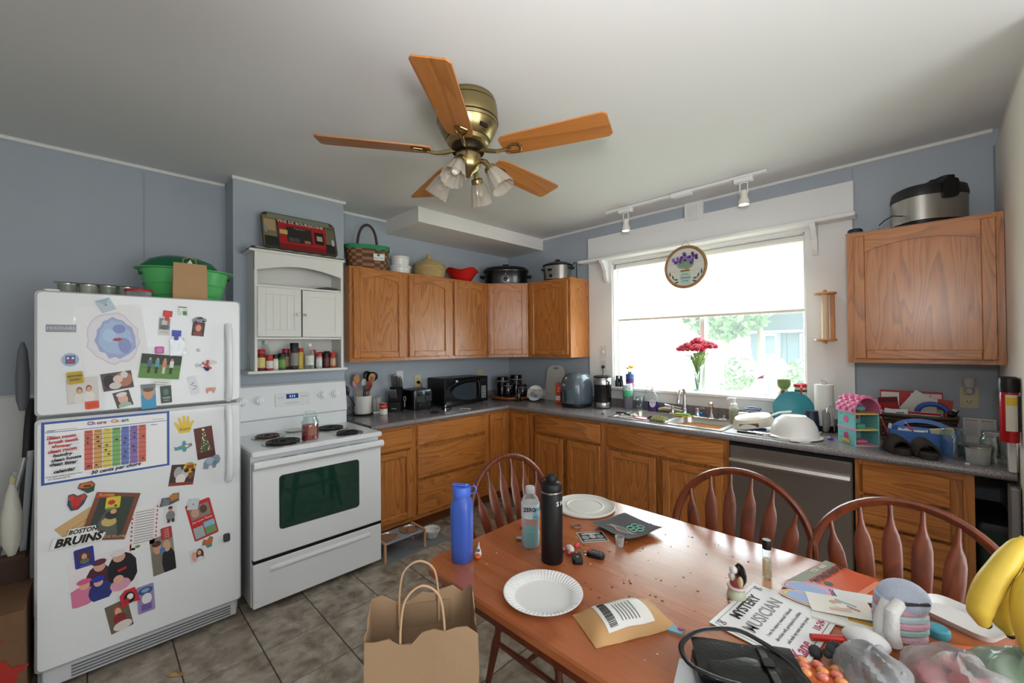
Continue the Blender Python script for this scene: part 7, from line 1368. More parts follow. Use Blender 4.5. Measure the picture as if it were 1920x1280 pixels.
for k, (y, z, a, b) in enumerate(((-.03, .33, .07, .035), (.05, .20, .06, .05), (-.04, .10, .075, .03), (.04, .08, .04, .05))): obj('red_print', MB().m(P('#a3281e', .7)).prism([(y+a*cos(t_)*(1+.35*sin(5*t_)), z+b*sin(t_)*(1+.3*cos(4*t_))) for t_ in [2*pi*i/22 for i in range(22)]], .1685, .1712, FX), pg2)
bx2 = thing('carton_box', 'dark brown carton standing on the floor behind the printed bag', 'box', (.54, -3.81, 0)); obj('carton', B(P('#3c2a20', .8), -.03, .03, -.12, .11, 0, .54, b=.003), bx2); obj('flap', B(P('#4a3428', .8), -.028, .028, -.118, .10, .54, .555), bx2)
# under the right end of the counter
gb = thing('storage_bin', 'dark green bin in the shadow under the counter end', 'bin', (3.742, -.33, 0)); obj('tub', MB().m(P('#24382c', .5)).loft([rring(.10, .40, .02, 0, 0, 0), rring(.118, .44, .02, .60, 0, 0)]), gb); obj('lid', MB().m(P('#2a2a2c', .5)).loft([rring(.122, .445, .02, .60, 0, 0), rring(.122, .445, .02, .63, 0, 0), rring(.11, .43, .02, .64, 0, 0)]), gb)
rd = thing('wall_heater', 'ribbed grey metal heater at the end wall', 'heater', (3.795, -.64, 0))
for i in range(7): obj('rib', B(P('#9a9c9e', .4, .5), -.018, .006, -.055+i*.018, -.047+i*.018, .06, .85, b=.002), rd)
obj('back_plate', B(P('#6a6c6e', .5), .004, .008, -.06, .07, .0, .86), rd)
stl = thing('low_stool', 'plain wooden stool carrying the large paper shopping bag', 'stool', (2.555, -2.875, 0)); obj('seat', MB().m(CHERRY).prism(rrect(.34, .30, .04, 5), .375, .40), stl)
for x in (-.13, .13):
    for y in (-.11, .11): obj('leg', MB().m(CHERRY).tube([(x, y, .376), (x*1.1, y*1.1, 0)], [.018, .014], 8), stl)
# large paper bag
BG = P('#a38668', .85, bump=.25, bscale=14, var=.06, vscale=4, name='grocery_kraft'); BG2 = P('#957a5e', .85, name='kraft_inside')
bg_ = thing('shopping_bag', 'large open brown paper bag with twisted handles by the table corner', 'paper bag', (2.560, -2.868, .4005), R(57))
def bagring(a, b, z, tw=0, zf=None, n=10):
    pts = []
    for (x0, y0, x1, y1) in ((-a, -b, a, -b), (a, -b, a, b), (a, b, -a, b), (-a, b, -a, -b)):
        for i in range(n): k = i/n; pts.append((x0+(x1-x0)*k, y0+(y1-y0)*k))
    q_ = random.Random(int(z*1000))
    return [(x+q_.uniform(-1, 1)*tw, y+q_.uniform(-1, 1)*tw, z+(zf(x, y) if zf else 0)) for x, y in pts]
zt = lambda x, y: .012*sin(x*31)+.010*cos(x*67+y*9)+(.035 if (x > .12 and y > .02) else 0)-(.012 if y < 0 else 0)
obj('bag_body', MB().m(BG).loft([bagring(.135, .072, 0), bagring(.137, .074, .12, .003), bagring(.139, .076, .26, .004), bagring(.140, .078, .385, .002, zt)]+[bagring(.138, .076, .384, .002, zt), bagring(.136, .072, .25, .003), bagring(.132, .069, .01)]), bg_)
obj('handle_patch', MB().m(BG2).box(-.07, .08, .072, .0745, .30, .365), bg_); obj('handle_patch', MB().m(BG).box(-.07, .08, -.0745, -.072, .29, .355), bg_)
TW = P('#c4a07c', .7, name='twisted_paper')
for y, x0 in ((.070, -.01), (-.070, .0)): obj('handle', MB().m(TW).tube([(x0-.055, y, .31), (x0-.053, y, .40), (x0-.04, y*.95, .462), (x0, y*.9, .488), (x0+.04, y*.95, .462), (x0+.053, y, .40), (x0+.055, y, .31)], .003, 8, sub=5), bg_)

# ------------------------------------------------------------------ on the table
TZ = .7503
wbt = thing('blue_water_bottle', 'translucent blue plastic water bottle at the table corner', 'water bottle', (2.372, -2.585, TZ), R(30))
BLUE = P('#4669cc', .35, trans=.2, name='blue_plastic')
def sq(w, z, p=.55, n=40): return [(w*math.copysign(abs(cos(a))**p, cos(a)), w*math.copysign(abs(sin(a))**p, sin(a)), z) for a in [2*pi*i/n for i in range(n)]]
obj('bottle', MB().m(BLUE).loft([sq(.030, 0, .8), sq(.034, .006, .75), sq(.036, .06, .7), sq(.037, .12, .7), sq(.037, .19, .7), sq(.032, .212, .8), sq(.027, .222, 1), sq(.027, .226, 1)]), wbt)
cp_ = obj('cap', MB().m(P('#4a70d8', .4)).lathe([(.031, .224), (.032, .228), (.032, .252), (.030, .256), (0, .256)], 32), wbt); obj('flip_lid', MB().m(P('#4a70d8', .4)).box(-.034, .02, -.012, .012, .256, .263, b=.003), cp_)
obj('carry_loop', MB().m(P('#4a70d8', .4)).tube([(.028, 0, .25), (.045, 0, .262), (.055, 0, .25), (.05, 0, .235), (.031, 0, .232)], .004, 8, flat=.6), cp_)
th = thing('thermometer', 'white digital thermometer with an orange end', 'thermometer', (2.372, -2.512, TZ), R(-43)); obj('body', MB().m(P('#e6e6e6', .35)).loft([[(x, w*cos(a), .006+.006*sin(a)) for a in [2*pi*i/12 for i in range(12)]] for x, w in ((-.055, .0015), (-.03, .003), (-.01, .008), (.02, .012), (.035, .012))]), th); obj('button_end', MB().m(P('#d9622c', .4)).sphere((.042, 0, .007), .012, sc=(1.1, 1, .6)), th); obj('display', B(P('#5c6a8a', .3), .002, .020, -.006, .006, .0115, .0128), th)
zb = thing('sports_drink', 'clear drink bottle labelled ZERO with teal liquid', 'drink bottle', (2.470, -2.340, TZ), R(42))
obj('liquid', MB().m(P('#4fc0c8', .15, name='teal_drink')).lathe([(.028, .002), (.031, .01), (.031, .058), (0, .059)], 28), zb)
obj('bottle', MB().m(PLASTIC).lathe([(.031, 0), (.034, .008), (.034, .05), (.032, .06), (.0335, .07), (.0335, .105), (.034, .11), (.034, .155), (.030, .172), (.016, .192), (.0145, .198)], 32), zb)
lb2 = obj('wrap_label', MB().m(P('#dfe6ea', .4)).lathe([(.0345, .108), (.0345, .158)], 32), zb); obj('blue_stripe', MB().m(P('#62bfe0', .4)).add([(.0349*cos(a), .0349*sin(a), z) for z, o_ in ((.109, 0), (.145, 14)) for a in [R(-78+o_+k*9) for k in range(7)]], [(k, k+1, k+8, k+7) for k in range(6)]), lb2)
text('lettering', 'ZERO', .020, P('#15202c', .4), lb2, FY, (-.002, -.0352, .142), bold=.0006, sx=.9); obj('cap', MB().m(P('#d6d8da', .35)).lathe([(.0165, .194), (.0175, .196), (.0175, .214), (.016, .217), (0, .217)], 28), zb)
bb = thing('black_flask', 'tall matte black insulated bottle in the middle of the table', 'water bottle', (2.600, -2.372, TZ), R(42))
MBL = P('#0e0e10', .5, name='matte_black')
obj('body', MB().m(MBL).lathe([(.034, 0), (.037, .004), (.037, .225), (.034, .236), (.034, .238)], 40), bb); obj('steel_ring', MB().m(STEEL).lathe([(.0345, .236), (.0352, .238), (.0352, .241), (.0345, .242)], 40), bb)
cp2 = obj('cap', MB().m(MBL).lathe([(.035, .241), (.036, .244), (.036, .262), (.032, .268), (.018, .271), (.017, .272)], 40), bb); obj('spout_lid', MB().m(MBL).lathe([(.016, .27), (.0175, .274), (.0175, .290), (.014, .295), (0, .295)], 36, flute=.03, nf=18), cp2); obj('carry_loop', MB().m(MBL).tube([(-.03, 0, .255), (-.04, 0, .268), (-.03, 0, .283), (-.014, 0, .285)], .004, 8, flat=.6), cp2)
for ch_, a in (('S', 30), ('H', 58)):
    A_ = R(a); Fm = Matrix.Rotation(A_, 3, 'Z') @ FY; text('lettering', ch_, .021, P('#e6e6e6', .5), bb, Fm, Vector((sin(A_)*.0372, -cos(A_)*.0372, .205)), bold=.0004)
ld_ = thing('container_lid', 'round white plastic container lid at the far table edge', 'lid', (2.408, -1.905, TZ)); obj('disc', MB().m(P('#dcdad3', .4)).lathe([(.125, 0), (.135, .003), (.137, .009), (.133, .013), (.126, .010), (.122, .007), (.085, .007), (.082, .010), (.079, .010), (.076, .007), (0, .007)], 56), ld_)
pl8 = thing('paper_plate', 'white fluted paper plate near the table front', 'plate', (2.712, -2.552, TZ)); obj('plate', MB().m(P('#e9e9e8', .6)).lathe([(0, .002), (.078, .002), (.084, .004), (.094, .012), (.112, .018), (.117, .018), (.115, .0165), (.094, .010), (.084, .001), (0, 0)], 144, flute=.0, nf=0), pl8)
fl_ = MB().m(P('#f0f0ef', .6))
for k in range(60): a = 2*pi*k/60; fl_.tube([(.086*cos(a), .086*sin(a), .0065), (.098*cos(a), .098*sin(a), .0142), (.114*cos(a), .114*sin(a), .0188)], [.0012, .0018, .0016], 5)
fo_ = obj('flutes', fl_, pl8); fo_['kind'] = 'stuff'
# mailer
ml = thing('padded_mailer', 'kraft padded mailer with a white shipping label', 'package', (2.940, -2.486, TZ), R(62))
MLK = P('#c79c6a', .6, bump=.2, bscale=20, name='mailer_kraft')
def mailer(u, v, s):
    x = (u-.5)*.24; y = (v-.5)*.135; e = max(0, 1-abs(2*u-1)**4)*max(0, 1-abs(2*v-1)**3); return (x, y, .002+(.036*e if s else 0)+.0015*sin(u*17+v*5))
obj('pouch', MB().m(MLK).sheet(lambda u, v: mailer(u, v, 1), 26, 16, .001).box(-.119, .119, -.066, .066, 0, .002), ml)
def on_mailer(x, y): return mailer(x/.24+.5, y/.135+.5, 1)[2]
lbm = obj('shipping_label', MB().m(P('#e6e6e2', .5)).sheet(lambda u, v: (-.075+.135*u, -.052+.098*v, on_mailer(-.075+.135*u, -.052+.098*v)+.0016), 18, 12, .0006), ml)
bc_ = MB().m(P('#2a2a2c', .5)); q = random.Random(1); y = -.045
while y < .035:
    w = q.choice((.0012, .002, .0032)); bc_.sheet(lambda u, v, y=y, w=w: (-.066+.022*u, y+w*v, on_mailer(-.066+.022*u, y+w*v)+.0024), 4, 1, .0003); y += w+q.choice((.0012, .002))
b3 = obj('barcode', bc_, lbm); b3['kind'] = 'stuff'
tx = MB().m(P('#7d7d7c', .5))
for k in range(6): tx.sheet(lambda u, v, k=k: (-.028+.010*k+.003*v, -.04+.06*u, on_mailer(-.028+.010*k, -.04+.06*u)+.0024), 6, 1, .0003)
t4 = obj('print_lines', tx, lbm); t4['kind'] = 'stuff'
tag(obj('candy_wrapper', MB().m(P('#7aa5b0', .4)).prism([(-.02, -.012), (.015, -.016), (.022, .012), (-.01, .014)], 0, .006).m(P('#b0324c', .4)).prism(ell(.008, .007, 10, .012, .004), .006, .009), None, (3.055, -2.425, TZ), (0, 0, R(20))), 'teal and pink wrapper beside the padded mailer', 'wrapper')
tag(obj('hair_ring', MB().m(P('#8a7c70', .4, .4)).tube([(.019*cos(a), .019*sin(a), .004) for a in [2*pi*i/24 for i in range(24)]], .003, 6, True), None, (2.503, -2.098, TZ)), 'small round bracelet lying on the table', 'bracelet')
tk3 = flat('event_tickets', 'black and white printed ticket under the chalk drawing', 'ticket', (2.600, -2.128, TZ), (0, 0, R(52)), .105, .085, '#cfcfcb', [('r', 0, 0, .94, .9, '#1c1c1e'), ('r', 0, .28, .7, .12, '#b9b9b6'), ('e', -.28, -.05, .13, .18, '#8d8d8b'), ('e', .28, -.05, .13, .18, '#8d8d8b'), ('e', 0, -.0, .12, .2, '#b5a3a0'), ('r', 0, -.36, .8, .1, '#b9b9b6')], F=FZ)
text('lettering', 'TICKET', .014, P('#e6e6e2', .5), tk3, FZ, (0, .022, .0030))
dk = thing('chalk_drawing', 'curled dark grey paper with a pink and mint chalk drawing', 'drawing', (2.665, -1.985, TZ), R(-14))
dz_ = lambda x, y: .010+.018*max(0, (x/.1))**2*.6+.006*sin(y*20)+.02*max(0, -y/.085)*.6
obj('sheet', MB().m(P('#4f4d50', .8, var=.08, vscale=20)).sheet(lambda u, v: ((u-.5)*.20, (v-.5)*.19, dz_((u-.5)*.2, (v-.5)*.19)), 12, 10, .0006), dk)
def stroke(pts, col, w=.0018):
    return MB().m(P(col, .8)).tube([(x, y, dz_(x, y)+.0012) for x, y in pts], w, 5)
for k in range(5): a = 2*pi*k/5; obj('chalk_stroke', stroke([(.03+.022*cos(a)+.013*cos(b_), .02+.022*sin(a)+.013*sin(b_)) for b_ in [2*pi*i/10 for i in range(11)]], '#8fd0b8'), dk)
for k in range(6): obj('chalk_stroke', stroke([(-.06+.012*k*.3+i*.016, -.05+.006*k+.008*sin(i+k)) for i in range(8)], ('#d99a9a', '#9fd0c4', '#d6c5b8')[k % 3], .0014), dk)
sh_ = thing('shot_cup', 'tiny clear plastic cup at the edge of the chalk drawing', 'cup', (2.715, -2.122, TZ)); obj('cup', MB().m(PLASTIC).lathe([(.012, 0), (.013, .002), (.017, .036), (.016, .036), (.0115, .003), (0, .003)], 22), sh_)
def fob(label, x, y, rz, mark):
    t = thing('key_fob', label, 'key', (x, y, TZ), R(rz), 'car keys'); obj('case', MB().m(P('#101012', .35)).prism(rrect(.036, .062, .012, 5), 0, .010).prism(rrect(.036, .062, .012, 5), .010, .014, taper=.88), t)
    if mark == 'buttons':
        for i, c in enumerate(('#b83a44', '#5c5c60', '#5c5c60', '#5c5c60')): obj('button', MB().m(P(c, .5)).prism(rrect(.014, .007, .003, 3, 0, .020-i*.012), .014, .0152), t)
    else: obj('emblem', MB().m(P('#b5b7b9', .3, .8)).prism(ell(.005, .005, 12, 0, -.004), .014, .0150), t)
    obj('key_ring', MB().m(CHROME).tube([(.012*cos(a), .038+.012*sin(a), .003) for a in [2*pi*i/16 for i in range(16)]], .0012, 6, True), t)
fob('black car key fob with a round emblem', 2.662, -2.312, 40, 'emblem'); fob('black car key fob with a red button', 2.692, -2.245, 105, 'buttons')
dk2 = thing('toy_keychain', 'white and pink toy charm on the car keys', 'keychain', (2.608, -2.282, TZ), R(-20)); obj('body', MB().m(P('#d8d4d0', .5)).sphere((0, 0, .012), .014, sc=(1.5, .9, .8)), dk2); obj('head', MB().m(P('#c9404c', .5)).sphere((.0, .03, .016), .010, sc=(.8, 1.2, 1)), dk2)
for i, (x, y) in enumerate(((-.014, -.018), (.016, -.014), (-.02, .014))): obj('bead', MB().m(P('#cf5c66', .5)).sphere((x, y, .007), .008), dk2)
tag(obj('silver_cap', MB().m(P('#9aa0a2', .3, .6)).lathe([(.007, 0), (.007, .026), (.006, .03), (0, .03)], 14, axis=(1, .6, 0)), None, (2.405, -2.348, TZ+.008)), 'small silver cap lying beside the drink bottle', 'tube')  # a loose pen cap, turned as a short closed tube
tag(obj('toy_piece', MB().m(P('#b8242c', .4)).prism(ell(.035, .02, 20), 0, .008), None, (2.372, -2.245, TZ), (0, 0, R(30))), 'flat red plastic piece behind the drink bottle', 'toy piece')
cm_ = MB().m(P('#7a4a2c', .8)); q = random.Random(6)
for k in range(46): x, y = q.uniform(2.45, 3.1), q.uniform(-2.5, -1.85); s_ = q.uniform(.0012, .0032); cm_.box(x-s_, x+s_, y-s_*.7, y+s_*.7, TZ, TZ+.0015)
cm_.m(P('#d9c9b4', .8))
for k in range(40): x, y = q.uniform(2.4, 3.1), q.uniform(-2.6, -1.85); s_ = q.uniform(.001, .0022); cm_.box(x-s_, x+s_, y-s_, y+s_, TZ, TZ+.0015)
tag(obj('crumbs', cm_), 'scattered crumbs on the table top', 'crumbs', kind='stuff')
# papers at the right
FP = Matrix(((0, -1, 0), (1, 0, 0), (0, 0, 1)))        # reading along +y, top of the page towards -x
flat('scrap_paper', 'blank white page under the music certificate', 'paper', (3.225, -2.165, TZ), (0, 0, R(-38)), .19, .14, '#dcdcda', F=FP)
flat('pale_card', 'pale green card corner under the music certificate', 'card', (3.165, -2.150, TZ+.001), (0, 0, R(25)), .10, .07, '#b9c9a8', F=FP)
mc = flat('music_certificate', 'white MYSTERY MUSICIAN certificate sheet', 'certificate', (3.228, -2.205, TZ+.0025), (0, 0, R(-6)), .285, .216, '#e9e9ea', [('r', 0, 0, .93, .90, '#4a4a4c'), ('r', 0, 0, .92, .885, '#e9e9ea')], F=FP)
INK = P('#3f3f42', .6)
text('lettering', 'MYSTERY', .037, INK, mc, FP, (-.072, 0, .0019), bold=.0009, sx=.95); text('lettering', 'MUSICIAN', .046, P('#8f8f92', .6), mc, FP, (-.026, 0, .0019), bold=.0005, sx=.95)
for k, s_ in enumerate(("I was the mystery musician! I followed", "directions well, participated in activities", "and made my music teacher proud")): text('small_print', s_, .0125, P('#8a8a8c', .6), mc, FP, (.012+k*.021, 0, .0019), sx=.85)
text('handwriting', 'Kane', .040, P('#b8245c', .5), mc, FP, (.083, -.075, .0019), shear=.2, bold=.0006); text('handwriting', '10-24-23', .022, P('#b8245c', .5), mc, FP, (.083, .075, .0019), bold=.0004)
for s_ in (-1, 1): obj('clef_drawing', MB().m(INK).tube([(-.085+.01*cos(a), s_*.118+.006*sin(2*a), .0022) for a in [2*pi*i/14 for i in range(14)]], .0008, 5, True), mc)
bkz = TZ+.001
ob_ = flat('orange_booklet', 'orange childrens booklet with dark lettering at the far table edge', 'booklet', (3.318, -1.880, bkz), (0, 0, R(-16)), .25, .165, '#cf5a34', [('r', 0, .40, 1, .18, '#8a8f7a'), ('e', -.3, .1, .05, .05, '#f0e4dc'), ('e', -.2, .2, .04, .04, '#f0e4dc'), ('e', -.36, -.1, .05, .05, '#f0c9bc'), ('e', -.1, .05, .05, .07, '#3a4a3a'), ('r', 0, -.4, .9, .1, '#e08a6a')], F=FP, th=.003)
text('lettering', 'WONDERFUL', .030, P('#4a1c12', .5), ob_, FP, (-.035, .035, .0055), bold=.0006); text('lettering', 'YOU ARE', .020, P('#f3d9cc', .5), ob_, FP, (-.065, .04, .0055))
def insole(label, x, y, z, rz, base, inner, rim, word=None):
    op = [(a, b) for a, b in ((.038*cos(t_)*(1.0+.12*cos(t_)), .095*sin(t_)) for t_ in [2*pi*i/32 for i in range(32)])]
    o = flat('pastel_card', label, 'card', (x, y, z), (0, 0, R(rz)), .08, .19, base, (), F=FZ, outline=[(b, a) for a, b in op], th=.0012, group='pastel oval cards')
    obj('print', MB().m(P(rim, .5)).prism([(b*.93, a*.9) for a, b in op], .0012, .0015).m(P(inner, .5)).prism([(b*.90, a*.84) for a, b in op], .0015, .0018).m(P('#9fb6e2', .5)).prism([(b*.5-.03, a*.7) for a, b in op], .0018, .002), o)
    if word: text('lettering', word, .03, P('#5c4c6a', .5), o, Matrix.Rotation(R(90), 3, 'Z') @ FZ, (.04, 0, .0024))
insole('pink and blue oval bookmark card on the orange booklet', 3.290, -1.975, TZ+.006, 22, '#e3b9c2', '#d9a8c0', '#5a6a9c', 'ERS'); insole('yellow and pink oval bookmark card under the drawn card', 3.300, -2.045, TZ+.007, 6, '#e3b9c2', '#d9cf7a', '#c9a03c')
flat('white_tag', 'white folded tissue tag on the pastel cards', 'tag', (3.385, -1.935, TZ+.010), (0, 0, R(24)), .13, .045, '#dde0e0', [('r', .3, 0, .2, .5, '#c3cacc'), ('e', .3, 0, .06, .18, '#9aa5a8')], F=FZ)
dc = flat('drawn_card', 'cream card with a small coloured drawing lying on the pastel cards', 'card', (3.345, -2.030, TZ+.012), (0, R(-2), R(20)), .145, .095, '#e6e0d4', [('e', -.05, .15, .10, .10, '#d9a08a'), ('r', .12, .2, .34, .09, '#8fb9cc', -28), ('r', -.02, -.22, .34, .12, '#d9b0a4', 6), ('e', .02, -.02, .12, .12, '#efe6da'), ('r', .2, -.05, .2, .07, '#b08a78', -30)], F=FZ, th=.001)
flat('receipt', 'stack of cards with a yellow strip under the drawn card', 'cards', (3.365, -2.080, TZ+.004), (0, 0, R(10)), .15, .07, '#e3e1dc', [('r', .2, .1, .35, .25, '#cfa23c')], F=FZ, th=.004)
vl = thing('glass_vial', 'slim clear vial with a black cap on the table', 'vial', (3.158, -1.985, TZ)); obj('glass', MB().m(CLEAR).lathe([(.013, 0), (.014, .003), (.014, .088), (.011, .094)], 20), vl); obj('liquid', MB().m(glass_mat('pale_oil', '#e8ddc9', .0, .8)).lathe([(.0115, .004), (.0115, .06), (0, .06)], 18), vl); obj('cap', MB().m(BLACK).lathe([(.0125, .092), (.0128, .118), (.012, .12), (0, .12)], 20), vl)
sg3 = thing('holiday_figurine', 'small glossy christmas figurine with a red coat', 'figurine', (3.122, -2.165, TZ), R(-50)); obj('base', MB().m(P('#c4c9b0', .35)).lathe([(.024, 0), (.026, .006), (.022, .022), (.014, .03)], 20), sg3); obj('round_backing', MB().m(P('#131316', .15)).lathe([(.0, -.008), (.026, -.006), (.03, 0), (.026, .006), (0, .008)], 28, (0, .012, .068), axis=(0, 1, 0)), sg3)
obj('coat', MB().m(P('#b04a48', .35)).sphere((0, 0, .045), .018, sc=(1.2, .9, .9)), sg3); obj('beard', MB().m(P('#e2dcd6', .4)).sphere((0, -.012, .062), .012, sc=(1, .7, 1)), sg3); obj('cap', MB().m(P('#e2dcd6', .4)).sphere((-.002, -.006, .08), .013, sc=(1, .9, .8)), sg3); obj('sprig', MB().m(P('#c9b98a', .4)).sphere((.026, .0, .06), .012, sc=(.8, .6, 1.3)), sg3); obj('trim', MB().m(P('#d9c7c2', .4)).tube([(.022*cos(a), .020*sin(a), .034) for a in [2*pi*i/16 for i in range(16)]], .005, 6, True), sg3)
# plush pastel bag in clear wrap
ph = thing('plush_toy', 'pastel striped plush toy with white loops on the table', 'plush toy', (3.468, -2.045, TZ), R(42))
for k, (c, z, w) in enumerate((('#d5b3c0', .0, .052), ('#a9c9c9', .018, .054), ('#d9a9b9', .034, .055), ('#b9cfd4', .05, .054), ('#cf9fb2', .066, .052), ('#b5c6d9', .082, .050))):
    obj('stripe', MB().m(P(c, .9, bump=.3, bscale=160)).loft([ov(w*.92, w*.72, z), ov(w, w*.8, z+.005), ov(w, w*.8, z+.013), ov(w*.92, w*.72, z+.018)]), ph)
obj('crown', MB().m(P('#b9c3d6', .9, bump=.3, bscale=160)).sphere((.008, .0, .094), .056, 20, 12, (1, .85, .75)), ph); obj('dark_clip', MB().m(P('#33343a', .4)).box(-.03, .035, -.048, -.040, .098, .106, b=.003), ph)
for pts in ([(-.045, -.02, .095), (-.07, -.03, .06), (-.075, -.035, .02), (-.062, -.045, .01)], [(-.03, -.035, .10), (-.06, -.05, .085), (-.066, -.055, .04), (-.06, -.06, .012)]): obj('white_loop', MB().m(P('#dcdcda', .9, bump=.2, bscale=120)).tube(pts, [.014, .015, .016, .014], 10), ph)
tag(obj('white_pouch', MB().m(P('#dedede', .8)).sphere((0, 0, .024), .036, 16, 10, (1.3, .9, .65)), None, (3.412, -2.175, TZ)), 'puffy white pouch in front of the plush toy', 'pouch')
wt_ = tag(obj('foam_tray', MB().m(P('#dcdbd9', .6)).loft([rring(.15, .11, .03, 0, 0, 0), rring(.17, .13, .035, .018, 0, 0), rring(.16, .12, .03, .016, 0, 0), rring(.14, .10, .03, .003, 0, 0)]), None, (3.580, -1.865, TZ), (0, 0, R(-25))), 'white foam tray beyond the plush toy', 'tray')
tag(obj('teal_lid', MB().m(P('#4aa0b4', .35)).lathe([(.022, 0), (.024, .004), (.024, .018), (.02, .022), (0, .022)], 22), None, (3.535, -1.985, TZ+.0), (0, 0, 0)), 'small teal cap between plush toy and foam tray', 'cap')
pn2 = thing('red_marker', 'red marker lying across the certificate corner', 'marker', (3.352, -2.205, TZ+.006), R(38)); obj('barrel', MB().m(P('#c22a22', .35)).cyl((-.05, 0, .008), (.055, 0, .008), .008, n=14), pn2); obj('cap', MB().m(P('#a81f1c', .35)).cyl((.055, 0, .008), (.075, 0, .008), .0085, n=14), pn2)
st2 = thing('orange_pencil', 'orange pencil tip under the foam tray', 'pencil', (3.59, -2.005, TZ), R(35)); obj('shaft', MB().m(P('#d0601f', .4)).cyl((-.04, 0, .006), (.03, 0, .006), .004, n=8), st2); obj('tip', MB().m(P('#3a2c24', .5)).cyl((.03, 0, .006), (.042, 0, .006), .004, .0008, 8), st2)
cr_ = MB().m(P('#3a3b3e', .85)); q = random.Random(15)
for k in range(14): cr_.sphere((q.uniform(-.03, .03), q.uniform(-.022, .022), q.uniform(.008, .034)), q.uniform(.008, .015), 8, 6)
tag(obj('crumpled_cloth', cr_, None, (3.358, -2.270, TZ)), 'crumpled charcoal cloth in front of the red marker', 'cloth')
gm_ = thing('gummy_pack', 'shiny pack of orange and pink gummies at the table front', 'gummies', (3.350, -2.345, TZ), R(20)); obj('tray', MB().m(P('#c96a3a', .3)).prism(rrect(.09, .06, .012, 4), 0, .006), gm_)
for i in range(9): obj('gummy', MB().m(P('#d97a68' if i % 2 else '#e0955c', .15)).sphere((-.032+(i % 3)*.03+q.uniform(-.004, .004), -.02+(i//3)*.019, .012), .011, 10, 7, (1.15, .8, .8)), gm_)
# purse
pu = thing('black_handbag', 'small black leather handbag with a long strap at the table front', 'handbag', (3.243, -2.492, TZ), R(33)); LEA = P('#0b0b0d', .35, coat=.2, bump=.1, bscale=120, name='black_leather')
obj('body', MB().m(LEA).loft([rring(.21, .13, .03, 0, 0, 0), rring(.22, .14, .035, .012, 0, 0), rring(.215, .135, .035, .034, 0, 0), rring(.16, .09, .03, .05, 0, .01)]), pu); obj('flap', MB().m(LEA).sheet(lambda u, v: (-.105+.21*u, .06-.10*v, .052-.020*v**2+.002*sin(u*9)), 14, 8, .003), pu)
bk2 = obj('buckle_strap', MB().m(LEA).box(.030, .048, -.06, .05, .050, .058, b=.002), pu); obj('buckle', MB().m(P('#3a3a3e', .2, .9)).box(.026, .052, -.012, .012, .057, .062, b=.002), bk2)
obj('long_strap', MB().m(LEA).tube([(-.03, -.055, .045), (-.08, -.05, .05), (-.125, -.02, .05), (-.13, .03, .055), (-.08, .075, .062), (.0, .088, .066), (.05, .058, .062), (.085, .022, .055), (.11, -.02, .04), (.122, -.07, .02)], .006, 10, flat=.5, sub=5), pu)
obj('short_strap', MB().m(LEA).tube([(-.125, -.045, .02), (-.10, -.065, .034), (-.03, -.075, .055), (.06, -.07, .06), (.12, -.06, .045)], .005, 10, flat=.5, sub=5), pu)
flat('blank_page', 'white sheet peeking out under the black handbag', 'paper', (3.172, -2.545, TZ), (0, 0, R(15)), .12, .10, '#d9dade', F=FZ)
# plastic bags
def crinkle(cx, cy, w, d, h, seed, col, n=20, m=12):
    q = random.Random(seed); ph = [(q.uniform(3, 9), q.uniform(3, 9), q.uniform(0, 6)) for _ in range(5)]
    def fn(u, v):
        a = 2*pi*u; el = v*pi/2; wr = sum(sin(k1*a*1.0+k2*el+k3) for k1, k2, k3 in ((int(p[0]), p[1], p[2]) for p in ph))*.035
        k = (1+wr); return (w*cos(el)*cos(a)*k, d*cos(el)*sin(a)*k, max(.001, h*sin(el)*(1+wr*1.2)))
    mb = MB().m(col); return mb.sheet(fn, n*2, m, .0006)
GRYP = glass_mat('grey_bag_plastic', '#e8e9ea', .1, .86, True, .25); REDP = glass_mat('clear_bag_plastic', '#f2f0f0', .08, .88, True, .25); GRNP = glass_mat('green_bag_plastic', '#dde8e0', .1, .80, True, .3)
g1 = thing('grey_glove_bag', 'clear plastic bag with grey gloves on the table', 'plastic bag', (3.432, -2.280, TZ)); obj('film', crinkle(0, 0, .075, .062, .07, 3, GRYP), g1)
gv = MB().m(P('#7d7f80', .8)); q = random.Random(5)
for k in range(10): a = q.uniform(0, 6.28); gv.tube([(.02*cos(a), .015*sin(a), .02+.003*k*.8), (.045*cos(a), .035*sin(a), .02+.003*k), (.055*cos(a+.3), .043*sin(a+.3), .012)], [.010, .011, .006], 8)
obj('gloves', gv, g1)
r1 = thing('red_candy_bag', 'clear plastic bag with red packets on the table right', 'plastic bag', (3.565, -2.190, TZ)); obj('film', crinkle(0, 0, .095, .080, .075, 8, REDP), r1)
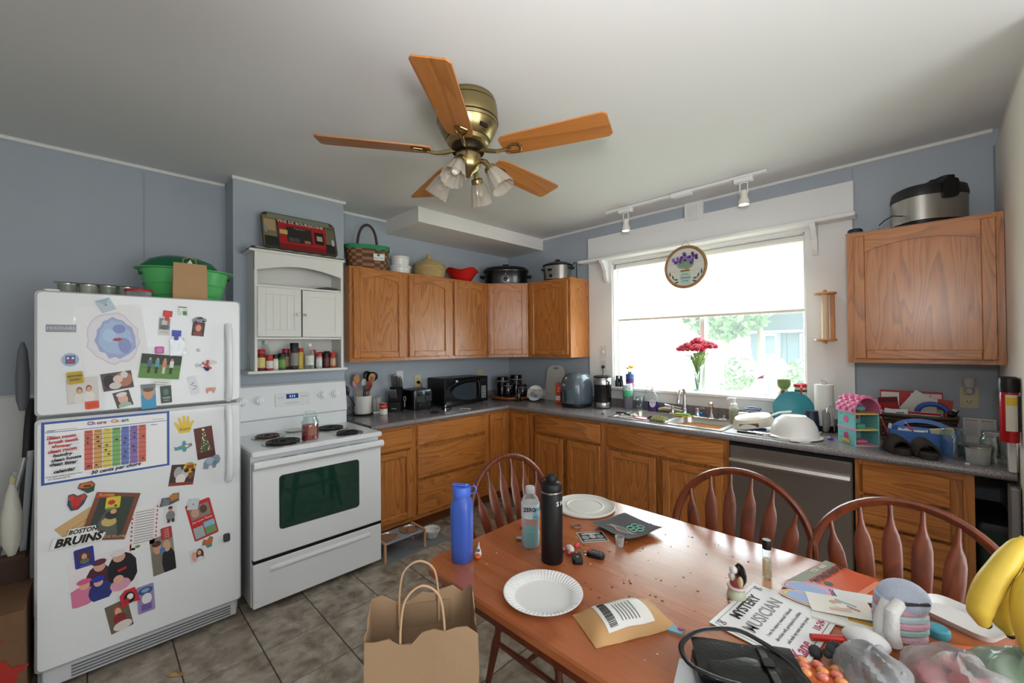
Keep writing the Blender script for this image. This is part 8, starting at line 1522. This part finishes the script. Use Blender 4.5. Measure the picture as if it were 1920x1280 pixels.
for k, (x, y, z, a) in enumerate(((-.04, -.02, .02, 20), (.01, -.03, .035, -30), (.045, .0, .03, 50), (-.01, .03, .04, 80), (-.035, .02, .012, -10), (.03, .04, .012, 15))): obj('packet', MB().m(P('#b8323c' if k % 2 else '#c9485a', .4)).t(Matrix.Translation((x, y, z)) @ Matrix.Rotation(R(a), 4, 'Z') @ Matrix.Rotation(R(20), 4, 'X')).loft([rring(.05, .03, .01, -.006, 0, 0), rring(.06, .038, .01, 0, 0, 0), rring(.05, .03, .01, .007, 0, 0)]), r1)
c1 = thing('produce_bag', 'pale green produce bag under the bananas', 'plastic bag', (3.66, -2.125, TZ)); obj('film', crinkle(0, 0, .085, .085, .085, 17, GRNP), c1); obj('lettuce', MB().m(P('#a9c29a', .7, bump=.5, bscale=40)).sphere((0, 0, .036), .062, 18, 10, (1, 1, .58)), c1)
bn_ = thing('banana_bunch', 'bunch of ripe yellow bananas at the right edge of the table', 'bananas', (3.625, -2.118, .93))
e1 = Vector((cos(.7822), sin(.7822), 0)); e3 = Vector((sin(.7822), -cos(.7822), 0)); k_ = .001154
def bpath(pts, dz): return [e1*(u_-1870)*k_+Vector((0, 0, 1))*(1130-v_)*k_+e3*d_ for u_, v_, d_ in pts]
YEL = P('#dcbd45', .45, var=.06, vscale=30, name='banana_peel')
for pts, rs in (([(1945, 1020, -.01), (1915, 1032, -.005), (1885, 1060, 0), (1856, 1100, 0), (1838, 1140, 0), (1843, 1163, 0), (1850, 1170, 0)], (.010, .018, .022, .024, .022, .014, .007)),
                ([(1950, 1030, .0), (1915, 1062, .03), (1888, 1095, .04), (1882, 1140, .045), (1898, 1190, .045), (1928, 1232, .04), (1950, 1250, .035)], (.010, .019, .025, .027, .026, .020, .008)),
                ([(1955, 1025, .01), (1935, 1060, .05), (1925, 1110, .075), (1935, 1160, .08), (1960, 1205, .075), (1985, 1230, .07)], (.010, .020, .026, .026, .020, .007)),
                ([(1950, 1020, -.02), (1925, 1070, -.03), (1905, 1120, -.03), (1905, 1170, -.03), (1920, 1205, -.025)], (.010, .020, .024, .020, .007))):
    b_ = obj('banana', MB().m(YEL).tube(bpath(pts, 0), list(rs), 14, sub=4), bn_); e_ = bpath(pts, 0); obj('dark_tip', MB().m(P('#3a2a1a', .7)).sphere(e_[-1], .0085, 10, 7), b_)
obj('crown', MB().m(P('#8a7a30', .7)).tube(bpath([(1945, 1025, 0), (1962, 1008, 0), (1975, 1000, 0)], 0), [.022, .016, .014], 10), bn_)
